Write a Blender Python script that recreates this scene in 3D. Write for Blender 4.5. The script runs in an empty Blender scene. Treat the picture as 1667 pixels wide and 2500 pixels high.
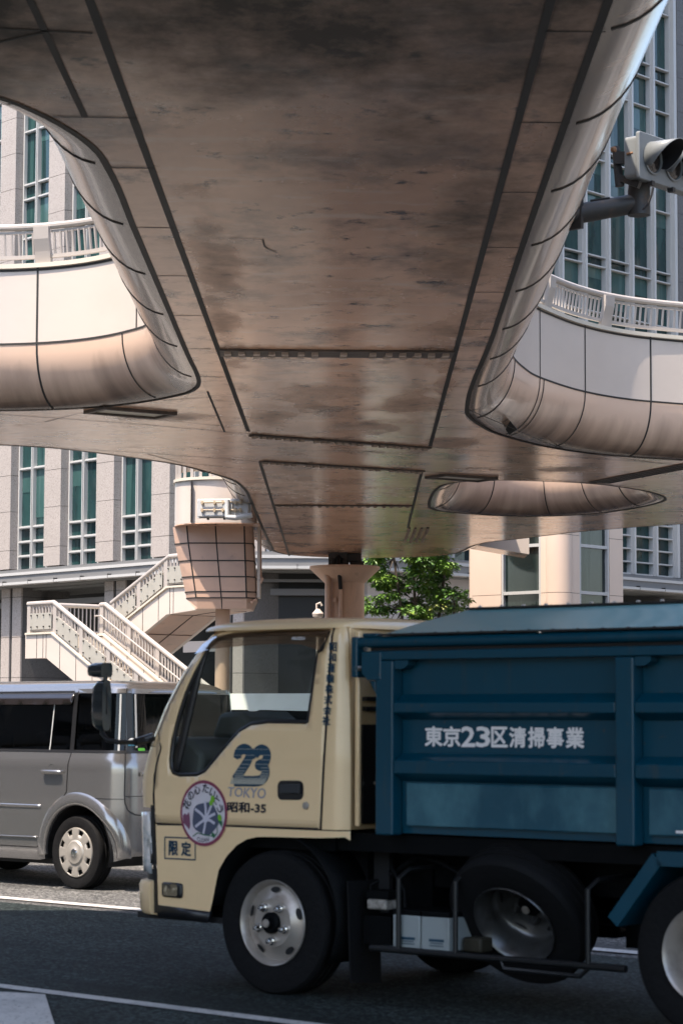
import bpy, math, random
from mathutils import Vector, Matrix
from mathutils.geometry import delaunay_2d_cdt
random.seed(7)
R = math.radians
scene = bpy.context.scene
COL = scene.collection

# ------------------------------------------------------------------ camera
FPX, CU, CV, HORIZON, ROLL = 5900.0, 833.5, 1250.0, 1759.0, 0.004
PITCH = math.atan((HORIZON - CV) / FPX)
CAM = Vector((0, 0, 1.4))
_f = Vector((0, math.cos(PITCH), math.sin(PITCH)))
_u0 = Vector((0, -math.sin(PITCH), math.cos(PITCH)))
_r0 = Vector((1, 0, 0))
_r = math.cos(ROLL) * _r0 + math.sin(ROLL) * _u0
_u = -math.sin(ROLL) * _r0 + math.cos(ROLL) * _u0
cd = bpy.data.cameras.new('camera')
cam = bpy.data.objects.new('camera', cd)
COL.objects.link(cam)
cam.matrix_world = Matrix((( _r.x, _u.x, -_f.x, CAM.x), (_r.y, _u.y, -_f.y, CAM.y), (_r.z, _u.z, -_f.z, CAM.z), (0, 0, 0, 1)))
cd.sensor_fit = 'VERTICAL'
cd.sensor_height = 36.0
cd.lens = FPX / 2500.0 * 36.0
cd.clip_start, cd.clip_end = 0.1, 3000
cd.dof.use_dof = True
cd.dof.focus_distance = 38.0
cd.dof.aperture_fstop = 5.8
scene.camera = cam
scene.render.resolution_x, scene.render.resolution_y = 682, 1024

# ------------------------------------------------------------------ light
SUN_EL, SUN_AZ = R(66), R(44)          # azimuth measured from straight behind the camera towards the left
sv = Vector((-math.sin(SUN_AZ) * math.cos(SUN_EL), -math.cos(SUN_AZ) * math.cos(SUN_EL), math.sin(SUN_EL)))
sd = bpy.data.lights.new('sun', 'SUN')
sd.energy, sd.angle, sd.color = 3.5, R(0.6), (1.0, 0.865, 0.725)
sun = bpy.data.objects.new('sun', sd)
COL.objects.link(sun)
sun.rotation_euler = sv.to_track_quat('Z', 'Y').to_euler()
sun.location = (0, 0, 60)
w = bpy.data.worlds.new('World')
scene.world = w
w.use_nodes = True
nt = w.node_tree
sky = nt.nodes.new('ShaderNodeTexSky')
sky.sky_type = 'NISHITA'
sky.sun_disc = False
sky.sun_elevation = SUN_EL
sky.sun_rotation = math.atan2(sv.x, sv.y)
sky.air_density, sky.dust_density, sky.ozone_density = 1.0, 2.0, 1.0
bg = nt.nodes['Background']
bg.inputs['Strength'].default_value = 0.15
nt.links.new(sky.outputs['Color'], bg.inputs['Color'])
vs = scene.view_settings
vs.view_transform, vs.look, vs.exposure, vs.gamma = 'Standard', 'None', 1.55, 1.0
vs.use_curve_mapping = False
cy = scene.cycles
cy.max_bounces, cy.diffuse_bounces, cy.glossy_bounces, cy.transmission_bounces, cy.transparent_max_bounces = 10, 5, 4, 6, 12
cy.caustics_reflective = cy.caustics_refractive = False
cy.sample_clamp_indirect = 6
cy.use_denoising = True

# ------------------------------------------------------------------ unprojection of measured points
def ray(u, v):
    return (_f * FPX + _r * (u - CU) - _u * (v - CV)) / FPX
def at_z(u, v, z):
    d = ray(u, v)
    return CAM + d * ((z - CAM.z) / d.z)
def at_y(u, v, y):
    d = ray(u, v)
    return CAM + d * (y / d.y)
def at_plane(u, v, p, n):
    d = ray(u, v)
    return CAM + d * ((Vector(p) - CAM).dot(n) / d.dot(n))

# ------------------------------------------------------------------ materials
def mat(name, base, rough=0.5, metal=0.0, spec=0.5, coat=0.0, noise=None, bump=None, emit=None):
    """noise: list of (scale xyz, detail, lo, hi, colour, amount) stains in object space; bump: (scale, strength)"""
    m = bpy.data.materials.new(name)
    m.use_nodes = True
    t = m.node_tree
    b = t.nodes['Principled BSDF']
    b.inputs['Base Color'].default_value = (*base, 1)
    b.inputs['Roughness'].default_value = rough
    b.inputs['Metallic'].default_value = metal
    b.inputs['Specular IOR Level'].default_value = spec
    b.inputs['Coat Weight'].default_value = coat
    b.inputs['Coat Roughness'].default_value = 0.05
    if emit:
        b.inputs['Emission Color'].default_value = (*emit[0], 1)
        b.inputs['Emission Strength'].default_value = emit[1]
    if noise or bump:
        tc = t.nodes.new('ShaderNodeTexCoord')
    if noise:
        cur = None
        for (sc, det, lo, hi, c, amt) in noise:
            mp = t.nodes.new('ShaderNodeMapping')
            mp.inputs['Scale'].default_value = sc
            mp.inputs['Location'].default_value = (random.uniform(0, 9), random.uniform(0, 9), random.uniform(0, 9))
            t.links.new(tc.outputs['Object'], mp.inputs['Vector'])
            n = t.nodes.new('ShaderNodeTexNoise')
            n.inputs['Scale'].default_value = 1.0
            n.inputs['Detail'].default_value = det
            n.inputs['Roughness'].default_value = 0.62
            t.links.new(mp.outputs['Vector'], n.inputs['Vector'])
            r = t.nodes.new('ShaderNodeMapRange')
            r.inputs['From Min'].default_value, r.inputs['From Max'].default_value = lo, hi
            r.inputs['To Max'].default_value = amt
            t.links.new(n.outputs['Fac'], r.inputs['Value'])
            mx = t.nodes.new('ShaderNodeMix')
            mx.data_type = 'RGBA'
            t.links.new(r.outputs['Result'], mx.inputs['Factor'])
            if cur is None:
                mx.inputs['A'].default_value = (*base, 1)
            else:
                t.links.new(cur, mx.inputs['A'])
            mx.inputs['B'].default_value = (*c, 1)
            cur = mx.outputs['Result']
        t.links.new(cur, b.inputs['Base Color'])
    if bump:
        n = t.nodes.new('ShaderNodeTexNoise')
        n.inputs['Scale'].default_value = bump[0]
        n.inputs['Detail'].default_value = 4
        t.links.new(tc.outputs['Object'], n.inputs['Vector'])
        bp = t.nodes.new('ShaderNodeBump')
        bp.inputs['Strength'].default_value = bump[1]
        bp.inputs['Distance'].default_value = 0.02
        t.links.new(n.outputs['Fac'], bp.inputs['Height'])
        t.links.new(bp.outputs['Normal'], b.inputs['Normal'])
    return m

def glass_mat(name, tint, refl=1.0, rough=0.02):
    """thin sheet glass: tinted see-through plus a Fresnel reflection"""
    m = bpy.data.materials.new(name)
    m.use_nodes = True
    t = m.node_tree
    t.nodes.clear()
    o = t.nodes.new('ShaderNodeOutputMaterial')
    tr = t.nodes.new('ShaderNodeBsdfTransparent')
    tr.inputs['Color'].default_value = (*tint, 1)
    gl = t.nodes.new('ShaderNodeBsdfGlossy')
    gl.inputs['Roughness'].default_value = rough
    fr = t.nodes.new('ShaderNodeFresnel')
    ge = t.nodes.new('ShaderNodeNewGeometry')
    io = t.nodes.new('ShaderNodeMath')          # same reflectance from both sides of the sheet
    io.operation = 'MULTIPLY_ADD'
    io.inputs[1].default_value, io.inputs[2].default_value = 1 / 1.5 - 1.5, 1.5
    t.links.new(ge.outputs['Backfacing'], io.inputs[0])
    t.links.new(io.outputs['Value'], fr.inputs['IOR'])
    mu = t.nodes.new('ShaderNodeMath')
    mu.operation = 'MULTIPLY'
    mu.inputs[1].default_value = refl
    mx = t.nodes.new('ShaderNodeMixShader')
    t.links.new(fr.outputs['Fac'], mu.inputs[0])
    t.links.new(mu.outputs['Value'], mx.inputs['Fac'])
    t.links.new(tr.outputs['BSDF'], mx.inputs[1])
    t.links.new(gl.outputs['BSDF'], mx.inputs[2])
    t.links.new(mx.outputs['Shader'], o.inputs['Surface'])
    return m

# ------------------------------------------------------------------ mesh builder
class MB:
    def __init__(s):
        s.v, s.f, s.m, s.uv = [], [], [], {}
    def add(s, verts, faces, mi=0):
        o = len(s.v)
        s.v += [Vector(p) for p in verts]
        for f in faces:
            s.f.append(tuple(i + o for i in f))
            s.m.append(mi)
        return o
    def box(s, c, d, rz=0.0, mi=0, M=None):
        x, y, z = d[0] / 2, d[1] / 2, d[2] / 2
        vs_ = [Vector((sx * x, sy * y, sz * z)) for sx in (-1, 1) for sy in (-1, 1) for sz in (-1, 1)]
        rot = M if M is not None else Matrix.Rotation(rz, 3, 'Z')
        vs_ = [rot @ p + Vector(c) for p in vs_]
        s.add(vs_, [(0, 1, 3, 2), (4, 6, 7, 5), (0, 4, 5, 1), (2, 3, 7, 6), (0, 2, 6, 4), (1, 5, 7, 3)], mi)
    def bar(s, p0, p1, wd, ht, mi=0, up=(0, 0, 1)):
        p0, p1 = Vector(p0), Vector(p1)
        d = (p1 - p0)
        x = d.normalized()
        y = Vector(up).cross(x)
        if y.length < 1e-5:
            y = Vector((1, 0, 0)).cross(x)
        y.normalize()
        z = x.cross(y)
        M = Matrix((x, y, z)).transposed()
        s.box((p0 + p1) / 2, (d.length, wd, ht), M=M, mi=mi)
    def prism(s, pts, vec, mi=0, caps=True):
        """closed polygon of 3D points pushed along vec"""
        n = len(pts)
        vec = Vector(vec)
        vs_ = [Vector(p) for p in pts] + [Vector(p) + vec for p in pts]
        fs = [(i, (i + 1) % n, n + (i + 1) % n, n + i) for i in range(n)]
        if caps:
            fs += [tuple(range(n))[::-1], tuple(range(n, 2 * n))]
        s.add(vs_, fs, mi)
    def tube(s, pts, r, n=10, mi=0, cap=True):
        pts = [Vector(p) for p in pts]
        rr = r if isinstance(r, (list, tuple)) else [r] * len(pts)
        rings = []
        prev = None
        for i, p in enumerate(pts):
            d = (pts[min(i + 1, len(pts) - 1)] - pts[max(i - 1, 0)]).normalized()
            a = prev if prev is not None else (Vector((0, 0, 1)) if abs(d.z) < 0.9 else Vector((1, 0, 0)))
            x = (a - d * a.dot(d)).normalized()
            prev = x
            y = d.cross(x)
            rings.append([p + (x * math.cos(2 * math.pi * k / n) + y * math.sin(2 * math.pi * k / n)) * rr[i] for k in range(n)])
        vs_ = [q for ring in rings for q in ring]
        fs = []
        for i in range(len(pts) - 1):
            for k in range(n):
                fs.append((i * n + k, i * n + (k + 1) % n, (i + 1) * n + (k + 1) % n, (i + 1) * n + k))
        if cap:
            fs.append(tuple(range(n))[::-1])
            fs.append(tuple(range((len(pts) - 1) * n, len(pts) * n)))
        s.add(vs_, fs, mi)
    def lathe(s, prof, c, axis, n=40, mi=0, closed=False):
        """prof: list of (radius, offset along axis)"""
        axis = Vector(axis).normalized()
        x = axis.orthogonal().normalized()
        y = axis.cross(x)
        c = Vector(c)
        vs_ = []
        for (r, h) in prof:
            for k in range(n):
                a = 2 * math.pi * k / n
                vs_.append(c + axis * h + (x * math.cos(a) + y * math.sin(a)) * r)
        fs = []
        for i in range(len(prof) - 1 + (1 if closed else 0)):
            j = (i + 1) % len(prof)
            for k in range(n):
                fs.append((i * n + k, i * n + (k + 1) % n, j * n + (k + 1) % n, j * n + k))
        s.add(vs_, fs, mi)
    def quad(s, a, b, c, d, mi=0):
        s.add([a, b, c, d], [(0, 1, 2, 3)], mi)
    def build(s, name, mats, parent=None, smooth=True, angle=35, bevel=None, solid=None, recalc=True, world=False):
        if world and parent:
            top = parent
            inv = Matrix.Identity(4)
            while top:
                inv = inv @ Matrix.Rotation(-top.rotation_euler.z, 4, 'Z') @ Matrix.Translation(-top.location) if top.parent is None else inv
                top = top.parent
            s.v = [inv @ p for p in s.v]
        me = bpy.data.meshes.new(name)
        me.from_pydata([tuple(p) for p in s.v], [], s.f)
        mats = mats if isinstance(mats, (list, tuple)) else [mats]
        for m in mats:
            me.materials.append(m)
        for p, i in zip(me.polygons, s.m):
            p.material_index = i
            p.use_smooth = smooth
        if s.uv:
            ul = me.uv_layers.new(name='UVMap')
            for l in me.loops:
                ul.data[l.index].uv = s.uv.get(l.vertex_index, (0, 0))
        if recalc:
            import bmesh
            bm = bmesh.new()
            bm.from_mesh(me)
            bmesh.ops.recalc_face_normals(bm, faces=bm.faces)
            bm.to_mesh(me)
            bm.free()
        me.validate()
        if smooth:
            me.set_sharp_from_angle(angle=R(angle))
        me.update()
        o = bpy.data.objects.new(name, me)
        COL.objects.link(o)
        if parent:
            o.parent = parent
        if solid:
            md = o.modifiers.new('solid', 'SOLIDIFY')
            md.thickness = solid
            md.offset = -1
        if bevel:
            md = o.modifiers.new('bevel', 'BEVEL')
            md.width = bevel
            md.segments = 2
            md.limit_method = 'ANGLE'
            md.angle_limit = R(40)
            md.harden_normals = False
        return o

def tag(o, label=None, cat=None, group=None, kind=None):
    for k, v in (('label', label), ('category', cat), ('group', group), ('kind', kind)):
        if v:
            o[k] = v
    return o
def thing(name, loc, rz=0.0, label=None, cat=None, group=None):
    o = bpy.data.objects.new(name, None)
    COL.objects.link(o)
    o.location = loc
    o.rotation_euler = (0, 0, rz)
    o.empty_display_size = 0.2
    return tag(o, label, cat, group)
def copy_tree(o, parent=None):
    c = o.copy()
    COL.objects.link(c)
    if parent:
        c.parent = parent
    for ch in o.children:
        copy_tree(ch, c)
    return c

# ------------------------------------------------------------------ 2D helpers
def inside(p, poly):
    x, y = p
    r = False
    j = len(poly) - 1
    for i in range(len(poly)):
        xi, yi = poly[i]
        xj, yj = poly[j]
        if (yi > y) != (yj > y) and x < (xj - xi) * (y - yi) / (yj - yi) + xi:
            r = not r
        j = i
    return r
def rounded(poly, r=0.05, n=5, closed=True):
    """round the corners of a polygon; r a number or one per corner"""
    out = []
    N = len(poly)
    for i in range(N):
        p0, p1, p2 = Vector(poly[i - 1]), Vector(poly[i]), Vector(poly[(i + 1) % N])
        rr = r[i] if isinstance(r, (list, tuple)) else r
        a, b = p0 - p1, p2 - p1
        d = min(rr, a.length * 0.49, b.length * 0.49)
        if d < 1e-4:
            out.append(tuple(p1))
            continue
        q0, q2 = p1 + a.normalized() * d, p1 + b.normalized() * d
        for k in range(n + 1):
            t = k / n
            out.append(tuple(q0 * (1 - t) ** 2 + p1 * 2 * t * (1 - t) + q2 * t * t))
    return out
def densify(poly, step, closed=True):
    out = []
    N = len(poly)
    for i in range(N if closed else N - 1):
        a, b = Vector(poly[i]), Vector(poly[(i + 1) % N])
        k = max(1, int((b - a).length / step))
        for j in range(k):
            out.append(tuple(a.lerp(b, j / k)))
    if not closed:
        out.append(tuple(poly[-1]))
    return out
def catmull(pts, step=0.15):
    P = [Vector(p) for p in pts]
    out = []
    for i in range(len(P) - 1):
        p0, p1, p2, p3 = P[max(i - 1, 0)], P[i], P[i + 1], P[min(i + 2, len(P) - 1)]
        # centripetal tangents
        def T(a, b, c):
            l0, l1 = max((b - a).length, 1e-6), max((c - b).length, 1e-6)
            return ((b - a) / l0 * l1 + (c - b) / l1 * l0) / (l0 + l1)
        L = (p2 - p1).length
        t1 = T(p0, p1, p2) if i > 0 else (p2 - p1) / L
        t2 = T(p1, p2, p3) if i < len(P) - 2 else (p2 - p1) / L
        n = max(1, int(L / step))
        for k in range(n):
            t = k / n
            h00, h10 = 2 * t ** 3 - 3 * t ** 2 + 1, t ** 3 - 2 * t ** 2 + t
            h01, h11 = -2 * t ** 3 + 3 * t ** 2, t ** 3 - t ** 2
            out.append(p1 * h00 + t1 * (L * h10) + p2 * h01 + t2 * (L * h11))
    out.append(P[-1])
    return [tuple(p) for p in out]
def sheet(outer, holes=(), fn=None, grid=0.08, mb=None, mi=0, step=None):
    """polygon with holes in chart coordinates, filled with a grid so that fn may curve it"""
    step = step or grid or 1e9
    outer = densify(outer, step)
    holes = [densify(h, step) for h in holes]
    vs_, es = [], []
    for lp in [outer] + holes:
        o = len(vs_)
        vs_ += [Vector(p) for p in lp]
        es += [(o + i, o + (i + 1) % len(lp)) for i in range(len(lp))]
    x0, x1 = min(p[0] for p in outer), max(p[0] for p in outer)
    y0, y1 = min(p[1] for p in outer), max(p[1] for p in outer)
    if grid:
        nx, ny = int((x1 - x0) / grid) + 1, int((y1 - y0) / grid) + 1
        for i in range(1, nx):
            for j in range(1, ny):
                p = (x0 + (x1 - x0) * i / nx, y0 + (y1 - y0) * j / ny)
                if inside(p, outer) and not any(inside(p, h) for h in holes):
                    vs_.append(Vector(p))
    V, E, Fc, *_ = delaunay_2d_cdt(vs_, es, [], 0, 1e-5)
    tris = []
    for f in Fc:
        c = (V[f[0]] + V[f[1]] + V[f[2]]) / 3
        if inside(c, outer) and not any(inside(c, h) for h in holes):
            tris.append(tuple(f))
    mb = mb or MB()
    mb.add([fn(p.x, p.y) if fn else Vector((p.x, p.y, 0)) for p in V], tris, mi)
    return mb
def stroke(paths, width, fn=None, mb=None, mi=0, seg=8, grid=None):
    """union of thick polylines, flat, mapped through fn"""
    vs_, fs = [], []
    def poly(pts):
        o = len(vs_)
        vs_.extend(Vector(p) for p in pts)
        fs.append(list(range(o, o + len(pts))))
    for path in paths:
        w_ = width
        for a, b in zip(path[:-1], path[1:]):
            a, b = Vector(a), Vector(b)
            if (b - a).length < 1e-7:
                continue
            n = (b - a).normalized().orthogonal() * (w_ / 2)
            poly([a + n, a - n, b - n, b + n] if True else [])
        if seg:
            for a in path[1:-1]:
                poly([(a[0] + math.cos(2 * math.pi * k / seg) * w_ / 2, a[1] + math.sin(2 * math.pi * k / seg) * w_ / 2) for k in range(seg)])
    # counter-clockwise input polygons
    for f in fs:
        ar = sum(vs_[f[i - 1]].x * vs_[f[i]].y - vs_[f[i]].x * vs_[f[i - 1]].y for i in range(len(f)))
        if ar < 0:
            f.reverse()
    V, E, Fc, *_ = delaunay_2d_cdt(vs_, [], fs, 0, 1e-6)
    polys = [[tuple(vs_[i]) for i in f] for f in fs]
    keep = []
    for f in Fc:
        for k in range(1, len(f) - 1):
            t = (f[0], f[k], f[k + 1])
            c = (V[t[0]] + V[t[1]] + V[t[2]]) / 3
            if any(inside(c, q) for q in polys):
                keep.append(t)
    mb = mb or MB()
    mb.add([fn(p.x, p.y) if fn else Vector((p.x, p.y, 0)) for p in V], keep, mi)
    return mb
def text_tris(body, bold=0.0, shear=0.0, spacing=1.0, res=2):
    """flat triangles of a text, scaled to a unit box"""
    cu = bpy.data.curves.new('lettering', 'FONT')
    cu.body = body
    cu.offset = bold
    cu.shear = shear
    cu.space_character = spacing
    cu.resolution_u = res
    ob = bpy.data.objects.new('lettering', cu)
    COL.objects.link(ob)
    dg = bpy.context.evaluated_depsgraph_get()
    me = ob.evaluated_get(dg).to_mesh()
    me.calc_loop_triangles()
    V = [Vector((v.co.x, v.co.y)) for v in me.vertices]
    T = [tuple(t.vertices) for t in me.loop_triangles]
    ob.evaluated_get(dg).to_mesh_clear()
    bpy.data.objects.remove(ob)
    bpy.data.curves.remove(cu)
    x0, x1 = min(v.x for v in V), max(v.x for v in V)
    y0, y1 = min(v.y for v in V), max(v.y for v in V)
    return [Vector(((v.x - x0) / (x1 - x0), (v.y - y0) / (y1 - y0))) for v in V], T
def letter(body, quad4, fn, mb, mi=0, fat=0.0, **kw):
    """text laid into the chart quadrilateral (bottom-left, bottom-right, top-right, top-left)"""
    V, T = text_tris(body, **kw)
    a, b, c, d = [Vector(q) for q in quad4]
    pts = []
    for p in V:
        q = (a * (1 - p.x) + b * p.x) * (1 - p.y) + (d * (1 - p.x) + c * p.x) * p.y
        pts.append(fn(q.x, q.y))
    mb.add(pts, T, mi)
    if fat:        # heavier strokes: the same outline laid again a little to each side, each a hair further out
        for k in range(6):
            dx, dz = fat * math.cos(math.pi * k / 3), fat * math.sin(math.pi * k / 3)
            mb.add([p + Vector((dx, -0.0003 * (k + 1), dz)) for p in pts], T, mi)
def strip(path, width, fn, mb=None, mi=0, step=0.05):
    """a narrow ribbon along a chart polyline"""
    path = densify(path, step, closed=False)
    mb = mb or MB()
    P = [Vector(p) for p in path]
    L, Rr = [], []
    for i, p in enumerate(P):
        d = (P[min(i + 1, len(P) - 1)] - P[max(i - 1, 0)])
        d = d.normalized() if d.length > 1e-9 else Vector((1, 0))
        n = Vector((-d.y, d.x)) * width / 2
        L.append(fn(*(p + n)))
        Rr.append(fn(*(p - n)))
    k = len(P)
    mb.add(L + Rr, [(i, i + 1, k + i + 1, k + i) for i in range(k - 1)], mi)
    return mb
# ================================================================== materials of the place
M = {}
M['soffit'] = mat('painted_soffit', (0.80, 0.495, 0.335), 0.17, spec=0.55, noise=[
    ((0.55, 0.35, 1), 5, 0.42, 0.66, (0.46, 0.275, 0.185), 0.6),
    ((1.1, 0.8, 1), 10, 0.50, 0.68, (0.12, 0.083, 0.062), 0.85),
    ((1.6, 3.4, 1), 7, 0.54, 0.70, (0.80, 0.62, 0.50), 0.6),
    ((3.4, 3.0, 1), 10, 0.60, 0.69, (0.03, 0.026, 0.024), 0.9)], bump=(1.6, 0.05))
M['soffit_strip'] = mat('painted_soffit_strip', (0.78, 0.495, 0.345), 0.18, spec=0.5, noise=[
    ((0.9, 0.9, 1), 6, 0.42, 0.68, (0.44, 0.285, 0.205), 0.7),
    ((2.2, 1.6, 1), 9, 0.53, 0.68, (0.06, 0.05, 0.042), 0.9)], bump=(2.0, 0.05))
M['joint'] = mat('dark_joint', (0.02, 0.019, 0.018), 0.7)
M['panel_white'] = mat('cream_panel', (0.53, 0.465, 0.41), 0.35, spec=0.5, noise=[((0.5, 0.5, 0.9), 5, 0.45, 0.8, (0.45, 0.39, 0.34), 0.6)])
M['coping'] = mat('cream_coping', (0.55, 0.50, 0.415), 0.5)
M['rail'] = mat('rail_paint', (0.37, 0.335, 0.305), 0.4, noise=[((3, 3, 3), 4, 0.5, 0.8, (0.32, 0.29, 0.26), 0.6)])
M['steel_grey'] = mat('grey_paint', (0.42, 0.43, 0.43), 0.45, noise=[((4, 4, 4), 4, 0.5, 0.75, (0.28, 0.28, 0.27), 0.6)])
M['steel_dark'] = mat('dark_steel', (0.045, 0.045, 0.045), 0.5, metal=0.3, noise=[((9, 9, 9), 4, 0.55, 0.75, (0.13, 0.08, 0.05), 0.6)])
M['column'] = mat('column_paint', (0.58, 0.40, 0.295), 0.55, noise=[((1.5, 1.5, 0.5), 6, 0.45, 0.75, (0.42, 0.28, 0.205), 0.7), ((5, 5, 1.0), 6, 0.6, 0.75, (0.2, 0.15, 0.12), 0.5)])
M['pink_tile'] = mat('pink_panel', (0.53, 0.355, 0.265), 0.45, noise=[((1.2, 1.2, 1.6), 6, 0.5, 0.75, (0.40, 0.29, 0.235), 0.8), ((3, 3, 3), 8, 0.6, 0.75, (0.25, 0.19, 0.16), 0.6)])
M['black'] = mat('black_matt', (0.008, 0.008, 0.009), 0.75)
M['rubber'] = mat('tyre_rubber', (0.006, 0.006, 0.0065), 0.8, spec=0.18, bump=(30, 0.3))

def soot_and_shade(m, spots):
    """sooty patches on the underside, plus shade painted over its near end: spots are (x, y, rx, ry, weight)"""
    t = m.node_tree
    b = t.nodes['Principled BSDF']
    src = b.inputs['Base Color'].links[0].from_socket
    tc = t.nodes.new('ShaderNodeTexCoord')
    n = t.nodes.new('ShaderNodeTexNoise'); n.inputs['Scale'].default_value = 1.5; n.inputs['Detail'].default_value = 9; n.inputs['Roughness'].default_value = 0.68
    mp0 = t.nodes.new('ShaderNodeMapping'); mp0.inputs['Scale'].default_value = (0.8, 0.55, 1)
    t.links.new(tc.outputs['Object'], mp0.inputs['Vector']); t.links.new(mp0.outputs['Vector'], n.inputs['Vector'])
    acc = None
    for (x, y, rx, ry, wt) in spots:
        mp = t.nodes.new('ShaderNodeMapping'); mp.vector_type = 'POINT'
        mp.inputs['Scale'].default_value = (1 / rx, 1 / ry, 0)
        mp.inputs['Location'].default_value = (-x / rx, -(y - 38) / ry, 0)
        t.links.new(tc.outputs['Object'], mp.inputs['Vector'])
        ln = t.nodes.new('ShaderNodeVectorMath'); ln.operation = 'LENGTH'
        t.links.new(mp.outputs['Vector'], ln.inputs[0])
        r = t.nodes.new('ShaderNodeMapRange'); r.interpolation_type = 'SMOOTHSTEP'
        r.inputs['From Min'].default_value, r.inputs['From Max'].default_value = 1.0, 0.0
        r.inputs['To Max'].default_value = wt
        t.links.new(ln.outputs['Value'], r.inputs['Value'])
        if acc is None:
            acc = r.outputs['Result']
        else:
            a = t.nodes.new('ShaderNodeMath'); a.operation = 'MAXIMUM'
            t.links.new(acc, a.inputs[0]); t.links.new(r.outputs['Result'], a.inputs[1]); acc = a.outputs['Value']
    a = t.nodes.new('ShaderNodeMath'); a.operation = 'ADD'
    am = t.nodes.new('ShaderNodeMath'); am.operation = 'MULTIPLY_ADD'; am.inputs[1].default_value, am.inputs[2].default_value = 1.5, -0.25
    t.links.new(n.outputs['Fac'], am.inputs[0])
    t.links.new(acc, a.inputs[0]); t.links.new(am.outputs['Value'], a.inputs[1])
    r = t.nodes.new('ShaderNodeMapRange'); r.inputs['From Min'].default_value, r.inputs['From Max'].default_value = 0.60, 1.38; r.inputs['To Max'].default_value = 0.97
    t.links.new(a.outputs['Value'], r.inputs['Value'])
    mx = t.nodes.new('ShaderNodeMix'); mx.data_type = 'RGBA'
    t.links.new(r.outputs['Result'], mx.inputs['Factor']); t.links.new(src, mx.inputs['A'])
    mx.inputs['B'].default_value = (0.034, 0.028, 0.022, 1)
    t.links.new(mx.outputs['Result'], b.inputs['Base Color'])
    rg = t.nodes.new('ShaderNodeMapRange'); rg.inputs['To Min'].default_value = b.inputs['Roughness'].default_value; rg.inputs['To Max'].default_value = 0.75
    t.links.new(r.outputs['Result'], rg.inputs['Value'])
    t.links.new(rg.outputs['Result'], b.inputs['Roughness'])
SOOT_AND_SHADE = [(0.9, 13.5, 1.6, 6.5, 0.75), (0.0, 11.0, 4.2, 8.2, 1.1), (-2.4, 13.4, 1.9, 3.6, 1.15), (1.02, 19.5, 0.62, 5.5, 0.62), (0.5, 16.5, 1.2, 3.0, 0.5), (-0.9, 15.6, 1.1, 2.6, 0.42), (1.25, 19.5, 0.7, 4.5, 0.55), (1.2, 25, 0.5, 5.0, 0.32), (-1.15, 21, 0.35, 5.0, 0.34), (0.9, 31, 0.9, 2.4, 0.34), (-1.0, 32.4, 0.6, 2.2, 0.40), (-2.2, 32.5, 1.6, 0.8, 0.42), (1.6, 35.6, 0.8, 1.2, 0.36), (-1.0, 43, 0.9, 3.5, 0.30), (0.9, 43, 0.9, 3.0, 0.30), (1.55, 15, 0.5, 6.0, 0.6), (-0.3, 30.5, 1.1, 3.0, 0.26), (0.6, 33.5, 0.9, 1.6, 0.34), (-1.25, 26, 0.3, 7.0, 0.36), (1.28, 29, 0.3, 6.0, 0.36), (0.0, 36.8, 3.5, 1.0, 0.26), (3.6, 39.2, 1.6, 1.4, 0.30), (0.2, 23.5, 1.3, 2.6, 0.16)]  # large near-end spots paint the shade there, smaller ones are grime
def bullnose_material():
    """cream paint, grime streaks and shade painted darker towards the underside: u along the edge, v up the profile"""
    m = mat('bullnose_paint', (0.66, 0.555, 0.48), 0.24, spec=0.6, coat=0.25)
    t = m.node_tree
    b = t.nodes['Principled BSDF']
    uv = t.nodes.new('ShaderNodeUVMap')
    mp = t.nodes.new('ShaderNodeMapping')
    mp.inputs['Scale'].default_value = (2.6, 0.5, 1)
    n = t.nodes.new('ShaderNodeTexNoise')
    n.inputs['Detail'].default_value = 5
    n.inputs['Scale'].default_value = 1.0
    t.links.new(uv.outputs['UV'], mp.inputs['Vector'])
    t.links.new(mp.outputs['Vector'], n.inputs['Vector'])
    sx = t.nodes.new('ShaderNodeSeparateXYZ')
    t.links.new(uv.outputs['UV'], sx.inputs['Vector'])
    # painted shade deepens towards the soffit, noise adds grime streaks: noise minus height
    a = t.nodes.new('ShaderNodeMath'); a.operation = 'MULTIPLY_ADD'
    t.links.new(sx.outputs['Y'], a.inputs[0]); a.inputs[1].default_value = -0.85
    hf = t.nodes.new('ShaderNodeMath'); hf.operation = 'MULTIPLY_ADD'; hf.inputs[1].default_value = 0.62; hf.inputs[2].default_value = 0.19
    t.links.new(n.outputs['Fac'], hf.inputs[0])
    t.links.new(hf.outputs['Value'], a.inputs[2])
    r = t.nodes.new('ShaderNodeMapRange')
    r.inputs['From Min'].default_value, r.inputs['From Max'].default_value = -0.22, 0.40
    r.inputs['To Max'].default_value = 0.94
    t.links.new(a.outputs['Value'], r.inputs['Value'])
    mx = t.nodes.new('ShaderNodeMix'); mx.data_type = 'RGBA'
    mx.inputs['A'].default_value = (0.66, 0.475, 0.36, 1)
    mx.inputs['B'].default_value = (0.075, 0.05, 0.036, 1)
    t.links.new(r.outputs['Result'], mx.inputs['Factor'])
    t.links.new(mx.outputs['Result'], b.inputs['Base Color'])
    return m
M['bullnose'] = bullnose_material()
soot_and_shade(M['soffit'], SOOT_AND_SHADE)
soot_and_shade(M['soffit_strip'], SOOT_AND_SHADE)

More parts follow.
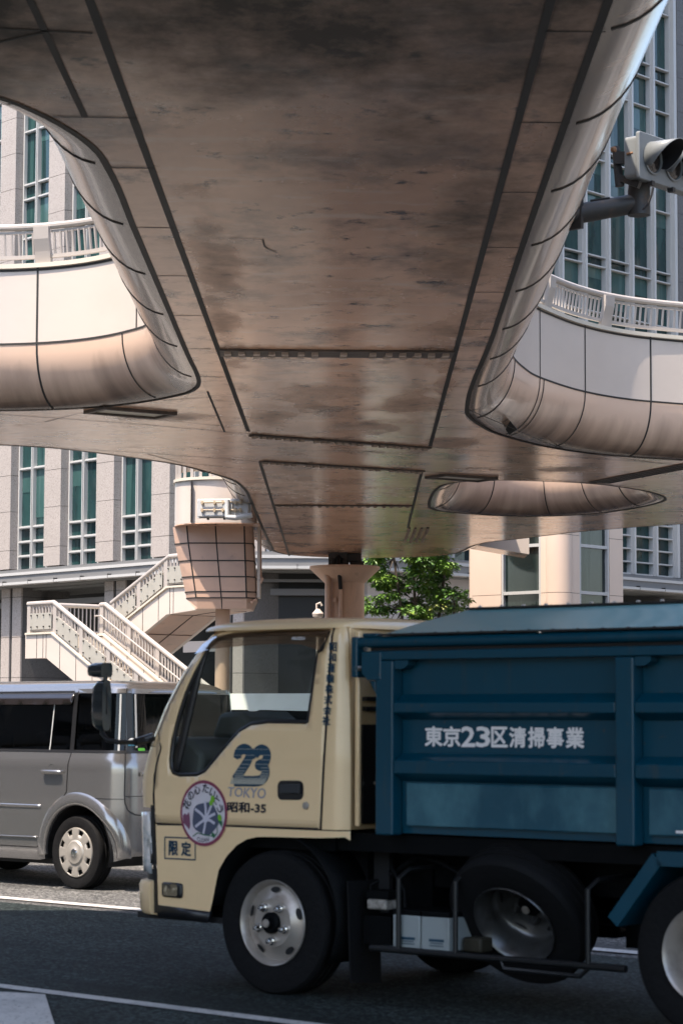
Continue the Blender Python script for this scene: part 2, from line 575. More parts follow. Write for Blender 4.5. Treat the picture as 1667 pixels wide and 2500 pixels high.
# ================================================================== ground
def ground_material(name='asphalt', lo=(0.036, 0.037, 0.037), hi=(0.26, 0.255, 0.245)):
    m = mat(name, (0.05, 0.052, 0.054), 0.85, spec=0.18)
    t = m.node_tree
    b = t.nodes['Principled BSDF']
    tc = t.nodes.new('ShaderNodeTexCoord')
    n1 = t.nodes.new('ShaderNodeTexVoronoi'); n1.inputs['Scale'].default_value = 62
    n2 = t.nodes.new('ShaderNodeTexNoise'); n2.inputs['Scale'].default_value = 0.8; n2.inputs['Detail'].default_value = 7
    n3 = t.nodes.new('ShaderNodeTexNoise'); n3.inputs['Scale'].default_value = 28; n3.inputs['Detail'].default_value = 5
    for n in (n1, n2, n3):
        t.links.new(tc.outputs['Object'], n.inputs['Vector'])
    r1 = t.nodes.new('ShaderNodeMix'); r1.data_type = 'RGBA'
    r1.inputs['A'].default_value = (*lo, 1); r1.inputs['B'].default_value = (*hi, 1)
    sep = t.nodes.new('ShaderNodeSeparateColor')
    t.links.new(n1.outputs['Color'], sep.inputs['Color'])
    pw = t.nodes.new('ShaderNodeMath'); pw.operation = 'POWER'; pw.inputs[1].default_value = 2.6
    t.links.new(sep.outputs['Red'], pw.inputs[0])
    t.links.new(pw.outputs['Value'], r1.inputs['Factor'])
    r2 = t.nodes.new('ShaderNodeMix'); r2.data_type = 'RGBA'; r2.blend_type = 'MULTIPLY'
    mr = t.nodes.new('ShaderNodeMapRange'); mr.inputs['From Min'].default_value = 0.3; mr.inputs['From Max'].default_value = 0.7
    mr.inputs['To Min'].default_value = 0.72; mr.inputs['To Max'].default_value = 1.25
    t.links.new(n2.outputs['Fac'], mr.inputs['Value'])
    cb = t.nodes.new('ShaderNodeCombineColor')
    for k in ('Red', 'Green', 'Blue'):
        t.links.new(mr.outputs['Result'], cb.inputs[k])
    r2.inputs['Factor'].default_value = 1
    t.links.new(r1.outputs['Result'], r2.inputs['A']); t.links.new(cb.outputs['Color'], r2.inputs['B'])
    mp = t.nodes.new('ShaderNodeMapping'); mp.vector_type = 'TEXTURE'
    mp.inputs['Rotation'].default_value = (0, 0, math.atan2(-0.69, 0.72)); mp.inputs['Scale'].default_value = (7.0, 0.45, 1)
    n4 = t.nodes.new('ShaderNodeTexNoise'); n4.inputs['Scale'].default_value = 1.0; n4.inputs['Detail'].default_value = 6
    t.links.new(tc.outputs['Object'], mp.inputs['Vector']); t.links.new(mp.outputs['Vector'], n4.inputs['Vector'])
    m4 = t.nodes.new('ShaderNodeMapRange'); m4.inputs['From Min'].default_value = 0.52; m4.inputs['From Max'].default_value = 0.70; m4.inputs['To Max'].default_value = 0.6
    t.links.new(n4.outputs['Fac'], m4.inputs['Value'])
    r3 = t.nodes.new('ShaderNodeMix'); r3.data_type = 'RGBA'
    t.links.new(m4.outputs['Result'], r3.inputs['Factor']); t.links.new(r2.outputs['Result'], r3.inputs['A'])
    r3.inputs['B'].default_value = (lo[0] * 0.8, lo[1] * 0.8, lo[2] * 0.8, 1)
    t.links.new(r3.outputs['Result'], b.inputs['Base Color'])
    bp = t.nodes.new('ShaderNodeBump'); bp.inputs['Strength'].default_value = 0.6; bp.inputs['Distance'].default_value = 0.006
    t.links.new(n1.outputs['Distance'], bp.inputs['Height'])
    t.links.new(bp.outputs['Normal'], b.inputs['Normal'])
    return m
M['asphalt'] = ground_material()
M['asphalt_shaded'] = ground_material('shaded_asphalt', (0.002, 0.0055, 0.0052), (0.062, 0.080, 0.076))  # same asphalt with the shade of the near lane put into its colour
M['paving'] = mat('paving', (0.30, 0.285, 0.27), 0.8, noise=[((0.6, 0.6, 1), 6, 0.4, 0.7, (0.20, 0.19, 0.18), 0.8)])
M['marking'] = mat('worn_road_paint', (0.52, 0.50, 0.47), 0.7, noise=[((3, 3, 1), 6, 0.45, 0.7, (0.30, 0.29, 0.28), 0.8), ((38, 38, 1), 6, 0.58, 0.64, (0.07, 0.07, 0.072), 0.95)])

b = MB()
b.quad((-900, -300, 0), (900, -300, 0), (900, 1500, 0), (-900, 1500, 0))
tag(b.build('road', M['asphalt']), kind='structure')

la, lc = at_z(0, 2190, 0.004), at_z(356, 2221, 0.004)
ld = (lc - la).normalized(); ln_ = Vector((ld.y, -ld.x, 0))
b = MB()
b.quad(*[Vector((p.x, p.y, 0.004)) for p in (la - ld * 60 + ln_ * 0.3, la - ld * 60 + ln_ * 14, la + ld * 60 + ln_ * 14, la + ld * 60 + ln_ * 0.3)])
tag(b.build('shaded_lane', M['asphalt_shaded'], smooth=False), kind='structure')  # sheet of darkened asphalt carrying the lane's painted shade
def lane_line(name, u0, v0, u1, v1, wd, ext=(6, 10)):
    a, c = at_z(u0, v0, 0.009), at_z(u1, v1, 0.009)
    d = (c - a).normalized()
    a, c = a - d * ext[0], c + d * ext[1]
    n = Vector((-d.y, d.x, 0)) * wd / 2
    m = MB()
    k = 60
    P = [a.lerp(c, i / k) for i in range(k + 1)]
    m.add([p + n for p in P] + [p - n for p in P], [(i, i + 1, k + 2 + i, k + 1 + i) for i in range(k)])
    tag(m.build(name, M['marking'], smooth=False), kind='structure')
lane_line('lane_line', 0, 2190, 356, 2221, 0.15)
lane_line('lane_line', 0, 2406, 600, 2481, 0.115)
zb = [at_z(u, v, 0.013) for u, v in ((-500, 2440), (-160, 2412), (111, 2427), (140, 2520), (150, 2600), (-420, 2700))]
m_ = MB()
m_.add([(p.x, p.y, 0.013) for p in zb], [tuple(range(len(zb)))])
tag(m_.build('crossing_stripe', M['marking'], smooth=False), kind='structure')
# pavement round the building corner
side = [(-40, 115), (-40, 107), (-14.5, 77), (-7, 66.6), (-4.5, 64.2), (-2, 63.4), (2.2, 63.4), (5, 64.5), (8, 67.4), (40, 104), (40, 115)]
k_ = MB()
k_.prism([(x, y, 0.0) for x, y in side], (0, 0, 0.13))
tag(k_.build('pavement', M['paving'], smooth=False, world=False), kind='structure')

# ================================================================== the footbridge overhead
ZS = 5.5
NEAR_L = [(-7.2, 11.2), (-7.05, 13.4), (-6.4, 14.4), (-5.2, 14.75), (-3.6, 14.95), (-2.75, 15.3), (-2.27, 15.7), (-2.07, 16.09), (-1.95, 16.42), (-1.84, 16.83), (-1.77, 17.25), (-1.745, 17.8), (-1.74, 20), (-1.735, 24), (-1.73, 27.4), (-1.72, 28.6), (-1.735, 29.15), (-1.80, 29.7), (-1.95, 30.2), (-2.2, 30.6), (-2.55, 31.05), (-3.06, 31.5), (-3.6, 31.8), (-4.2, 31.98), (-5, 32.05), (-8, 32.05), (-20, 32.0)]
BACK_L = [(-20, 35.4), (-8, 35.55), (-5.13, 36.06), (-4.51, 36.33), (-3.91, 36.9), (-3.31, 37.68), (-2.69, 38.63), (-2.2, 39.98), (-1.89, 41.06), (-1.73, 42.6), (-1.69, 44.7), (-1.69, 48.0), (-1.67, 53.0), (-1.64, 57.1), (-1.56, 59.0), (-1.3, 59.9), (-0.91, 60.41), (-0.26, 60.86), (0.51, 60.98), (1.61, 60.75), (2.35, 60.2), (2.75, 59.3), (2.95, 57.9), (3.1, 56.5), (3.37, 55.43), (4.08, 54.19), (5.16, 52.25), (6.14, 51.01), (7.1, 50.06), (9, 48.8), (12, 47.5), (20, 46.5)]
FRONT_R = [(20, 38.5), (9, 38.4), (6.2, 38.1), (5.37, 37.81), (4.73, 37.51), (4.14, 37.16), (3.56, 36.64), (3.03, 35.95), (2.51, 35.01), (2.14, 34.17), (1.95, 33.5), (1.79, 32.83), (1.67, 32.1), (1.63, 31.3), (1.6, 25.5), (1.55, 20.5), (1.52, 16.2), (1.49, 10), (1.49, -6)]
NEAR_END = [(-1.73, -6), (-1.73, 4.6), (-1.8, 5.4), (-2.1, 6.4), (-2.6, 7.1), (-3.4, 7.5), (-5.2, 7.8), (-6.6, 8.5), (-7.2, 11.2)]
HOLE = [(1.69, 46.39), (1.64, 45.2), (1.64, 44.12), (1.67, 42.86), (1.79, 41.9), (2.06, 41.35), (2.57, 41.1), (3.48, 41.22), (4.26, 41.56), (5.02, 42.32), (5.61, 43.27), (5.93, 44.2), (6.0, 44.7), (5.92, 45.4), (5.54, 46.7), (4.89, 47.82), (4.08, 48.37), (3.2, 48.31), (2.29, 47.64), (1.84, 47.0), (1.69, 46.39)]

bridge = thing('footbridge', (0, 38, 0), 0, 'cream pedestrian footbridge crossing overhead with rounded edges and a grimy painted underside', 'footbridge')
segs = {k: catmull(p, 0.16) for k, p in (('nl', NEAR_L), ('bl', BACK_L), ('fr', FRONT_R), ('ne', NEAR_END), ('ho', HOLE))}
outline = segs['nl'] + segs['bl'] + segs['fr'] + segs['ne']
hole = segs['ho'][:-1]

bm_ = sheet(outline, [hole], lambda x, y: Vector((x, y, ZS)), grid=0, step=1.0)
bm_.build('soffit', M['soffit'], bridge, smooth=False, recalc=False, world=True)
bm_ = sheet(outline, [hole], lambda x, y: Vector((x, y, 6.62)), grid=0, step=1.0)
bm_.build('walkway', M['paving'], bridge, smooth=False, recalc=False, world=True)

# profile: (outward, up, is_flat)
PROF = [(-0.02, 0.0)] + [(0.60 * math.sin(a), 0.80 * (1 - math.cos(a))) for a in [R(8 * k) for k in range(1, 11)]] + [(0.60, 0.80)]
FLAT = [(0.60, 0.80), (0.60, 1.80)]
COPE = [(0.60, 1.80), (0.635, 1.80), (0.635, 1.86), (0.38, 1.86), (0.38, 1.1)]
def offset_frame(path):
    P = [Vector((p[0], p[1], 0)) for p in path]
    N, S = [], [0.0]
    for i in range(len(P)):
        d = (P[min(i + 1, len(P) - 1)] - P[max(i - 1, 0)]).normalized()
        N.append(Vector((-d.y, d.x, 0)))
        if i:
            S.append(S[-1] + (P[i] - P[i - 1]).length)
    for _ in range(3):
        N = [(N[max(i - 1, 0)] + N[i] * 2 + N[min(i + 1, len(N) - 1)]).normalized() for i in range(len(N))]
    return P, N, S
def near_s(path, S, pt):
    i = min(range(len(path)), key=lambda k: (path[k][0] - pt[0]) ** 2 + (path[k][1] - pt[1]) ** 2)
    return S[i]
def frame_at(P, N, S, s):
    s = max(0, min(s, S[-1] - 1e-4))
    i = max(k for k in range(len(S) - 1) if S[k] <= s)
    t = (s - S[i]) / max(S[i + 1] - S[i], 1e-6)
    return P[i].lerp(P[i + 1], t), N[i].lerp(N[i + 1], t).normalized()
def sweep(mb, P, N, S, prof, mi, uv=True):
    o0 = len(mb.v)
    L = [0.0]
    for a, c in zip(prof[:-1], prof[1:]):
        L.append(L[-1] + math.hypot(c[0] - a[0], c[1] - a[1]))
    vs_ = []
    for p, n in zip(P, N):
        for (o, h) in prof:
            vs_.append(p + n * o + Vector((0, 0, ZS + h)))
    k = len(prof)
    fs = [(i * k + j, (i + 1) * k + j, (i + 1) * k + j + 1, i * k + j + 1) for i in range(len(P) - 1) for j in range(k - 1)]
    mb.add(vs_, fs, mi)
    if uv:
        for i in range(len(P)):
            for j in range(k):
                mb.uv[o0 + i * k + j] = (S[i], L[j])
def fascia(path, seams, flat_seams, zero=0.0):
    P, N, S = offset_frame(path)
    mb = MB()
    sweep(mb, P, N, S, PROF, 0)
    sweep(mb, P, N, S, FLAT, 1)
    sweep(mb, P, N, S, COPE, 2)
    ss = [near_s(path, S, q) for q in seams]
    def band(s, prof, w_, lift=0.005):
        (p0, n0), (p1, n1) = frame_at(P, N, S, s - w_ / 2), frame_at(P, N, S, s + w_ / 2)
        a, c = [], []
        for i, (o, h) in enumerate(prof):
            q0, q1 = prof[max(i - 1, 0)], prof[min(i + 1, len(prof) - 1)]
            t = Vector((q1[0] - q0[0], q1[1] - q0[1]))
            nn = Vector((t.y, -t.x)).normalized() * lift
            for lst, pp, n_ in ((a, p0, n0), (c, p1, n1)):
                lst.append(pp + n_ * (o + nn.x) + Vector((0, 0, ZS + h + nn.y)))
        k = len(prof)
        mb.add(a + c, [(i, i + 1, k + i + 1, k + i) for i in range(k - 1)], 3)
    def rib(s, prof, w_, h_):
        band(s, prof, w_, h_)
        for sgn in (-0.5, 0.5):
            p0, n0 = frame_at(P, N, S, s + sgn * w_)
            a, c = [], []
            for i, (o, h) in enumerate(prof):
                q0, q1 = prof[max(i - 1, 0)], prof[min(i + 1, len(prof) - 1)]
                t = Vector((q1[0] - q0[0], q1[1] - q0[1]))
                nn = Vector((t.y, -t.x)).normalized()
                a.append(p0 + n0 * (o + nn.x * h_) + Vector((0, 0, ZS + h + nn.y * h_)))
                c.append(p0 + n0 * (o - nn.x * 0.004) + Vector((0, 0, ZS + h - nn.y * 0.004)))
            k = len(prof)
            mb.add(a + c, [(i, i + 1, k + i + 1, k + i) for i in range(k - 1)], 3)
    for s in ss:
        if abs(frame_at(P, N, S, s)[1].y) < 0.35:
            rib(s, PROF[1:], 0.035, 0.008)
            continue
        band(s, PROF[1:], 0.065 if abs(frame_at(P, N, S, s)[1].y) < 0.35 else 0.034)
    for q in flat_seams:
        s = near_s(path, S, q)
        band(s, FLAT, 0.036)
    # long seam between the rounded edge and the flat panels, and the drip groove under the coping
    for (o, h, wd) in ((0.605, 0.80, 0.028), (0.605, 1.775, 0.03)):
        a = [p + n * (o + 0.001) + Vector((0, 0, ZS + h - wd / 2)) for p, n in zip(P, N)]
        c = [p + n * (o + 0.001) + Vector((0, 0, ZS + h + wd / 2)) for p, n in zip(P, N)]
        k = len(P)
        mb.add(a + c, [(i, i + 1, k + i + 1, k + i) for i in range(k - 1)], 3)
    # dark gasket where the rounded edge meets the soffit
    a = [p + n * -0.025 + Vector((0, 0, ZS - 0.006)) for p, n in zip(P, N)]
    c = [p + n * 0.03 + Vector((0, 0, ZS - 0.006)) for p, n in zip(P, N)]
    k = len(P)
    mb.add(a + c, [(i, i + 1, k + i + 1, k + i) for i in range(k - 1)], 3)
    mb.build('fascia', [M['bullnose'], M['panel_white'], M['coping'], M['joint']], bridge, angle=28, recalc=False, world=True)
    return P, N, S
nl_seams = [(-1.74, 17.7 + 2.2 * k) for k in range(5)] + [(-1.74, 28.75), (-2.25, 30.72), (-3.83, 31.9), (-6.6, 32.05), (-9.4, 32.05), (-2.2, 15.8), (-4.4, 14.9)]
fr_seams = [(1.55, 16.3 + 2.2 * k) for k in range(7)] + [(1.8, 32.6), (2.25, 34.45), (2.33, 34.62), (3.15, 36.15), (4.45, 37.35), (6.3, 38.1), (8.4, 38.4), (10.5, 38.4), (1.5, 14.1), (1.5, 11.9)]
f_nl = fascia(segs['nl'], nl_seams, [(-2.1, 30.5), (-3.83, 31.9), (-6.6, 32.05), (-9.4, 32.05), (-12.2, 32.04), (-15, 32.03)] + [(-1.74, 17.7 + 4.4 * k) for k in range(3)])
f_bl = fascia(segs['bl'], [(-5.5, 35.9), (-3.3, 37.7), (-2.2, 39.98), (-1.76, 42.0)] + [(-1.69, 44.2 + 2.2 * k) for k in range(7)] + [(4.1, 54.1), (7.1, 50.06)], [(-5.5, 35.9), (-1.69, 44.2), (-1.69, 50.8)])
f_fr = fascia(segs['fr'], fr_seams, [(2.25, 34.45), (3.15, 36.15), (4.45, 37.35), (6.3, 38.1), (8.4, 38.4)] + [(1.55, 16.3 + 4.4 * k) for k in range(4)])
f_ne = fascia(segs['ne'], [], [])
f_ho = fascia(segs['ho'], [(2.6, 47.95), (4.2, 48.35), (5.2, 47.4), (5.8, 46.0), (3.5, 41.2), (1.7, 46.5), (1.66, 42.9)], [(2.6, 47.95), (4.2, 48.35), (5.2, 47.4)])

# ---- seams, gaskets and splice plates on the underside
jm = MB()
ZJ = ZS - 0.005
def jline(pts, wd, mi=0, z=ZJ, mb=None):
    strip(pts, wd, lambda x, y: Vector((x, y, z)), mb or jm, mi, step=2.0)
jline([(-1.50, -5.5), (-1.45, 13.5), (-1.33, 34.2)], 0.055)
jline([(1.14, -5.5), (1.18, 13.5), (1.32, 36.0)], 0.055)
jline([(-1.30, 38.25), (-1.30, 60.3)], 0.05)
jline([(1.32, 39.8), (1.41, 51.4)], 0.05)
jline([(-1.86, 9.2), (-1.79, 13.5), (-1.76, 16.2)], 0.045)
for y in [16.2, 17.7] + [17.7 + 2.2 * k for k in range(1, 8)]:
    jline([(-1.73 if y > 17 else -1.98, y), (-1.40, y + 0.02)], 0.022)
for k in range(-3, 9):
    y = 16.3 + 2.2 * k
    jline([(1.19 + 0.0062 * (y - 13.5), y), (1.56, y)], 0.022)
for k in range(10):
    y = 39.4 + 2.2 * k
    jline([(-1.68, y), (-1.30, y)], 0.02)
    if y < 52:
        jline([(1.34, y + 0.3), (1.66, y + 0.3)], 0.02)
jline([(-1.68, 30.0), (-1.67, 34.3)], 0.03)
jline([(-2.3, 14.05), (-1.5, 14.18)], 0.03)
jline([(-4.2, 13.9), (-2.4, 14.6), (-1.8, 14.18)], 0.03)
jline([(-6.5, 31.3), (-4.61, 32.36), (-3.02, 33.27), (-1.34, 34.49), (1.33, 36.1), (2.85, 36.92), (5.46, 38.47), (7, 39.3)], 0.024)
jline([(-8, 34.6), (-5.12, 35.99), (-2.92, 37.1), (-1.3, 38.25), (1.46, 39.71), (2.64, 40.24), (4.16, 41.41), (5.3, 42.2)], 0.024)
jline([(-4.1, 33.2), (-3.5, 32.2), (-1.68, 33.55)], 0.02)
jline([(-2.3, 30.9), (-1.69, 30.55)], 0.02)
jline([(1.64, 31.6), (3.4, 36.5), (5.1, 38.3)], 0.02)
jline([(1.33, 33.6), (1.9, 33.9)], 0.02)
jline([(-3.0, 37.2), (-2.6, 38.4), (-1.75, 39.2)], 0.02)
jline([(1.41, 51.4), (2.6, 51.9), (4.4, 53.4)], 0.024)
jline([(1.42, 53.2), (5.0, 52.4)], 0.02)
jline([(1.4, 48.9), (3.0, 48.9), (6.4, 47.2), (9, 46.2)], 0.02)
jline([(1.65, 44.0), (1.34, 44.0)], 0.02)
jm.build('panel_joint', M['joint'], bridge, smooth=False, world=True)
# crack in the paint
ck = MB()
jline([(at_z(u, v, ZS).x, at_z(u, v, ZS).y) for u, v in ((562, 582), (590, 579), (642, 584), (646, 601), (655, 607), (676, 616))], 0.014, mb=ck)
ck.build('paint_crack', M['joint'], bridge, smooth=False, world=True)
# side strips with their own paint and grime
for nm, pts in (('edge_strip', [(-1.72, 17.75), (-1.715, 28.4), (-1.70, 29.9), (-1.70, 34.2), (-1.37, 34.4), (-1.40, 24), (-1.42, 17.75)]),
                ('edge_strip', [(1.22, 13.0), (1.50, 13.0), (1.58, 25.5), (1.61, 31.3), (1.66, 32.4), (1.80, 33.2), (1.95, 33.7), (1.9, 36.4), (1.36, 36.0), (1.29, 28.0)]),
                ('edge_strip', [(-1.67, 44.0), (-1.33, 44.0), (-1.33, 60.0), (-1.5, 58.9), (-1.61, 57.0), (-1.65, 53)])):
    mb = MB()
    mb.add([(x, y, ZS - 0.0025) for x, y in pts], [tuple(range(len(pts)))])
    mb.build(nm, M['soffit_strip'], bridge, smooth=False, world=True)
M['splice'] = mat('splice_plate', (0.10, 0.08, 0.068), 0.55, noise=[((4, 9, 1), 6, 0.45, 0.7, (0.035, 0.03, 0.027), 0.9)])
M['bolt'] = mat('bolt_paint', (0.46, 0.37, 0.31), 0.5, noise=[((6, 6, 1), 4, 0.5, 0.7, (0.2, 0.15, 0.12), 0.8)])
def splice(p0, p1, wd, rows, step, bolt):
    p0, p1 = Vector(p0), Vector(p1)
    d = (p1 - p0)
    n = Vector((-d.y, d.x)).normalized()
    a = math.atan2(d.y, d.x)
    mb = MB()
    c = (p0 + p1) / 2
    mb.box((c.x, c.y, ZS - 0.012), (d.length, wd, 0.022), a, 0)
    k = int(d.length / step)
    for i in range(k):
        if random.random() < 0.06:
            continue
        for r_ in rows:
            q = p0 + d * ((i + 0.5) / k) + n * r_
            mb.box((q.x + random.uniform(-.01, .01), q.y, ZS - 0.037), (bolt[0], bolt[1], 0.03), a, 1)
    mb.build('splice_plate', [M['splice'], M['bolt']], bridge, smooth=False, world=True)
splice((-1.36, 26.75), (1.24, 26.82), 0.46, (-0.1, 0.1), 0.155, (0.075, 0.13))
splice((-1.30, 34.62), (1.31, 36.18), 0.16, (0,), 0.125, (0.07, 0.07))
splice((-1.27, 38.15), (1.33, 39.6), 0.16, (0,), 0.125, (0.07, 0.07))
splice((-1.27, 46.0), (1.34, 46.0), 0.16, (0,), 0.15, (0.07, 0.07))
for k in range(4):
    x = 1.45 + 0.13 * k
    splice((x, 51.3), (x + 0.0, 55.2), 0.045, (0,), 0.18, (0.03, 0.05))
# recessed lamps (unlit) and drain grating
M['lamp_lens'] = mat('dusty_lens', (0.62, 0.58, 0.48), 0.4)
for (cx_, cy_, a, nm) in ((-2.82, 32.05, R(33), ''), (2.02, 40.55, R(33), '')):
    mb = MB()
    Mr = Matrix.Rotation(a, 3, 'Z')
    for (dx, dy, sx, sy) in ((0, 0.26, 1.1, 0.07), (0, -0.26, 1.1, 0.07), (0.52, 0, 0.07, 0.45), (-0.52, 0, 0.07, 0.45)):
        q = Mr @ Vector((dx, dy, 0)) + Vector((cx_, cy_, ZS - 0.02))
        mb.box(q, (sx, sy, 0.04), a)
    f_ = mb.build('ceiling_lamp', M['splice'], bridge, smooth=False, world=True)
    mb = MB()
    mb.box((cx_, cy_, ZS - 0.008), (0.96, 0.44, 0.012), a)
    mb.build('lamp_lens', M['lamp_lens'], f_, smooth=False, world=True)
mb = MB()
g0, g1 = Vector((4.42, 41.35)), Vector((5.62, 38.35))
gd = (g1 - g0).normalized(); gn = Vector((-gd.y, gd.x))
ga = math.atan2(gd.y, gd.x)
c_ = (g0 + g1) / 2
mb.box((c_.x, c_.y, ZS - 0.01), ((g1 - g0).length, 0.42, 0.016), ga, 0)
for i in range(30):
    for j in range(3):
        q = g0 + (g1 - g0) * ((i + 0.5 + 0.5 * (j % 2)) / 31) + gn * (0.13 * (j - 1))
        mb.box((q.x, q.y, ZS - 0.0195), (0.055, 0.09, 0.003), ga, 1)
mb.build('drain_grating', [M['splice'], M['black']], bridge, smooth=False, world=True)
# lifted flap of sealant on the right rounded edge
P, N, S = f_fr
p, n = frame_at(P, N, S, near_s(segs['fr'], S, (2.12, 34.15)))
mb = MB()
t_ = Vector((n.y, -n.x, 0))
q = p + n * 0.20 + Vector((0, 0, ZS + 0.03))
mb.add([q, q + t_ * 0.22 + n * 0.10 + Vector((0, 0, 0.12)), q + t_ * 0.12 + n * 0.20 + Vector((0, 0, -0.02)), q + n * 0.05 + Vector((0, 0, -0.08))], [(0, 1, 2), (0, 2, 3)], 0)
mb.build('sealant_flap', M['joint'], bridge, smooth=False, solid=0.008, world=True)

# ---- railings on the parapets
def railing(fr, s0, s1, bay=2.25, parent=None):
    P, N, S = fr
    k = max(1, int(round((s1 - s0) / bay)))
    bay = (s1 - s0) / k
    pts = []
    s = s0
    while s <= s1 + 1e-6:
        p, n = frame_at(P, N, S, s)
        pts.append(p + n * 0.54 + Vector((0, 0, ZS + 2.36)))
        s += 0.25
    mb = MB()
    mb.tube(pts, 0.048, 10)
    hr = mb.build('handrail', M['rail'], bridge, world=True)
    for i in range(k + 1):
        p, n = frame_at(P, N, S, s0 + i * bay)
        t = Vector((n.y, -n.x, 0))
        mb = MB()
        prof = [(0.48, 1.86), (0.51, 2.02), (0.555, 2.18), (0.565, 2.34)]
        for d0, d1 in zip(prof[:-1], prof[1:]):
            a = [p + t * sx * 0.11 + n * (d[0] + e) + Vector((0, 0, ZS + d[1])) for d in (d0, d1) for sx in (-1, 1) for e in (0, 0.07)]
            mb.add(a, [(0, 1, 3, 2), (4, 6, 7, 5), (0, 4, 5, 1), (2, 3, 7, 6), (0, 2, 6, 4), (1, 5, 7, 3)])
        mb.build('railing_post', M['rail'], bridge, smooth=False, world=True)
        if i < k:
            mb = MB()
            for h, th in ((1.96, 0.05), (2.29, 0.03)):
                q = []
                for j in range(9):
                    pp, nn = frame_at(P, N, S, s0 + i * bay + 0.13 + (bay - 0.26) * j / 8)
                    q.append(pp + nn * 0.515 + Vector((0, 0, ZS + h)))
                for q0, q1 in zip(q[:-1], q[1:]):
                    mb.bar(q0, q1, 0.05, th)
            nb = int((bay - 0.3) / 0.115)
            for j in range(nb):
                pp, nn = frame_at(P, N, S, s0 + i * bay + 0.19 + (bay - 0.38) * j / (nb - 1))
                mb.bar(pp + nn * 0.505 + Vector((0, 0, ZS + 1.98)), pp + nn * 0.545 + Vector((0, 0, ZS + 2.28)), 0.022, 0.028)
            mb.build('railing_panel', M['rail'], bridge, smooth=False, world=True)
S = f_nl[2]
railing(f_nl, near_s(segs['nl'], S, (-1.74, 26)), near_s(segs['nl'], S, (-19.5, 32.0)))
railing(f_nl, near_s(segs['nl'], S, (-5.2, 14.75)), near_s(segs['nl'], S, (-1.74, 26)))
S = f_fr[2]
railing(f_fr, near_s(segs['fr'], S, (19.5, 38.5)), near_s(segs['fr'], S, (1.6, 27)), 2.0)
railing(f_fr, near_s(segs['fr'], S, (1.6, 27)), near_s(segs['fr'], S, (1.5, 11)), 2.2)

# ---- main column under the far end
col = thing('support_column', (0.085, 59.5, 0), 0, 'round pinkish column with a flared top carrying the far end of the footbridge', 'column')
mb = MB(); mb.lathe([(0.50, 0), (0.485, 4.76)], (0, 0, 0), (0, 0, 1), 40)
mb.build('shaft', M['column'], col)
mb = MB(); mb.lathe([(0.487, 4.74), (0.49, 4.77), (0.86, 5.12), (0.865, 5.18), (0, 5.19)], (0, 0, 0), (0, 0, 1), 40)
mb.build('capital', M['column'], col, angle=30)
mb = MB()
mb.box((-0.15, 0, 5.32), (0.5, 0.5, 0.25)); mb.box((0.1, -0.1, 5.39), (0.62, 0.35, 0.2)); mb.box((-0.3, 0.05, 5.43), (0.2, 0.5, 0.12))
mb.box((-0.16, -0.3, 5.49), (0.42, 0.3, 0.3)); mb.box((0.3, 0.05, 5.26), (0.35, 0.5, 0.1)); mb.box((-0.3, -0.33, 5.36), (0.09, 0.12, 0.3)); mb.box((0.0, -0.33, 5.36), (0.09, 0.12, 0.3))
mb.build('bearing', M['steel_dark'], col, smooth=False, bevel=0.015)
mb = MB(); mb.tube([(-0.40, -0.42, 0), (-0.40, -0.44, 4.75), (-0.42, -0.46, 4.9), (-0.45, -0.38, 5.0)], 0.075, 12)
mb.tube([(-0.40, -0.44, 4.58), (-0.40, -0.44, 4.64)], 0.085, 12)
mb.build('drainpipe', M['column'], col)
mb = MB(); mb.tube([(-0.15, -0.45, 5.4), (-0.16, -0.62, 5.2), (-0.12, -0.6, 4.85), (-0.1, -0.53, 4.6)], 0.05, 10)
mb.build('drain_hose', M['black'], col)
mb = MB(); mb.tube([(-0.1, -0.53, 4.62), (-0.1, -0.52, 0)], 0.045, 10); mb.box((-0.24, -0.5, 4.33), (0.08, 0.06, 0.1))
mb.build('lower_pipe', M['column'], col)
# ================================================================== office building on the corner
def granite(name, c, rough=0.6):
    m = mat(name, c, rough, spec=0.35, noise=[((26, 26, 26), 3, 0.50, 0.64, tuple(x * 0.42 for x in c), 0.75), ((0.5, 0.5, 0.5), 5, 0.4, 0.7, tuple(x * 0.85 for x in c), 0.6), ((34, 34, 34), 2, 0.56, 0.66, tuple(min(1, x * 1.35) for x in c), 0.6)])
    return m
M['granite'] = granite('granite', (0.345, 0.31, 0.285))
M['granite_dark'] = granite('dark_granite', (0.115, 0.112, 0.11))
M['alu'] = mat('window_frame_white', (0.42, 0.42, 0.41), 0.4)
M['ledge'] = mat('ledge_metal', (0.15, 0.15, 0.15), 0.5, noise=[((1, 1, 4), 4, 0.5, 0.8, (0.10, 0.10, 0.10), 0.6)])
M['ledge_light'] = mat('ledge_light', (0.40, 0.40, 0.39), 0.45)
M['dark_room'] = mat('dark_interior', (0.012, 0.014, 0.014), 0.6)
M['ceiling'] = mat('entrance_ceiling', (0.14, 0.145, 0.14), 0.5)
M['louvre'] = mat('louvre', (0.05, 0.055, 0.06), 0.5)
M['pale_wall'] = mat('pale_wall', (0.42, 0.40, 0.395), 0.6, noise=[((1, 1, 1), 5, 0.45, 0.75, (0.42, 0.4, 0.4), 0.6)])
def pane_mat(name, c, c2, blind):
    m = mat(name, c, 0.06, spec=0.5, noise=[((1.1, 1.1, 0.35), 3, 0.44, 0.60, c2, 0.85), ((2.2, 2.2, 0.12), 2, 0.56, 0.60, blind, 0.6)])
    return m
M['pane_teal'] = pane_mat('teal_glass', (0.008, 0.027, 0.029), (0.017, 0.055, 0.054), (0.038, 0.095, 0.09))
M['pane_dark'] = pane_mat('dark_teal_glass', (0.006, 0.022, 0.024), (0.010, 0.042, 0.042), (0.03, 0.06, 0.06))
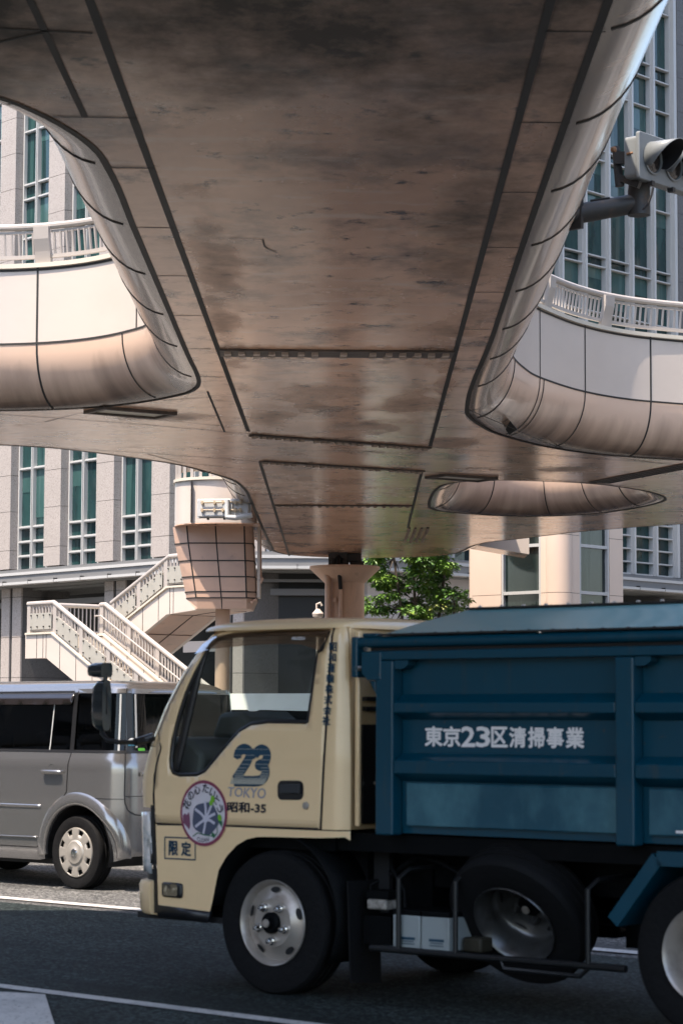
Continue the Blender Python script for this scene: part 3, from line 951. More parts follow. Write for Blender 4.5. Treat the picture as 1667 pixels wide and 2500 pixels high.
M['pane_blind'] = pane_mat('glass_over_blind', (0.030, 0.075, 0.072), (0.040, 0.095, 0.09), (0.06, 0.12, 0.112))
M['pane_shade'] = pane_mat('shaded_glass', (0.006, 0.030, 0.032), (0.020, 0.060, 0.058), (0.06, 0.085, 0.075))

A50 = R(50)
HB = 34.0
office = thing('office_building', (0.0, 70.0, 0), 0, 'tall granite office building with narrow teal windows wrapping round the street corner', 'building')

class Facade:
    """s runs along the facade from the corner, d is outwards, z up"""
    def __init__(f, origin, dirx, diry, nx, ny):
        f.o, f.t, f.n = Vector((*origin, 0)), Vector((dirx, diry, 0)), Vector((nx, ny, 0))
        f.M = Matrix((f.t, f.n, Vector((0, 0, 1)))).transposed()
    def p(f, s, d, z):
        return f.o + f.t * s + f.n * d + Vector((0, 0, z))
    def box(f, mb, s0, s1, d0, d1, z0, z1, mi=0):
        mb.box(f.p((s0 + s1) / 2, (d0 + d1) / 2, (z0 + z1) / 2), (abs(s1 - s0), abs(d1 - d0), abs(z1 - z0)), M=f.M, mi=mi)
FL = Facade((-2.76, 70.0), -0.643, 0.766, -0.766, -0.643)
FR = Facade((0.44, 70.0), 0.657, 0.754, 0.754, -0.657)
FM = Facade((-2.76, 70.0), 1.0, 0.0, 0.0, -1.0)

def window(fc, s0, s1, rows, mull, pane, jamb=0.09, d=-0.02, pd=-0.10, th=0.045, mw=0.10):
    """one full-height window strip: frame with mullions and transoms, panes behind"""
    z0, z1 = rows[0], rows[-1]
    mb = MB()
    fc.box(mb, s0, s0 + jamb, d - 0.16, d + 0.04, z0, z1)
    fc.box(mb, s1 - jamb, s1, d - 0.16, d + 0.04, z0, z1)
    edges = [s0 + jamb] + [m_ for m_ in mull] + [s1 - jamb]
    for m_ in mull:
        fc.box(mb, m_ - mw / 2, m_ + mw / 2, d - 0.16, d + 0.07, z0, z1)
        fc.box(mb, m_ - mw / 6, m_ + mw / 6, d + 0.072, d + 0.11, z0, z1)
    for a, c in zip(edges[:-1], edges[1:]):
        a2 = a + (mw / 2 if a in mull else 0)
        c2 = c - (mw / 2 if c in mull else 0)
        for z in rows:
            fc.box(mb, a2 + 0.002, c2 - 0.002, d - 0.15, d + 0.02, z - th, z + th)
            fc.box(mb, a2 + 0.002, c2 - 0.002, d + 0.022, d + 0.05, z - 0.02, z + 0.02)
    fr = mb.build('window', M['alu'], office, smooth=False, world=True)
    mb = MB()
    for a, c in zip(edges[:-1], edges[1:]):
        for za, zb_ in zip(rows[:-1], rows[1:]):
            # each pane sits at its own slight angle, as real glass does
            j = [random.uniform(-0.006, 0.006) for _ in range(4)]
            q = [fc.p(a, pd + j[0], za), fc.p(c, pd + j[1], za), fc.p(c, pd + j[2], zb_), fc.p(a, pd + j[3], zb_)]
            mb.add(q, [(0, 1, 2, 3)], 0 if zb_ - za > 0.8 else 1)
            if zb_ - za > 0.8 and random.random() < 0.45:      # roller blind behind the glass line, let down part way
                zd = zb_ - (zb_ - za) * random.choice((0.25, 0.4, 0.6, 0.85))
                q = [fc.p(a + 0.02, pd + 0.012, zd), fc.p(c - 0.02, pd + 0.012, zd), fc.p(c - 0.02, pd + 0.012, zb_), fc.p(a + 0.02, pd + 0.012, zb_)]
                mb.add(q, [(0, 1, 2, 3)], 2)
    mb.build('window_pane', [pane, M['pane_dark'], M['pane_blind']], fr, smooth=False, world=True)
def rows_for(base):
    z = [base, base + 0.50, base + 0.97, base + 1.45, base + 3.38]
    k = base + 5.15
    while k < HB - 3:
        z += [k, k + 0.50, k + 2.35 - 0.05]
        k += 3.62
    z.append(HB - 0.6)
    return z
RL = rows_for(6.22)
bays = [(1.62, 3.37), (4.56, 6.31), (7.53, 9.28), (10.49, 12.25), (13.45, 15.2), (16.4, 18.15), (19.35, 21.1)]
for a, c in bays:
    window(FL, a, c, RL, [(a + c) / 2], M['pane_teal'], jamb=0.07)
def joints_pier(fc, s0, s1, d1, z0, z1, name='pier', mt='granite'):
    mb = MB()
    z = z0
    g = 0.014
    heights = [0.62, 1.28]
    i = 0
    while z < z1 - 0.05:
        h = min(heights[i % 2] if z < 8 else 1.2, z1 - z)
        fc.box(mb, s0, s1, -0.2, d1, z + g / 2, z + h - g / 2, 0)
        z += h
        i += 1
    fc.box(mb, s0 + 0.012, s1 - 0.012, -0.19, d1 - 0.012, z0 + 0.01, z1 - 0.01, 1)
    mb.build(name, [M[mt], M['joint']], office, smooth=False, world=True)
for a, c in zip([-0.1] + [x[1] for x in bays], [x[0] for x in bays] + [22.4]):
    joints_pier(FL, a + 0.02, c - 0.24 if c < 22 else c, 0.30, 6.30, HB)
# right facade: groups of narrow windows between dark granite
RR = [6.32, 6.72, 7.16, 7.60, 8.04, 9.2, 12.85, 13.2, 14.9, 16.45, 16.78, 18.9, 20.05, 20.38, 22.4, 23.45, 23.92, 25.9, 27.1, 27.5, 29.4, HB - 0.6]
mul = [8.75, 10.05, 11.36, 12.70, 14.08, 15.40, 16.60]
for a, c in zip(mul[:-1], mul[1:]):
    window(FR, a + 0.004, c - 0.004, RR, [], M['pane_shade'], jamb=0.085, d=0.0, pd=-0.14, th=0.026)
    mb = MB()
    for s_ in (a,):
        FR.box(mb, s_ - 0.05, s_ + 0.05, 0.042, 0.16, 6.3, HB - 0.6)
    mb.build('mullion', M['alu'], office, smooth=False, world=True)
mb = MB(); FR.box(mb, 16.55, 16.72, 0.0421, 0.2, 6.3, HB - 0.6); mb.build('mullion', M['alu'], office, smooth=False, world=True)
mul2 = [18.2 + 1.32 * k for k in range(5)]
for a, c in zip(mul2[:-1], mul2[1:]):
    window(FR, a, c, RR, [], M['pane_shade'], jamb=0.085, d=0.0, pd=-0.14, th=0.026)
for a, c in ((0.1, 3.3), (5.6, 8.6), (16.74, 18.1), (23.6, 26)):
    joints_pier(FR, a, c, 0.22, 6.25, HB, mt='granite_dark' if a > 10 else 'granite')
window(FR, 3.32, 5.58, RL, [4.45], M['pane_shade'])
# chamfer over the entrance
joints_pier(FM, -0.02, 0.55, 0.14, 6.25, HB)
joints_pier(FM, 2.62, 3.22, 0.14, 6.25, HB)
window(FM, 0.58, 2.6, RL, [1.6], M['pane_teal'])
# solid body behind the facades, ledge bands
mb = MB()
def back(fc, s0, s1, z0, z1):
    fc.box(mb, s0, s1, -4.0, -0.2, z0, z1, 0)
pl_ = [FL.p(23, -0.25, 0), FL.p(0.0, -0.25, 0), FR.p(0.0, -0.25, 0), FR.p(26, -0.25, 0), Vector((13, 118, 0)), Vector((-14, 118, 0))]
mb.prism([p + Vector((0, 0, 6.05)) for p in pl_], (0, 0, HB - 6.05))
mb.build('wall', M['dark_room'], office, smooth=False, world=True)
def ledge(fc, s0, s1, e0, e1, mname='ledge'):
    mb = MB()
    for (d1, z0, z1) in ((0.62, 6.05, 6.14), (0.50, 6.14, 6.20), (0.72, 5.74, 5.82), (0.58, 5.82, 6.05), (0.36, 6.20, 6.26)):
        q = [fc.p(s0 + e0 * d1, d1, z0), fc.p(s1 + e1 * d1, d1, z0), fc.p(s1, -0.2, z0), fc.p(s0, -0.2, z0)]
        mb.prism(q, (0, 0, z1 - z0), 2 if d1 > 0.6 else 0)
    s = s0 + 1.5
    while s < s1 - 1:
        fc.box(mb, s - 0.008, s + 0.008, 0.5, 0.724, 5.73, 5.87, 1)
        s += 1.5
    mb.build('ledge', [M['ledge'], M['joint'], M['ledge_light']], office, smooth=False, world=True)
ledge(FL, 0.0, 23, -0.46, 0)
ledge(FM, 0.0, 3.2, -0.35, 0.35)
ledge(FR, 0.0, 26, -0.42, 0)
# ground floor: recess, ceiling, pillars
mb = MB()
rc = [FL.p(23, -3.2, 0), FL.p(-1.5, -3.2, 0), FR.p(-1.5, -3.2, 0), FR.p(3.0, -3.2, 0), FR.p(3.0, -8, 0), FL.p(23, -8, 0)]
mb.prism(rc, (0, 0, 6.05))
mb.build('ground_floor_wall', M['dark_room'], office, smooth=False, world=True)
mb = MB()
cl = [FL.p(23, 0.3, 5.70), FL.p(0.2, 0.3, 5.70), FR.p(0, 0.3, 5.70), FR.p(26, 0.3, 5.70), FR.p(26, -6, 5.70), FR.p(0, -6, 5.7), FL.p(0, -6, 5.7), FL.p(23, -6, 5.70)]
mb.prism(cl, (0, 0, 0.035))
for k in range(14):
    FL.box(mb, 0.5, 22, -0.5 - 0.35 * k, -0.42 - 0.35 * k, 5.62, 5.69)
mb.build('entrance_ceiling', M['ceiling'], office, smooth=False, world=True)
mb = MB()
FL.box(mb, 0.3, 23, -0.9, -0.75, 5.12, 5.30)
FM.box(mb, -0.1, 3.3, -0.9, -0.75, 5.05, 5.24)
FM.box(mb, 0.2, 3.0, -0.5, -0.42, 5.42, 5.5)
mb.build('entrance_beam', M['ledge'], office, smooth=False, world=True)
mb = MB()
for (a, c) in ((0.6, 0.75), (1.35, 1.47), (2.2, 2.32)):
    FM.box(mb, a, c, -2.6, -2.5, 0.1, 4.9)
FM.box(mb, 0.2, 3.0, -2.6, -2.52, 4.0, 4.1)
FL.box(mb, 3.2, 3.3, -2.0, -1.9, 0.1, 5.5); FL.box(mb, 2.0, 2.08, -2.0, -1.9, 0.1, 5.5)
mb.build('entrance_frame', M['louvre'], office, smooth=False, world=True)
mb = MB()
FL.box(mb, 1.2, 3.18, -1.97, -1.93, 0.1, 5.4)
mb.build('entrance_glass', M['pane_dark'], office, smooth=False, world=True)
mb = MB()
FL.box(mb, 2.5, 4.3, -1.0, -0.93, 3.45, 3.78)
mb.build('entrance_sign', M['panel_white'], office, smooth=False, world=True)
for (a, c) in ((12.0, 13.2), (6.07, 7.2), (0.13, 1.2)):
    mb = MB()
    z = 0.12
    while z < 5.7:
        h = min(1.32, 5.7 - z)
        w_ = (c - a)
        FL.box(mb, a, a + w_ * 0.44, -0.06, 0.0, z + 0.008, z + h - 0.008, 0)
        FL.box(mb, a + w_ * 0.58, c, -0.06, 0.0, z + 0.008, z + h - 0.008, 0)
        FL.box(mb, a + 0.004, c - 0.004, -1.9, -0.064, z + 0.008, z + h - 0.008, 2)
        z += h
    FL.box(mb, a + 0.01, c - 0.01, -1.88, -0.05, 0.12, 5.7, 1)
    mb.build('entrance_pillar', [M['granite'], M['joint'], M['granite_dark']], office, smooth=False, world=True)
# right ground floor
mb = MB(); FR.box(mb, 0.6, 3.55, -2.0, -0.1, 0.12, 5.7); FR.box(mb, 3.57, 6.3, -2.0, -0.12, 0.12, 5.7)
mb.build('shop_wall', M['pale_wall'], office, smooth=False, world=True)
mb = MB()
for k in range(22):
    FR.box(mb, 3.75, 4.6, -0.115, -0.06, 2.2 + 0.13 * k, 2.28 + 0.13 * k)
mb.build('louvre', M['louvre'], office, smooth=False, world=True)
mb = MB()
for k in range(16):
    FR.box(mb, 11.0, 13.4, -0.8, -0.7, 3.2 + 0.15 * k, 3.29 + 0.15 * k)
mb.build('louvre', M['louvre'], office, smooth=False, world=True)
mb = MB(); FR.box(mb, 6.32, 26, -2.6, -1.3, 0.12, 5.7)
mb.build('ground_floor_wall', M['dark_room'], office, smooth=False, world=True)
for a, c in ((15.9, 16.6), (16.7, 17.6)):
    mb = MB(); FR.box(mb, a, c, -1.28, -0.02, 0.12, 5.2); mb.build('entrance_pillar', M['granite_dark'], office, smooth=False, world=True)

# ================================================================== lift tower at the far right of the bridge
tower = thing('lift_tower', (5.49, 60.5, 0), 0, 'beige panelled lift tower with tall dark windows beside the far end of the bridge', 'tower')
M['beige'] = mat('beige_panel', (0.60, 0.475, 0.385), 0.38, spec=0.5, noise=[((0.7, 0.7, 0.4), 4, 0.45, 0.75, (0.54, 0.42, 0.34), 0.6)])
M['tower_glass'] = pane_mat('tower_glass', (0.010, 0.016, 0.016), (0.014, 0.026, 0.026), (0.05, 0.06, 0.055))
TL_ = Facade((5.21, 60.66), -math.cos(R(45)), math.sin(R(45)), -math.sin(R(45)), -math.cos(R(45)))
TR_ = Facade((5.75, 60.66), math.cos(R(47)), math.sin(R(47)), math.sin(R(47)), -math.cos(R(47)))
def tw(fc, u, z=4.6):
    q = at_plane(u, 1450, fc.o, fc.n)
    return (q - fc.o).dot(fc.t)
sA = [tw(TL_, u) for u in (1138, 1223, 1317)]   # left end, window left, window right
sB = [tw(TR_, u) for u in (1415, 1487, 1520)]   # window left, window right, right end
HT = 10.2
def panels(fc, s0, s1, d=0.0):
    mb = MB()
    for za, zb_ in ((0, 2.0), (2.0, 4.62), (4.62, 6.08), (6.08, 7.8), (7.8, HT)):
        fc.box(mb, s0, s1, d - 0.25, d, za + 0.006, zb_ - 0.006, 0)
    fc.box(mb, s0 + .01, s1 - .01, d - 0.24, d - 0.012, 0, HT, 1)
    mb.build('wall_panel', [M['beige'], M['joint']], tower, smooth=False, world=True)
panels(TL_, sA[1] + 0.004, sA[0] - 0.18)
panels(TL_, -0.02, sA[2] - 0.03)
panels(TR_, 0.02, sB[0] - 0.01)
panels(TR_, sB[1] + 0.01, sB[2])
mb = MB()   # rounded left edge
c0 = TL_.p(sA[0] - 0.18, -0.18, 0)
q = []
for k in range(9):
    a = R(90 - 11.25 * k)
    q.append(c0 + TL_.n * 0.18 * math.sin(a) + TL_.t * 0.18 * math.cos(a))
q += [TL_.p(sA[0], -3.0, 0), TL_.p(sA[0] - 0.18, -3.0, 0)]
mb.prism(q, (0, 0, HT)); mb.build('wall_panel', M['beige'], tower, angle=30, world=True)
mb = MB()   # half-round corner pillar
for za, zb_ in ((0, 2.0), (2.0, 4.62), (4.62, 6.08), (6.08, 7.8), (7.8, HT)):
    mb.lathe([(0, za + 0.006), (0.35, za + 0.006), (0.35, zb_ - 0.006), (0, zb_ - 0.006)], (5.48, 60.80, 0), (0, 0, 1), 36, 0)
mb.lathe([(0.335, 0), (0.335, HT)], (5.48, 60.80, 0), (0, 0, 1), 36, 1)
mb.build('corner_pillar', [M['beige'], M['joint']], tower, angle=40, world=True)
def tower_window(fc, s0, s1):
    mb = MB()
    for za, zb_ in ((0.3, 2.0), (2.0, 4.66), (4.66, 5.85), (5.85, 7.4), (7.4, HT)):
        fc.box(mb, s0, s1, -0.16, -0.02, zb_ - 0.05, zb_ + 0.03)
    fc.box(mb, s0, s0 + 0.06, -0.15, -0.01, 0, HT); fc.box(mb, s1 - 0.06, s1, -0.15, -0.01, 0, HT)
    fr = mb.build('window', M['alu'], tower, smooth=False, world=True)
    mb = MB()
    mb.add([fc.p(s0, -0.1, 0), fc.p(s1, -0.1, 0), fc.p(s1, -0.1, HT), fc.p(s0, -0.1, HT)], [(0, 1, 2, 3)])
    mb.build('window_pane', M['tower_glass'], fr, smooth=False, world=True)
tower_window(TL_, sA[2] - 0.02, sA[1])
tower_window(TR_, sB[0], sB[1])
mb = MB()
mb.prism([TL_.p(0, -0.26, 0), TL_.p(sA[0] - 0.2, -0.26, 0), TL_.p(sA[0] - 0.2, -3, 0), TR_.p(sB[2] - 0.05, -3, 0), TR_.p(sB[2] - 0.05, -0.26, 0), TR_.p(0, -0.26, 0)], (0, 0, HT - 0.05))
mb.build('lift_shaft', M['dark_room'], tower, smooth=False, world=True)
# short link with white side panel joining bridge and tower
p0, p1 = at_y(1136, 1326, 57.6), at_y(1291, 1353, 57.6)
link = thing('bridge_link', (p0.x, p0.y, 0), 0, 'short white sided walkway joining the bridge to the beige lift tower', 'walkway')
mb = MB()
mb.prism([p0, p1, Vector((p1.x, p1.y, 7.3)), Vector((p0.x, p0.y, 7.3))], (0, 0.12, 0), 0)
mb.build('side_panel', M['panel_white'], link, smooth=False, world=True)
mb = MB()
mb.prism([p0 + Vector((0, 0.125, 0.01)), p1 + Vector((0, 0.125, 0.01)), p1 + Vector((0, 1.6, 0.01)), p0 + Vector((0, 1.6, 0.01))], (0, 0, 0.06), 0)
mb.build('link_soffit', M['soffit_strip'], link, smooth=False, world=True)

# ================================================================== stair platform with tiled pier head
plat = thing('stair_platform', (-2.5, 51.6, 0), 0, 'curved white stair landing high on a tapering pink tiled pier head left of the bridge', 'platform')
Yp = 51.0
def P5(u, v, Y=Yp):
    return at_y(u * .3827, 1050 + v * .3827, Y)
curve = []
for k in range(15):
    a = R(-180 + 6.5 * k)
    curve.append((-2.55 + 1.0 * math.cos(a), 51.35 + 0.95 * math.sin(a)))
curve += [(-2.2, 50.42), (-1.6, 50.5), (-1.45, 50.7), (-1.45, 55), (-3.67, 55)]
mb = MB()
mb.prism([(x, y, 5.52) for x, y in curve], (0, 0, 0.9), 0)
o_ = [(x + (x + 2.5) * 0.03, y + (y - 52.5) * 0.025) for x, y in curve]
mb.prism([(x, y, 6.423) for x, y in o_], (0, 0, 0.06), 1)
mb.prism([(-3.15 + dx, 50.46 + dy, 5.53) for dx, dy in ((-0.008, 0), (0.008, 0), (0.008, 0.2), (-0.008, 0.2))], (0, 0, 0.87), 2)
mb.build('landing_fascia', [M['panel_white'], M['coping'], M['joint']], plat, smooth=True, angle=30, world=True)
mb = MB()
mb.prism([(x, y, 5.50) for x, y in curve], (0, 0, 0.018), 0)
mb.build('landing_soffit', M['soffit_strip'], plat, smooth=False, world=True)
mb = MB()
for x, y in curve[::2][1:9]:
    mb.bar((x * .98 - .05, y + 0.12, 6.48), (x * .98 - .05, y + 0.12, 7.3), 0.12, 0.06)
pts = [(x * .98 - .05, y + 0.12, 7.32) for x, y in curve[:16]]
mb.tube(pts, 0.05, 8)
mb.build('railing', M['rail'], plat, world=True)
mb = MB()
pp = [(x * .98 - .05, y + 0.14, 0) for x, y in curve[:16]]
mb.add([(x, y, 6.62) for x, y, z in pp] + [(x, y, 7.1) for x, y, z in pp], [(i, i + 1, 16 + i + 1, 16 + i) for i in range(15)])
mb.build('railing_panel', M['panel_white'], plat, solid=0.01, world=True)
# pier head: a tapering eight-sided box clad in panels with dark joints
yf = 51.15
top = [(-3.60, yf + 0.35), (-3.28, yf), (-2.06, yf), (-1.90, yf + 0.18), (-1.90, yf + 1.4), (-3.60, yf + 1.4)]
bot = [(-3.28, yf + 0.33), (-3.06, yf), (-2.0, yf), (-1.80, yf + 0.18), (-1.80, yf + 1.4), (-3.28, yf + 1.4)]
def lerp2(a, b_, t):
    return (a[0] + (b_[0] - a[0]) * t, a[1] + (b_[1] - a[1]) * t)
levels = [(5.50, 0.0), (5.14, 0.17), (4.77, 0.42), (4.43, 0.66), (4.11, 0.88), (3.98, 0.97)]
mb = MB(); mj = MB()
rings = [[lerp2(t, q, f) for t, q in zip(top, bot)] for z, f in levels]
for (z0, f0), (z1, f1), r0, r1 in zip(levels[:-1], levels[1:], rings[:-1], rings[1:]):
    k = len(r0)
    o = [Vector((*p, z0)) for p in r0] + [Vector((*p, z1)) for p in r1]
    mb.add(o, [(i, (i + 1) % k, k + (i + 1) % k, k + i) for i in range(k)], 0)
    for i in range(k):
        a, c = Vector((*r1[i], z1)), Vector((*r1[(i + 1) % k], z1))
        mb.bar(a, c, 0.024, 0.024, 1)
for i in (1, 2):
    mb.tube([Vector((*r[i], z - 0.0)) for (z, f), r in zip(levels, rings)], 0.016, 6, 1)
mb.tube([Vector(((r[1][0] + r[2][0]) / 2, r[1][1], z)) for (z, f), r in zip(levels, rings)], 0.014, 6, 1)
k = len(top)
low = [(-3.10, yf + 0.10), (-3.03, yf + 0.03), (-2.0, yf + 0.03), (-1.90, yf + 0.14), (-1.90, yf + 1.3), (-3.10, yf + 1.3)]
o = [Vector((*p, 3.98)) for p in rings[-1]] + [Vector((*p, 3.75)) for p in low]
mb.add(o, [(i, (i + 1) % k, k + (i + 1) % k, k + i) for i in range(k)] + [tuple(range(k, 2 * k))], 0)
mb.tube([Vector((-2.53, yf - 0.005, 3.98)), Vector((-2.52, yf + 0.035, 3.75))], 0.012, 6, 1)
mb.build('pier_head', [M['pink_tile'], M['joint']], plat, smooth=False, world=True)
mb = MB(); mb.lathe([(0.155, 0), (0.155, 3.76)], (-2.53, yf + 0.55, 0), (0, 0, 1), 28)
mb.build('column', M['column'], plat, world=True)
mb = MB(); mb.tube([(-1.74, yf + 0.25, 5.45), (-1.72, yf + 0.25, 4.45), (-1.68, yf + 0.2, 4.4), (-1.72, yf + 0.2, 4.3)], 0.035, 8); mb.tube([(-1.8, yf + 0.1, 3.95), (-1.9, yf, 3.88)], 0.03, 8)
mb.build('drainpipe', M['pink_tile'], plat, world=True)
mb = MB(); mb.box((-1.755, yf + 0.5, 4.75), (0.06, 0.7, 1.5)); mb.build('side_cover', M['panel_white'], plat, smooth=False, world=True)

# ================================================================== switchback staircase left of the platform
aS = Vector((math.cos(A50), -math.sin(A50), 0)); nS = Vector((-math.sin(A50), -math.cos(A50), 0))
O_ = Vector((-8.337, 64.0, 0))
stair = thing('staircase', (-8.337, 64.0, 0), 0, 'cream switchback staircase with solid sides and grey railings coming down from the bridge', 'staircase')
def ps(s, d, z):
    return O_ + aS * s - nS * d + Vector((0, 0, z))
SL, SU = 0.485, 0.43          # slopes of the lower and upper flights
ZL = 3.62                     # landing level (top of its side)
def zl(s):
    return ZL - max(0, s - 1.27) * SL
def zu(s):
    return ZL + 0.03 + max(0, s - 1.1) * SU if s < 3.75 else ZL + 0.03 + 2.65 * SU
def side_plate(name, d0, d1, path_top, path_bot, mats):
    mb = MB()
    pts = [ps(s, d0, z) for s, z in path_top] + [ps(s, d0, z) for s, z in reversed(path_bot)]
    mb.prism(pts, ps(0, d1, 0) - ps(0, d0, 0), 0)
    # dark seams across the side
    for s in (0.55, 0.85, 1.0, 1.65, 2.4, 3.15, 3.9, 4.65) if name == 'lower' else (1.9, 2.65, 3.35, 3.85, 4.0):
        zt = interp(path_top, s); zb_ = interp(path_bot, s)
        mb.add([ps(s - .012, d0 - .003, zb_), ps(s + .012, d0 - .003, zb_), ps(s + .012, d0 - .003, zt), ps(s - .012, d0 - .003, zt)], [(0, 1, 2, 3)], 1)
    return mb
def interp(path, s):
    for (a, za), (c, zc) in zip(path[:-1], path[1:]):
        if a <= s <= c:
            return za + (zc - za) * (s - a) / (c - a)
    return path[-1][1]
lt = [(0, ZL), (1.27, ZL), (8.0, zl(8.0))]
lb = [(0, ZL - 0.62), (1.0, ZL - 0.62), (7.0, zl(7.0) - 0.66), (8.0, max(0.1, zl(8.0) - 0.66))]
side_plate('lower', 0, 0.14, lt, lb, None).build('stringer', [M['panel_white'], M['joint']], stair, smooth=False, world=True)
side_plate('lower', 1.6, 1.74, [(1.27, ZL), (8.0, zl(8.0))], [(1.27, ZL - 0.7), (7.0, zl(7.0) - 0.66), (8.0, max(0.1, zl(8.0) - 0.66))], None).build('stringer', [M['panel_white'], M['joint']], stair, smooth=False, world=True)
ut = [(1.1, zu(1.1)), (3.75, zu(3.75)), (5.0, zu(5))]
ub = [(1.1, zu(1.1) - 0.62), (1.6, zu(1.6) - 0.72), (3.7, zu(3.7) - 0.66), (5.0, zu(5) - 0.60)]
side_plate('upper', 1.9, 2.02, ut, ub, None).build('stringer', [M['panel_white'], M['joint']], stair, smooth=False, world=True)
side_plate('upper', 3.5, 3.62, ut, ub, None).build('stringer', [M['panel_white'], M['joint']], stair, smooth=False, world=True)
mb = MB()   # undersides
for (pth, d0, d1) in ((lb, 0.145, 1.595), (ub, 2.025, 3.495)):
    for (a, za), (c, zc) in zip(pth[:-1], pth[1:]):
        mb.prism([ps(a, d0, za + 0.004), ps(c, d0, zc + 0.004), ps(c, d1, zc + 0.004), ps(a, d1, za + 0.004)], (0, 0, 0.1), 0)
        n_ = max(1, int((c - a) / 0.75))
        for i in range(1, n_ + 1):
            s = a + (c - a) * i / n_
            z = za + (zc - za) * i / n_
            mb.bar(ps(s, d0, z), ps(s, d1, z), 0.025, 0.012, 1)
        mb.bar(ps(a, (d0 + d1) / 2, za), ps(c, (d0 + d1) / 2, zc), 0.025, 0.012, 1)
mb.prism([ps(0, 0.145, ZL - .615), ps(1.1, 0.145, ZL - .615), ps(1.1, 3.6, ZL - .615), ps(0, 3.6, ZL - .615)], (0, 0, .12), 0)
mb.build('flight_underside', [M['pink_tile'], M['joint']], stair, smooth=False, world=True)
mb = MB()   # landing end wall and treads
mb.prism([ps(0, 0.145, ZL - .49), ps(0.14, 0.145, ZL - .49), ps(0.14, 3.6, ZL - .49), ps(0, 3.6, ZL - .49)], (0, 0, .49), 0)
mb.prism([ps(0.14, 3.48, ZL - .49), ps(1.3, 3.48, ZL - .49), ps(1.3, 3.62, ZL - .49), ps(0.14, 3.62, ZL - .49)], (0, 0, .49), 0)
mb.prism([ps(0.14, 0.145, ZL - .40), ps(1.27, 0.145, ZL - .40), ps(1.27, 3.47, ZL - .40), ps(0.14, 3.47, ZL - .40)], (0, 0, .1), 0)
for k in range(20):
    s = 1.3 + k * 0.33
    mb.prism([ps(s, 0.145, zl(s) - 0.42), ps(s + 0.33, 0.145, zl(s) - 0.42), ps(s + 0.33, 1.595, zl(s) - 0.42), ps(s, 1.595, zl(s) - 0.42)], (0, 0, 0.05), 0)
for k in range(11):
    s = 1.3 + k * 0.33
    mb.prism([ps(s, 2.03, zu(s) - 0.35), ps(s + 0.33, 2.03, zu(s) - 0.35), ps(s + 0.33, 3.49, zu(s) - 0.35), ps(s, 3.49, zu(s) - 0.35)], (0, 0, 0.05), 0)
mb.build('steps', M['coping'], stair, smooth=False, world=True)
M['rail_panel'] = mat('frosted_panel', (0.34, 0.325, 0.285), 0.35, noise=[((3, 3, 3), 4, 0.5, 0.8, (0.26, 0.25, 0.215), 0.6)])
def stair_rail(d, s0, s1, zf, hts, panel=True, endcap=True, posts=1.35):
    cop = MB()
    S_ = [s0 + (s1 - s0) * i / 24 for i in range(25)]
    br = [s for s in (1.27, 3.75) if s0 < s < s1]
    S_ = sorted(set(S_ + br))
    for a, c in zip(S_[:-1], S_[1:]):
        q = [ps(a, d - 0.1, zf(a) + 0.002), ps(c, d - 0.1, zf(c) + 0.002), ps(c, d + 0.12, zf(c) + 0.002), ps(a, d + 0.12, zf(a) + 0.002)]
        cop.prism(q, (0, 0, 0.05), 0)
    cop.build('coping', M['coping'], stair, smooth=False, world=True)
    mb = MB()
    mb.tube([ps(s, d, zf(s) + 0.82) for s in S_], 0.062, 10)
    mb.build('handrail', M['rail'], stair, world=True)
    n = max(1, round((s1 - s0) / posts))
    for i in range(n + 1):
        mb = MB()
        s = s0 + 0.08 + (s1 - s0 - 0.16) * i / n
        mb.box((ps(s, d, zf(s) + 0.42)), (0.16, 0.07, 0.78), math.atan2(aS.y, aS.x))
        mb.build('railing_post', M['rail'], stair, smooth=False, world=True)
    pan, bars = MB(), MB()
    for i in range(n):
        a = s0 + 0.08 + (s1 - s0 - 0.16) * i / n + 0.11
        c = s0 + 0.08 + (s1 - s0 - 0.16) * (i + 1) / n - 0.11
        for (h, t) in ((0.12, 0.05),) + (((0.52, 0.04),) if panel else ()):
            bars.bar(ps(a, d, zf(a) + h), ps(c, d, zf(c) + h), 0.05, t)
        if panel:
            pan.prism([ps(a, d - 0.06, zf(a) + 0.13), ps(c, d - 0.06, zf(c) + 0.13), ps(c, d - 0.06, zf(c) + 0.56), ps(a, d - 0.06, zf(a) + 0.56)], nS * -0.012, 0)
            for f in (0.06, 0.35, 0.65, 0.94):
                for h in (0.2, 0.5):
                    q = ps(a + (c - a) * f, d - 0.075, zf(a + (c - a) * f) + h)
                    pan.box(q, (0.035, 0.03, 0.035), math.atan2(aS.y, aS.x), 1)
        k = max(2, int((c - a) / 0.13))
        for j in range(k):
            s = a + (c - a) * (j + 0.5) / k
            bars.bar(ps(s, d, zf(s) + (0.54 if panel else 0.13)), ps(s, d, zf(s) + 0.78), 0.03, 0.05)
    bars.build('baluster_row', M['rail'], stair, smooth=False, world=True)
    if panel:
        pan.build('railing_panel', [M['rail_panel'], M['steel_dark']], stair, smooth=False, world=True)
stair_rail(0.05, 0.04, 7.6, zl, 0.82, True, posts=1.3)
stair_rail(1.67, 1.05, 7.6, zl, 0.82, False)
stair_rail(1.95, 1.15, 4.9, zu, 0.82, True, posts=1.2)
stair_rail(3.56, 0.1, 4.9, zu, 0.82, False)
mb = MB()   # landing end railing across
for (z, r_) in ((ZL + 0.82, 0.062), (ZL + 0.12, 0.03)):
    mb.tube([ps(0.06, 0.05, z), ps(0.06, 3.55, z)], r_, 10)
for k in range(26):
    q = ps(0.06, 0.2 + k * 0.13, 0)
    mb.bar(q + Vector((0, 0, ZL + 0.12)), q + Vector((0, 0, ZL + 0.8)), 0.05, 0.03)
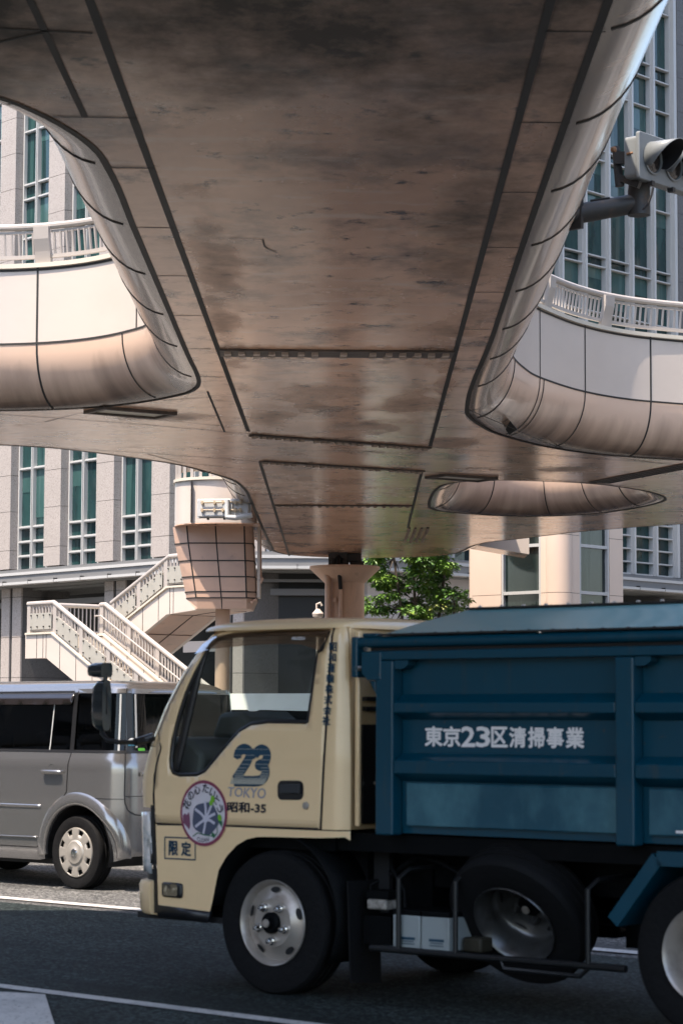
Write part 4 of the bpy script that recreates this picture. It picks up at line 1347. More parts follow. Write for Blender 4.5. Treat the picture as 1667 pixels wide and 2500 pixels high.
for d in (1.2, 2.4):
    mb.box(ps(0.06, d, ZL + 0.42), (0.07, 0.16, 0.78), math.atan2(aS.y, aS.x))
mb.build('end_railing', M['rail'], stair, world=True)
mb = MB()
mb.tube([ps(s, 1.52, zl(s) + 0.52) for s in (1.0, 1.27, 3, 5, 7.5)], 0.022, 8)
mb.build('grab_rail', M['rail'], stair, world=True)
for (s, d) in ((0.6, 2.9), (6.6, 0.8)):
    mb = MB()
    zt = 3.0 if s < 1 else zl(s) - 0.6
    mb.lathe([(0.14, 0), (0.14, zt)], ps(s, d, 0), (0, 0, 1), 20)
    mb.build('stair_column', M['column'], stair, world=True)

# ================================================================== traffic signals hung from the bridge
M['lens_dark'] = mat('unlit_lens', (0.03, 0.025, 0.022), 0.15, spec=0.6)
M['signal_grey'] = mat('signal_housing', (0.20, 0.215, 0.22), 0.4, noise=[((6, 6, 6), 4, 0.5, 0.8, (0.15, 0.16, 0.165), 0.5)])
M['signal_pale'] = mat('signal_housing_pale', (0.50, 0.51, 0.51), 0.4, noise=[((6, 6, 6), 4, 0.5, 0.8, (0.40, 0.41, 0.41), 0.5)])
def signal(loc, yaw, label, hm, name='traffic_signal'):
    t = thing(name, loc, yaw, label, 'traffic signal')
    # local frame: x along the row of lamps, -y the way the lamps face
    Lh = 1.25
    mb = MB()
    prof = rounded([(-0.19, 0), (-0.19, 0.44), (Lh - 0.2, 0.44), (Lh - 0.2, 0)], 0.05)
    mb.prism([(x, 0, z) for x, z in prof], (0, 0.16, 0))
    pr2 = rounded([(-0.225, -0.03), (-0.225, 0.47), (Lh - 0.17, 0.47), (Lh - 0.17, -0.03)], 0.03)
    mb.prism([(x, -0.05, z) for x, z in pr2], (0, 0.045, 0))
    mb.build('housing', hm, t, angle=30, bevel=0.008)
    for i in range(3):
        cx = 0.02 + i * 0.40
        mb = MB()
        mb.lathe([(0.165, -0.052), (0.175, -0.07), (0.16, -0.075), (0.15, -0.055)], (cx, 0, 0.22), (0, 1, 0), 32, 0, closed=True)
        mb.build('lens_ring', hm, t)
        mb = MB()
        mb.lathe([(0, -0.085), (0.09, -0.078), (0.152, -0.058)], (cx, 0, 0.22), (0, 1, 0), 32)
        mb.build('lens', M['lens_dark'], t)
        mb = MB()      # long hood, cut away below
        n = 30
        for rad in (0.172,):
            ring = []
            for k in range(n + 1):
                a = R(-32 + 244 * k / n)
                ln = 0.05 + 0.30 * max(0, math.sin(a * 0.5 + R(45) * 0 + 0) if False else max(0, (math.sin(a) + 0.6) / 1.6)) ** 0.8
                ring.append((Vector((cx + rad * math.cos(a), -0.06, 0.22 + rad * math.sin(a))), Vector((cx + rad * 1.04 * math.cos(a), -0.06 - ln, 0.20 + rad * 1.04 * math.sin(a)))))
            vs_ = [q for pr in ring for q in pr]
            mb.add(vs_, [(2 * k, 2 * k + 1, 2 * k + 3, 2 * k + 2) for k in range(n)])
        mb.build('hood', hm, t, solid=0.006)
        mb = MB()
        mb.add([q + (Vector((cx, 0, 0.22)) - Vector((q.x, 0, q.z))).normalized() * 0.009 for q in vs_], [(2 * k, 2 * k + 1, 2 * k + 3, 2 * k + 2) for k in range(n)])
        mb.build('hood_lining', M['black'], t)
        mb = MB(); mb.box((cx, -0.03, -0.045), (0.05, 0.07, 0.05)); mb.build('latch', M['steel_dark'], t, smooth=False)
    return t
# right one, near us
YS_, SS_ = R(50), 0.86
q_ = at_y(1560, 434, 21.2)
so_ = q_ - Matrix.Rotation(YS_, 3, 'Z') @ Vector((-0.225, -0.05, -0.03)) * SS_
sig = signal(so_, YS_, 'pale grey horizontal traffic signal with long hoods at the right edge', M['signal_grey'])
sig.scale = (SS_, SS_, SS_)
mb = MB()
inv = (Matrix.Translation(so_) @ Matrix.Rotation(YS_, 4, 'Z') @ Matrix.Scale(SS_, 4)).inverted()
def W(p):
    return inv @ Vector(p)
e0, e1 = at_y(1405, 523, 21.6), at_y(1548, 498, 21.6)
mb.tube([W((1.95, e0.y, e0.z - 0.03)), W(e0), W((e1.x - 0.02, e1.y, e1.z)), W((e1.x + 0.10, e1.y, e1.z + 0.01))], [0.12, 0.108, 0.105, 0.10], 18)
mb.build('arm', M['steel_dark'], sig)
mb = MB()
mb.tube([W((e1.x + 0.04, e1.y, e1.z - 0.105)), W((e1.x + 0.04, e1.y, e1.z + 0.12)), W((e1.x + 0.05, e1.y - 0.05, e1.z + 0.36))], [0.12, 0.118, 0.10], 18)
mb.build('elbow', M['steel_dark'], sig)
mb = MB()
mb.tube([W(at_y(1512, 455, 21.5)), W(at_y(1506, 400, 21.5)), W(at_y(1502, 358, 21.5))], [0.05, 0.045, 0.04], 10)
mb.bar(W(at_y(1502, 385, 21.45)), W(at_y(1556, 388, 21.35)), 0.05, 0.13)
mb.bar(W(at_y(1506, 432, 21.5)), W(at_y(1560, 452, 21.4)), 0.07, 0.07)
mb.build('bracket', M['steel_dark'], sig, smooth=False)
mb = MB()
for (u, v, r_) in ((1497, 365, 0.03), (1541, 374, 0.018), (1533, 375, 0.014)):
    mb.lathe([(0, -0.03), (r_, -0.02), (r_, 0.02), (0, 0.03)], W(at_y(u, v, 21.3)), (0, 1, 0), 14)
mb.build('bolt', mat('rusty_bolt', (0.22, 0.11, 0.05), 0.6), sig)
mb = MB()
mb.tube([W(at_y(u, v, 21.2)) for u, v in ((1593, 458), (1590, 475), (1580, 500), (1568, 512))], 0.012, 8)
mb.tube([W(at_y(u, v, 21.35)) for u, v in ((1440, 490), (1488, 483))], 0.012, 8)
mb.build('cable', M['black'], sig)
mb = MB(); mb.tube([W((e0.x - 0.25, e0.y, e0.z + 0.10)), W((e0.x - 0.03, e0.y - 0.02, e0.z + 0.1))], 0.05, 8); mb.box(W((e0.x - 0.05, e0.y, e0.z)), (0.05, 0.3, 0.34)); mb.build('wall_plate', M['steel_dark'], sig, smooth=False)
# far left one, seen from behind
c_ = at_y(550 * .3827 + 0, 1050 + 555 * .3827, 46)
b0 = at_y(1255 * .3827, 1050 + 552 * .3827, 46.0)
sig2 = signal((b0.x + 0.86, b0.y, b0.z + 0.0), R(180 - 8), 'distant traffic signal seen from behind below the curved white stair landing', M['signal_pale'])
sig2.scale = (0.8, 0.8, 0.74)
mb = MB()
for (z, r_) in ((0.36, 0.024), (0.16, 0.018)):
    mb.tube([(-0.05, 0.22, z), (0.95, 0.22, z)], r_, 8)
for x in (0.0, 0.12, 0.42, 0.62, 0.92):
    for z in (0.36, 0.16):
        mb.box((x, 0.2, z), (0.05, 0.08, 0.09))
mb.build('mounting_bar', mat('weathered_bar', (0.42, 0.33, 0.22), 0.5), sig2, smooth=False)
mb = MB()
mb.tube([(0.30, 0.26, 0.42), (0.30, 0.26, 0.02), (0.32, 0.27, -0.03), (0.1, 0.27, -0.05), (-0.3, 0.26, 0.02)], [0.06, 0.06, 0.065, 0.07, 0.07], 12)
mb.box((0.30, 0.2, 0.28), (0.22, 0.05, 0.2))
mb.build('arm', M['signal_pale'], sig2)

# ================================================================== trees
M['leaf'] = mat('leaf', (0.075, 0.17, 0.026), 0.45, spec=0.4, noise=[((2.2, 2.2, 2.2), 3, 0.45, 0.65, (0.20, 0.32, 0.05), 0.8), ((1.4, 1.4, 1.4), 3, 0.62, 0.7, (0.42, 0.36, 0.06), 0.5)])
M['bark'] = mat('bark', (0.085, 0.065, 0.05), 0.85, noise=[((12, 12, 3), 5, 0.45, 0.7, (0.16, 0.13, 0.11), 0.7)])
def tree(loc, label, clumps, stems, nleaf, size, seed, group=None):
    rnd = random.Random(seed)
    t = thing('street_tree', loc, 0, label, 'tree', group)
    mb = MB()
    tips = []
    for pts in stems:
        n = len(pts)
        mb.tube([Vector(p) for p in pts], [0.055 * (1 - 0.75 * i / (n - 1)) + 0.008 for i in range(n)], 7)
        tips += [Vector(p) for p in pts[1:]]
    for c in clumps:
        c_ = Vector(c[:3])
        b_ = min(tips, key=lambda q: (q - c_).length)
        mid = b_.lerp(c_, 0.5) + Vector((rnd.uniform(-.08, .08), rnd.uniform(-.08, .08), rnd.uniform(0, .1)))
        mb.tube([b_, mid, c_], [0.018, 0.012, 0.005], 5)
    mb.build('trunk', M['bark'], t)
    lv = MB()
    for _ in range(nleaf):
        c = rnd.choice(clumps)
        r_ = c[3]
        while True:
            q = Vector((rnd.uniform(-1, 1), rnd.uniform(-1, 1), rnd.uniform(-1, 1)))
            if 0.25 < q.length < 1:
                break
        q = Vector((q.x * r_ * 1.15, q.y * r_, q.z * r_ * 0.5))
        # tiers of foliage: leaves lie in drooping sprays
        p = Vector(c[:3]) + q
        a = rnd.uniform(0, 2 * math.pi)
        ln = size * rnd.uniform(0.7, 1.25)
        wd = ln * rnd.uniform(0.38, 0.5)
        d = Vector((math.cos(a), math.sin(a), rnd.uniform(-0.75, 0.15))).normalized()
        s = d.cross(Vector((rnd.uniform(-.5, .5), rnd.uniform(-.5, .5), 1))).normalized()
        u_ = s.cross(d)
        lv.add([p, p + d * ln * 0.5 + s * wd / 2 + u_ * wd * 0.15, p + d * ln - u_ * ln * 0.12, p + d * ln * 0.5 - s * wd / 2 + u_ * wd * 0.15], [(0, 1, 2), (0, 2, 3)])
    lv.build('crown', M['leaf'], t, smooth=False, recalc=False)
    return t
rnd = random.Random(3)
cl1 = []
for z in [1.6, 2.1, 2.6, 3.0, 3.4, 3.75, 4.1, 4.45, 4.8, 5.1, 5.4, 5.7, 6.05, 6.4, 6.8, 7.2]:
    for k in range(7):
        wz = 1.22 if z < 5.2 else 1.22 - 0.22 * (z - 5.2)
        a, r_ = rnd.uniform(0, 6.283), wz * math.sqrt(rnd.uniform(0.12, 1))
        cl1.append((r_ * math.cos(a), r_ * math.sin(a) * 0.9, z + rnd.uniform(-.15, .15), rnd.uniform(0.22, 0.42)))
st1 = [[(0.05, 0, 0), (-0.15, 0.05, 2.5), (-0.3, 0, 4.2), (-0.5, 0, 5.6), (-0.55, 0.1, 6.6)], [(0.1, 0, 0), (0.12, 0, 3), (0.06, 0.1, 4.4), (0.0, 0, 5.8), (0.05, 0, 7.2)], [(0.15, 0.1, 0), (0.55, 0, 3.0), (0.75, 0, 4.4), (0.9, 0, 5.6), (0.95, 0.1, 6.6)]]
tree((1.9, 64.3, 0.13), 'leafy green multi stemmed street tree between the round column and the lift tower', cl1, st1, 17000, 0.165, 5)
cl2 = [(rnd.uniform(-.35, .35), rnd.uniform(-.3, .3), z, rnd.uniform(.14, .24)) for z in (1.0, 1.4, 1.8, 2.2, 2.6, 2.9, 3.2, 3.5, 3.7, 3.9, 4.1, 4.3) for _ in (0, 1)]
tree((2.82, 60.6, 0.13), 'small leafy sapling close to the left edge of the lift tower', cl2, [[(0, 0, 0), (0.03, 0, 2), (0.0, 0, 3.6), (0.02, 0, 4.35)]], 700, 0.15, 8)
cl3 = [(rnd.uniform(-.8, .8), rnd.uniform(-.3, .3), z, rnd.uniform(.14, .24)) for z in (1.2, 1.8, 2.4, 2.9, 3.3, 3.7, 4.0, 4.15) for _ in (0, 1, 2)]
q = at_y(1572, 1462, 70)
tree((q.x, 70, 0.13), 'thin young shrub with yellow green tips right of the lift tower', cl3, [[(0, 0, 0), (0, 0, 2), (0, 0, 4.2)]], 500, 0.15, 9)

# small white globe lamp beside the column
q = at_y(776, 1500, 62)
lamp = thing('garden_lamp', (q.x, 62, 0), 0, 'small white lantern on a post just left of the round column', 'lamp')
mb = MB(); mb.tube([(0, 0, 0.1), (0, 0, q.z - 0.1)], 0.04, 10); mb.build('post', M['rail'], lamp)
mb = MB(); mb.lathe([(0.05, 0), (0.13, 0.04), (0.15, 0.12), (0.08, 0.2), (0.05, 0.24)], (0, 0, q.z - 0.1), (0, 0, 1), 20); mb.build('lantern', M['panel_white'], lamp)
mb = MB(); mb.tube([(-0.03, 0, q.z + 0.12), (-0.03, 0, q.z + 0.26), (0.06, 0, q.z + 0.3), (0.1, 0, q.z + 0.22)], 0.03, 8); mb.build('hook', M['panel_white'], lamp)

# ================================================================== unseen buildings: near pair added for light and reflections, far pair for side views
M['unseen_wall'] = mat('unseen_block_wall', (0.24, 0.22, 0.20), 0.7)
M['unseen_wall_pale'] = mat('unseen_block_wall_pale', (0.50, 0.46, 0.42), 0.7)
M['unseen_glass'] = mat('unseen_block_glass', (0.02, 0.03, 0.03), 0.1)
def unseen_block(name, loc, rz, width, height, wall, label):
    t = thing(name, loc, rz, label, 'building')
    mb = MB()
    mb.box((0, 10, height / 2), (width, 20, height))
    mb.build('wall', wall, t, smooth=False)
    mb = MB()
    n = int(width / 4)
    for f in range(int(height / 3.6)):
        for i in range(n):
            x = -width / 2 + (i + 0.5) * width / n
            mb.box((x, -0.01, 3.6 * f + 2.1), (2.2, 0.1, 2.0))
    mb.build('unseen_block_windows', M['unseen_glass'], t, smooth=False)
    mb = MB()
    for f in range(int(height / 3.6) + 1):
        mb.box((0, -0.15, 3.6 * f + 0.35 if f else 0.2), (width, 0.3, 0.25))
    mb.build('string_course', wall, t, smooth=False)
unseen_block('unseen_office_block', (-50, 10, 0), R(90), 90, 30, M['unseen_wall'], 'unseen brown office block added on the left to darken reflections')
unseen_block('unseen_office_block', (54, 20, 0), R(-90), 90, 46, M['unseen_wall_pale'], 'unseen pale office block added on the right for reflections and bounced light')
unseen_block('unseen_office_block', (-62, 96, 0), R(35), 50, 30, M['unseen_wall_pale'], 'unseen pale office block added far off down the street to the left')
unseen_block('unseen_office_block', (66, 104, 0), R(-35), 50, 34, M['unseen_wall'], 'unseen brown office block added far off down the street to the right')
# ================================================================== vehicles: shared pieces
M['silver'] = mat('silver_paint', (0.27, 0.265, 0.265), 0.2, metal=0.8, spec=0.6, coat=0.5, noise=[((60, 60, 60), 2, 0.4, 0.7, (0.32, 0.315, 0.31), 0.4)])
M['white_car'] = mat('white_paint', (0.78, 0.77, 0.75), 0.3, coat=0.6)
M['privacy'] = glass_mat('privacy_glass', (0.045, 0.05, 0.048), 0.9)
M['trim'] = mat('black_trim', (0.012, 0.012, 0.013), 0.35)
M['hubcap'] = mat('hubcap', (0.36, 0.335, 0.30), 0.38, metal=0.4)
M['chrome'] = mat('chrome', (0.75, 0.74, 0.72), 0.12, metal=1.0)
M['red_lens'] = mat('red_lens', (0.45, 0.012, 0.015), 0.2, emit=((1, 0.12, 0.1), 0.9))
M['interior'] = mat('cabin_fabric', (0.03, 0.03, 0.031), 0.8)
M['interior_grey'] = mat('cabin_plastic', (0.10, 0.10, 0.095), 0.6)

def tyre(parent, c, r, w_, rim_r, outward=-1):
    """wheel standing in the local xz plane; its outer face looks along outward*y"""
    wh = thing('wheel', c)
    wh.parent = parent
    mb = MB()
    h = w_ / 2
    prof = [(rim_r, h * 0.86), (rim_r + (r - rim_r) * 0.45, h * 1.02), (r * 0.955, h * 0.93), (r * 0.99, h * 0.78), (r, h * 0.6)]
    for k in range(4):
        y = h * 0.6 - k * h * 0.4
        if k:
            prof += [(r - 0.008, y + 0.006), (r - 0.008, y), (r, y - 0.002)]
    prof += [(r, -h * 0.6), (r * 0.99, -h * 0.78), (r * 0.955, -h * 0.93), (rim_r + (r - rim_r) * 0.45, -h * 1.02), (rim_r, -h * 0.86)]
    mb.lathe(prof, (0, 0, 0), (0, outward, 0), 72)
    mb.build('tyre', M['rubber'], wh)
    return wh
def van_wheel(parent, c, outward=-1):
    wh = tyre(parent, c, 0.303, 0.175, 0.205, outward)
    o = outward
    mb = MB()
    f = lambda p, ph: None
    R0 = 0.212
    # hub cap: outer ring, ten windows, dished centre
    def pt(r, a, h):
        return Vector((r * math.cos(a), o * h, r * math.sin(a)))
    nseg = 80
    rr = [(R0, 0.066), (0.20, 0.085), (0.192, 0.086), (0.150, 0.088), (0.105, 0.085), (0.090, 0.097), (0.0, 0.10)]
    vs_ = []
    for r, h in rr:
        for k in range(nseg):
            vs_.append(pt(r, 2 * math.pi * k / nseg, h))
    fs = []
    for i in range(len(rr) - 1):
        for k in range(nseg):
            if i == 2 and (k % 10) in (3, 4, 5, 6):
                continue
            fs.append((i * nseg + k, i * nseg + (k + 1) % nseg, (i + 1) * nseg + (k + 1) % nseg, (i + 1) * nseg + k))
    mb.add(vs_, fs)
    mb.build('hubcap', M['hubcap'], wh, solid=0.012)
    mb = MB(); mb.lathe([(0.0, 0.055), (0.205, 0.05)], (0, 0, 0), (0, o, 0), 40); mb.build('rim', M['black'], wh)
    mb = MB(); mb.lathe([(0.034, 0.0995), (0.03, 0.106), (0.0, 0.108)], (0, 0, 0), (0, o, 0), 24); mb.build('cap_badge', M['chrome'], wh)
    return wh

# ================================================================== silver van
TH_V = R(42)
vo = at_z(180, 2172, 0.0)
van = thing('silver_van', vo, -TH_V, 'boxy silver people carrier with dark windows stopped beyond the cream truck', 'van')
VW = 1.52
PC, RC = 0.30, 0.28             # rear corner start and radius
FC_, RF = -2.82, 0.30           # front corner start and radius
def vinset(z):
    pts = [(0.15, 0.05), (0.24, 0.02), (0.34, 0.008), (0.62, 0.0), (1.03, 0.004), (1.05, 0.010), (1.135, 0.040), (1.16, 0.046), (1.62, 0.085), (1.66, 0.10), (1.70, 0.15), (1.72, 0.22)]
    if z <= pts[0][0]:
        return pts[0][1]
    for (a, x), (b_, y) in zip(pts[:-1], pts[1:]):
        if a <= z <= b_:
            return x + (y - x) * (z - a) / (b_ - a)
    return pts[-1][1]
def vmap(p, z, lift=0.0, far=False):
    i = vinset(z) - lift
    rw = 0.0
    if p <= FC_ - RF * math.pi / 2:
        x, y = FC_ - RF + i, RF + (FC_ - RF * math.pi / 2 - p)
    elif p < FC_:
        a = (FC_ - p) / RF
        x, y = FC_ - (RF - i) * math.sin(a), RF - (RF - i) * math.cos(a)
    elif p <= PC:
        x, y = p, i
    elif p < PC + RC * math.pi / 2:
        a = (p - PC) / RC
        x, y = PC + (RC - i) * math.sin(a), RC - (RC - i) * math.cos(a)
    else:
        x, y = PC + RC - i, RC + p - PC - RC * math.pi / 2
    if p < -1.9 and z > 1.0:         # raked nose
        x += (z - 1.0) * 0.55 * min(1, (-1.9 - p) / 0.9)
    return Vector((x, VW - y if far else y, z))
PEND = PC + RC * math.pi / 2 + (VW / 2 - RC)
PBEG = FC_ - RF * math.pi / 2 - (VW / 2 - RF)
def arch(cx, cz, r, z0, rx=1.0, n=18):
    a0 = math.asin((z0 - cz) / r)
    return [(cx + rx * r * math.cos(math.pi - a0 - (math.pi - 2 * a0) * k / n), cz + r * math.sin(a0 + (math.pi - 2 * a0) * k / n)) for k in range(n + 1)]
for far in (False, True):
    low = 0.225
    outer = [(PBEG, 0.2), (-2.85, 0.2)] + [(x, z) for x, z in arch(-2.43, 0.30, 0.375, 0.215)] + [(-2.0, low), (-0.45, low)] + [(x, z) for x, z in arch(0.03, 0.30, 0.405, 0.24)] + [(0.62, 0.285), (PEND, 0.30), (PEND, 1.655), (PBEG, 1.655)]
    wins = [rounded([(-0.075, 1.145), (0.545, 1.145), (0.545, 1.618), (-0.06, 1.618)], 0.02), rounded([(-1.10, 1.145), (-0.10, 1.145), (-0.095, 1.60), (-1.09, 1.60)], 0.03), rounded([(-2.25, 1.145), (-1.16, 1.145), (-1.15, 1.60), (-1.98, 1.60)], 0.04)]
    rear = [(0.60, 1.145), (PEND, 1.145), (PEND, 1.615), (0.60, 1.615)]
    outer2 = outer[:-2] + [(PEND, 1.617), (0.60, 1.617), (0.60, 1.143), (PEND, 1.143)] if False else outer
    mb = sheet(outer, wins + [[(0.60, 1.145), (PEND - 0.001, 1.145), (PEND - 0.001, 1.615), (0.60, 1.615)]], lambda p, z: vmap(p, z, 0, far), grid=0.045)
    mb.build('body', M['silver'], van, angle=60, world=False)
    for wpoly in wins:
        mb = sheet(wpoly, [], lambda p, z: vmap(p, z, -0.006, far), grid=0.08)
        mb.build('window', M['privacy'], van)
    mb = sheet([(0.60, 1.145), (PEND, 1.145), (PEND, 1.615), (0.60, 1.615)], [], lambda p, z: vmap(p, z, -0.006, far), grid=0.06)
    mb.build('rear_window', M['privacy'], van)
# roof with rolled edges
mb = MB()
nx, ny = 44, 24
x0, x1 = FC_ - RF + 0.45, PC + RC - 0.085
vs_ = []
for i in range(nx + 1):
    for j in range(ny + 1):
        a = -1 + 2 * i / nx; b_ = -1 + 2 * j / ny
        # square to rounded square
        ax = math.copysign(1 - (1 - abs(a)) ** 1.6, a); by = math.copysign(1 - (1 - abs(b_)) ** 1.6, b_)
        d = max(0, 1 - (abs(ax) ** 9 + abs(by) ** 7))
        k = (1 - 0.10 * (abs(ax) ** 10) * (abs(by) ** 10))
        x = (x0 + x1) / 2 + (x1 - x0) / 2 * ax * k
        y = VW / 2 + (VW / 2 - 0.085) * by * k
        vs_.append((x, y, 1.625 + 0.085 * d ** 0.5 + 0.02 * d))
mb.add(vs_, [(i * (ny + 1) + j, (i + 1) * (ny + 1) + j, (i + 1) * (ny + 1) + j + 1, i * (ny + 1) + j + 1) for i in range(nx) for j in range(ny)])
mb.build('roof', M['silver'], van, angle=60)
# seams, rubber and trim lines drawn proud of the body
def vline(path, wd, m, name, lift=0.003):
    strip(path, wd, lambda p, z: vmap(p, z, lift), step=0.04).build(name, M[m], van)
gap = MB()
for path, wd in (([(-0.065, 1.64), (-0.085, 1.15), (-0.105, 0.80), (-0.20, 0.68), (-0.30, 0.62)], 0.009),
                 ([(0.545, 1.66), (0.535, 1.12), (0.53, 0.80), (0.535, 0.72), (0.56, 0.66), (0.62, 0.625), (0.72, 0.615), (1.3, 0.615)], 0.011),
                 ([(0.25, 0.755), (0.53, 0.752)], 0.005), ([(0.54, 0.775), (1.3, 0.775)], 0.006),
                 ([(-1.13, 1.64), (-1.13, 0.33), (-0.47, 0.33), (-0.42, 0.42), (-0.36, 0.52)], 0.009),
                 ([(-2.1, 1.14), (-2.16, 0.5), (-2.1, 0.33), (-1.13, 0.33)], 0.009)):
    strip(path, wd, lambda p, z: vmap(p, z, 0.0025), gap, step=0.03)
gap.build('panel_gap', M['trim'], van)
vline([(-2.3, 1.137), (1.3, 1.137)], 0.022, 'trim', 'window_seal')
vline([(-2.0, 1.628), (-0.115, 1.634)], 0.012, 'trim', 'window_seal')
vline([(-1.12, 1.60), (-1.12, 1.14)], 0.06, 'trim', 'door_pillar', 0.004)
vline([(-0.087, 1.62), (-0.087, 1.14)], 0.05, 'trim', 'door_pillar', 0.004)
vline([(0.575, 1.62), (0.575, 1.14)], 0.055, 'trim', 'corner_pillar', 0.004)
vline([(-0.345, 1.60), (-0.365, 1.145)], 0.012, 'steel_grey', 'window_bar', 0.004)
vline([(0.475, 1.61), (0.475, 1.40), (0.47, 1.145)], 0.02, 'steel_grey', 'pillar_strip', 0.005)
vline([(0.645, 1.61), (0.645, 1.17)], 0.022, 'steel_grey', 'pillar_strip', 0.005)
# rain visor over the front and rear side windows
M['smoked'] = mat('smoked_plastic', (0.012, 0.009, 0.008), 0.22, coat=0.3)
mb = sheet(rounded([(-1.09, 1.525), (-0.11, 1.525), (-0.10, 1.615), (-1.08, 1.615)], 0.02), [], lambda p, z: vmap(p, z, 0.008 + (1.615 - z) * 0.25), grid=0.06)
mb.build('rain_visor', M['smoked'], van, solid=0.004)
# rub strip, door handles, arch flare
mb = MB()
strip([(-2.0, 0.672), (-1.15, 0.672)], 0.03, lambda p, z: vmap(p, z, 0.006), mb); strip([(-1.11, 0.672), (-0.42, 0.672)], 0.03, lambda p, z: vmap(p, z, 0.006), mb)
strip([(-1.11, 0.41), (-0.47, 0.415)], 0.012, lambda p, z: vmap(p, z, 0.004), mb)
mb.build('rub_strip', M['silver'], van, solid=0.008)
for px in (-0.275, -1.35):
    mb = MB(); q = vmap(px - 0.02, 0.965, 0.0); mb.lathe([(0, -0.004), (0.055, -0.003), (0.06, 0)], q, (0, -1, 0), 24); mb.build('handle_recess', M['trim'], van)
    mb = MB(); mb.tube([vmap(px - 0.115, 0.962, 0.018), vmap(px - 0.10, 0.962, 0.03), vmap(px + 0.10, 0.962, 0.03), vmap(px + 0.115, 0.962, 0.018)], [0.014, 0.019, 0.019, 0.014], 12); mb.build('door_handle', M['silver'], van)
mb = MB(); q0, q1 = vmap(0.66, 0.955, 0.03), vmap(0.90, 0.955, 0.03)
mb.tube([q0, vmap(0.72, 0.955, 0.032), vmap(0.8, 0.955, 0.03), q1], 0.018, 12); mb.build('tailgate_handle', M['silver'], van)
mb = sheet(rounded([(0.73, 0.90), (0.85, 0.90), (0.85, 1.01), (0.73, 1.01)], 0.05), [], lambda p, z: vmap(p, z, 0.003), grid=0.05); mb.build('handle_recess', M['trim'], van)
mb = MB()
letter('CUBE', [(0.67, 0.800), (0.90, 0.800), (0.90, 0.832), (0.67, 0.832)], lambda p, z: vmap(p, z, 0.006), mb, bold=0.02, spacing=1.2)
mb.build('badge', M['chrome'], van, smooth=False, recalc=False)
# bright tailgate lower panel is the same sheet; tail lamp cluster low in the bumper
mb = sheet(rounded([(0.70, 0.425), (0.88, 0.425), (0.88, 0.565), (0.70, 0.565)], 0.05), [], lambda p, z: vmap(p, z, 0.004), grid=0.04); lampb = mb.build('tail_lamp', M['trim'], van)
for i in range(3):
    for j in range(3):
        mb = sheet(rounded([(0.725 + 0.045 * i, 0.45 + 0.034 * j), (0.762 + 0.045 * i, 0.45 + 0.034 * j), (0.762 + 0.045 * i, 0.474 + 0.034 * j), (0.725 + 0.045 * i, 0.474 + 0.034 * j)], 0.01), [], lambda p, z: vmap(p, z, 0.008), grid=0)
        mb.build('lamp_cell', M['red_lens'], lampb, recalc=False)
for cx, rx in ((0.03, 1.0), (-2.43, 1.0)):
    mb = MB()
    n = 40
    sec = [(0.390, -0.02), (0.392, 0.012), (0.405, 0.024), (0.44, 0.022), (0.475, 0.010), (0.50, 0.0), (0.505, -0.004)]
    vs_ = []
    for k in range(n + 1):
        a = math.pi * (1.02 - 1.04 * k / n)
        ex = 1.0 + (0.13 * max(0, math.cos(a)) if cx > -1 else 0)
        for (r_, l_) in sec:
            x, z = cx + r_ * ex * math.cos(a), 0.30 + r_ * math.sin(a)
            vs_.append(vmap(x, z, l_))
    m_ = len(sec)
    mb.add(vs_, [(k * m_ + i, (k + 1) * m_ + i, (k + 1) * m_ + i + 1, k * m_ + i + 1) for k in range(n) for i in range(m_ - 1)])
    mb.build('wheel_arch', M['silver'], van, angle=50)
    mb = MB()   # dark liner
    vs_ = []
    for k in range(n + 1):
        a = math.pi * (1.05 - 1.1 * k / n)
        for y in (0.005, 0.30):
            vs_.append((cx + 0.40 * math.cos(a), y, 0.30 + 0.40 * math.sin(a)))
    mb.add(vs_, [(2 * k, 2 * k + 1, 2 * k + 3, 2 * k + 2) for k in range(n)])
    mb.build('arch_liner', M['black'], van)
    van_wheel(van, (cx - 0.03, 0.10, 0.303))
    van_wheel(van, (cx - 0.03, VW - 0.10, 0.303), 1)
mb = MB(); mb.box((-1.25, VW / 2, 0.27), (3.1, 1.3, 0.16)); mb.build('floor', M['black'], van, smooth=False)
mb = MB()
for (sx, sy) in ((-1.75, 0.35), (-1.75, 1.15), (-0.85, 0.35), (-0.85, 1.15), (-0.85, 0.76)):
    t_ = MB()
    t_.box((sx, sy, 0.75), (0.5, 0.46, 0.16)); t_.box((sx + 0.25, sy, 1.02), (0.14, 0.44, 0.55)); t_.box((sx + 0.27, sy, 1.38), (0.09, 0.24, 0.16))
    t_.build('seat', M['interior'], van, bevel=0.04)
mb = MB(); mb.box((-2.35, VW / 2, 0.95), (0.5, 1.3, 0.25)); mb.build('dashboard', M['interior_grey'], van, bevel=0.05)
# round sticker on the rear glass corner
mb = MB()
strip([(0.60 + 0.035 * math.cos(a), 1.205 + 0.03 * math.sin(a)) for a in [math.pi * k / 8 for k in range(9)]], 0.03, lambda p, z: vmap(p, z, 0.004), mb)
mb.build('sticker', M['white_car'], van)
mb = sheet([(0.56, 1.185), (0.64, 1.185), (0.64, 1.20), (0.56, 1.20)], [], lambda p, z: vmap(p, z, 0.006), grid=0); mb.build('sticker', mat('blue_sticker', (0.03, 0.14, 0.22), 0.4), van)
mb = sheet(rounded([(0.66, 1.145), (0.74, 1.145), (0.74, 1.168), (0.66, 1.168)], 0.01), [], lambda p, z: vmap(p, z, 0.006), grid=0); mb.build('sticker', mat('green_sticker', (0.10, 0.42, 0.05), 0.4), van)

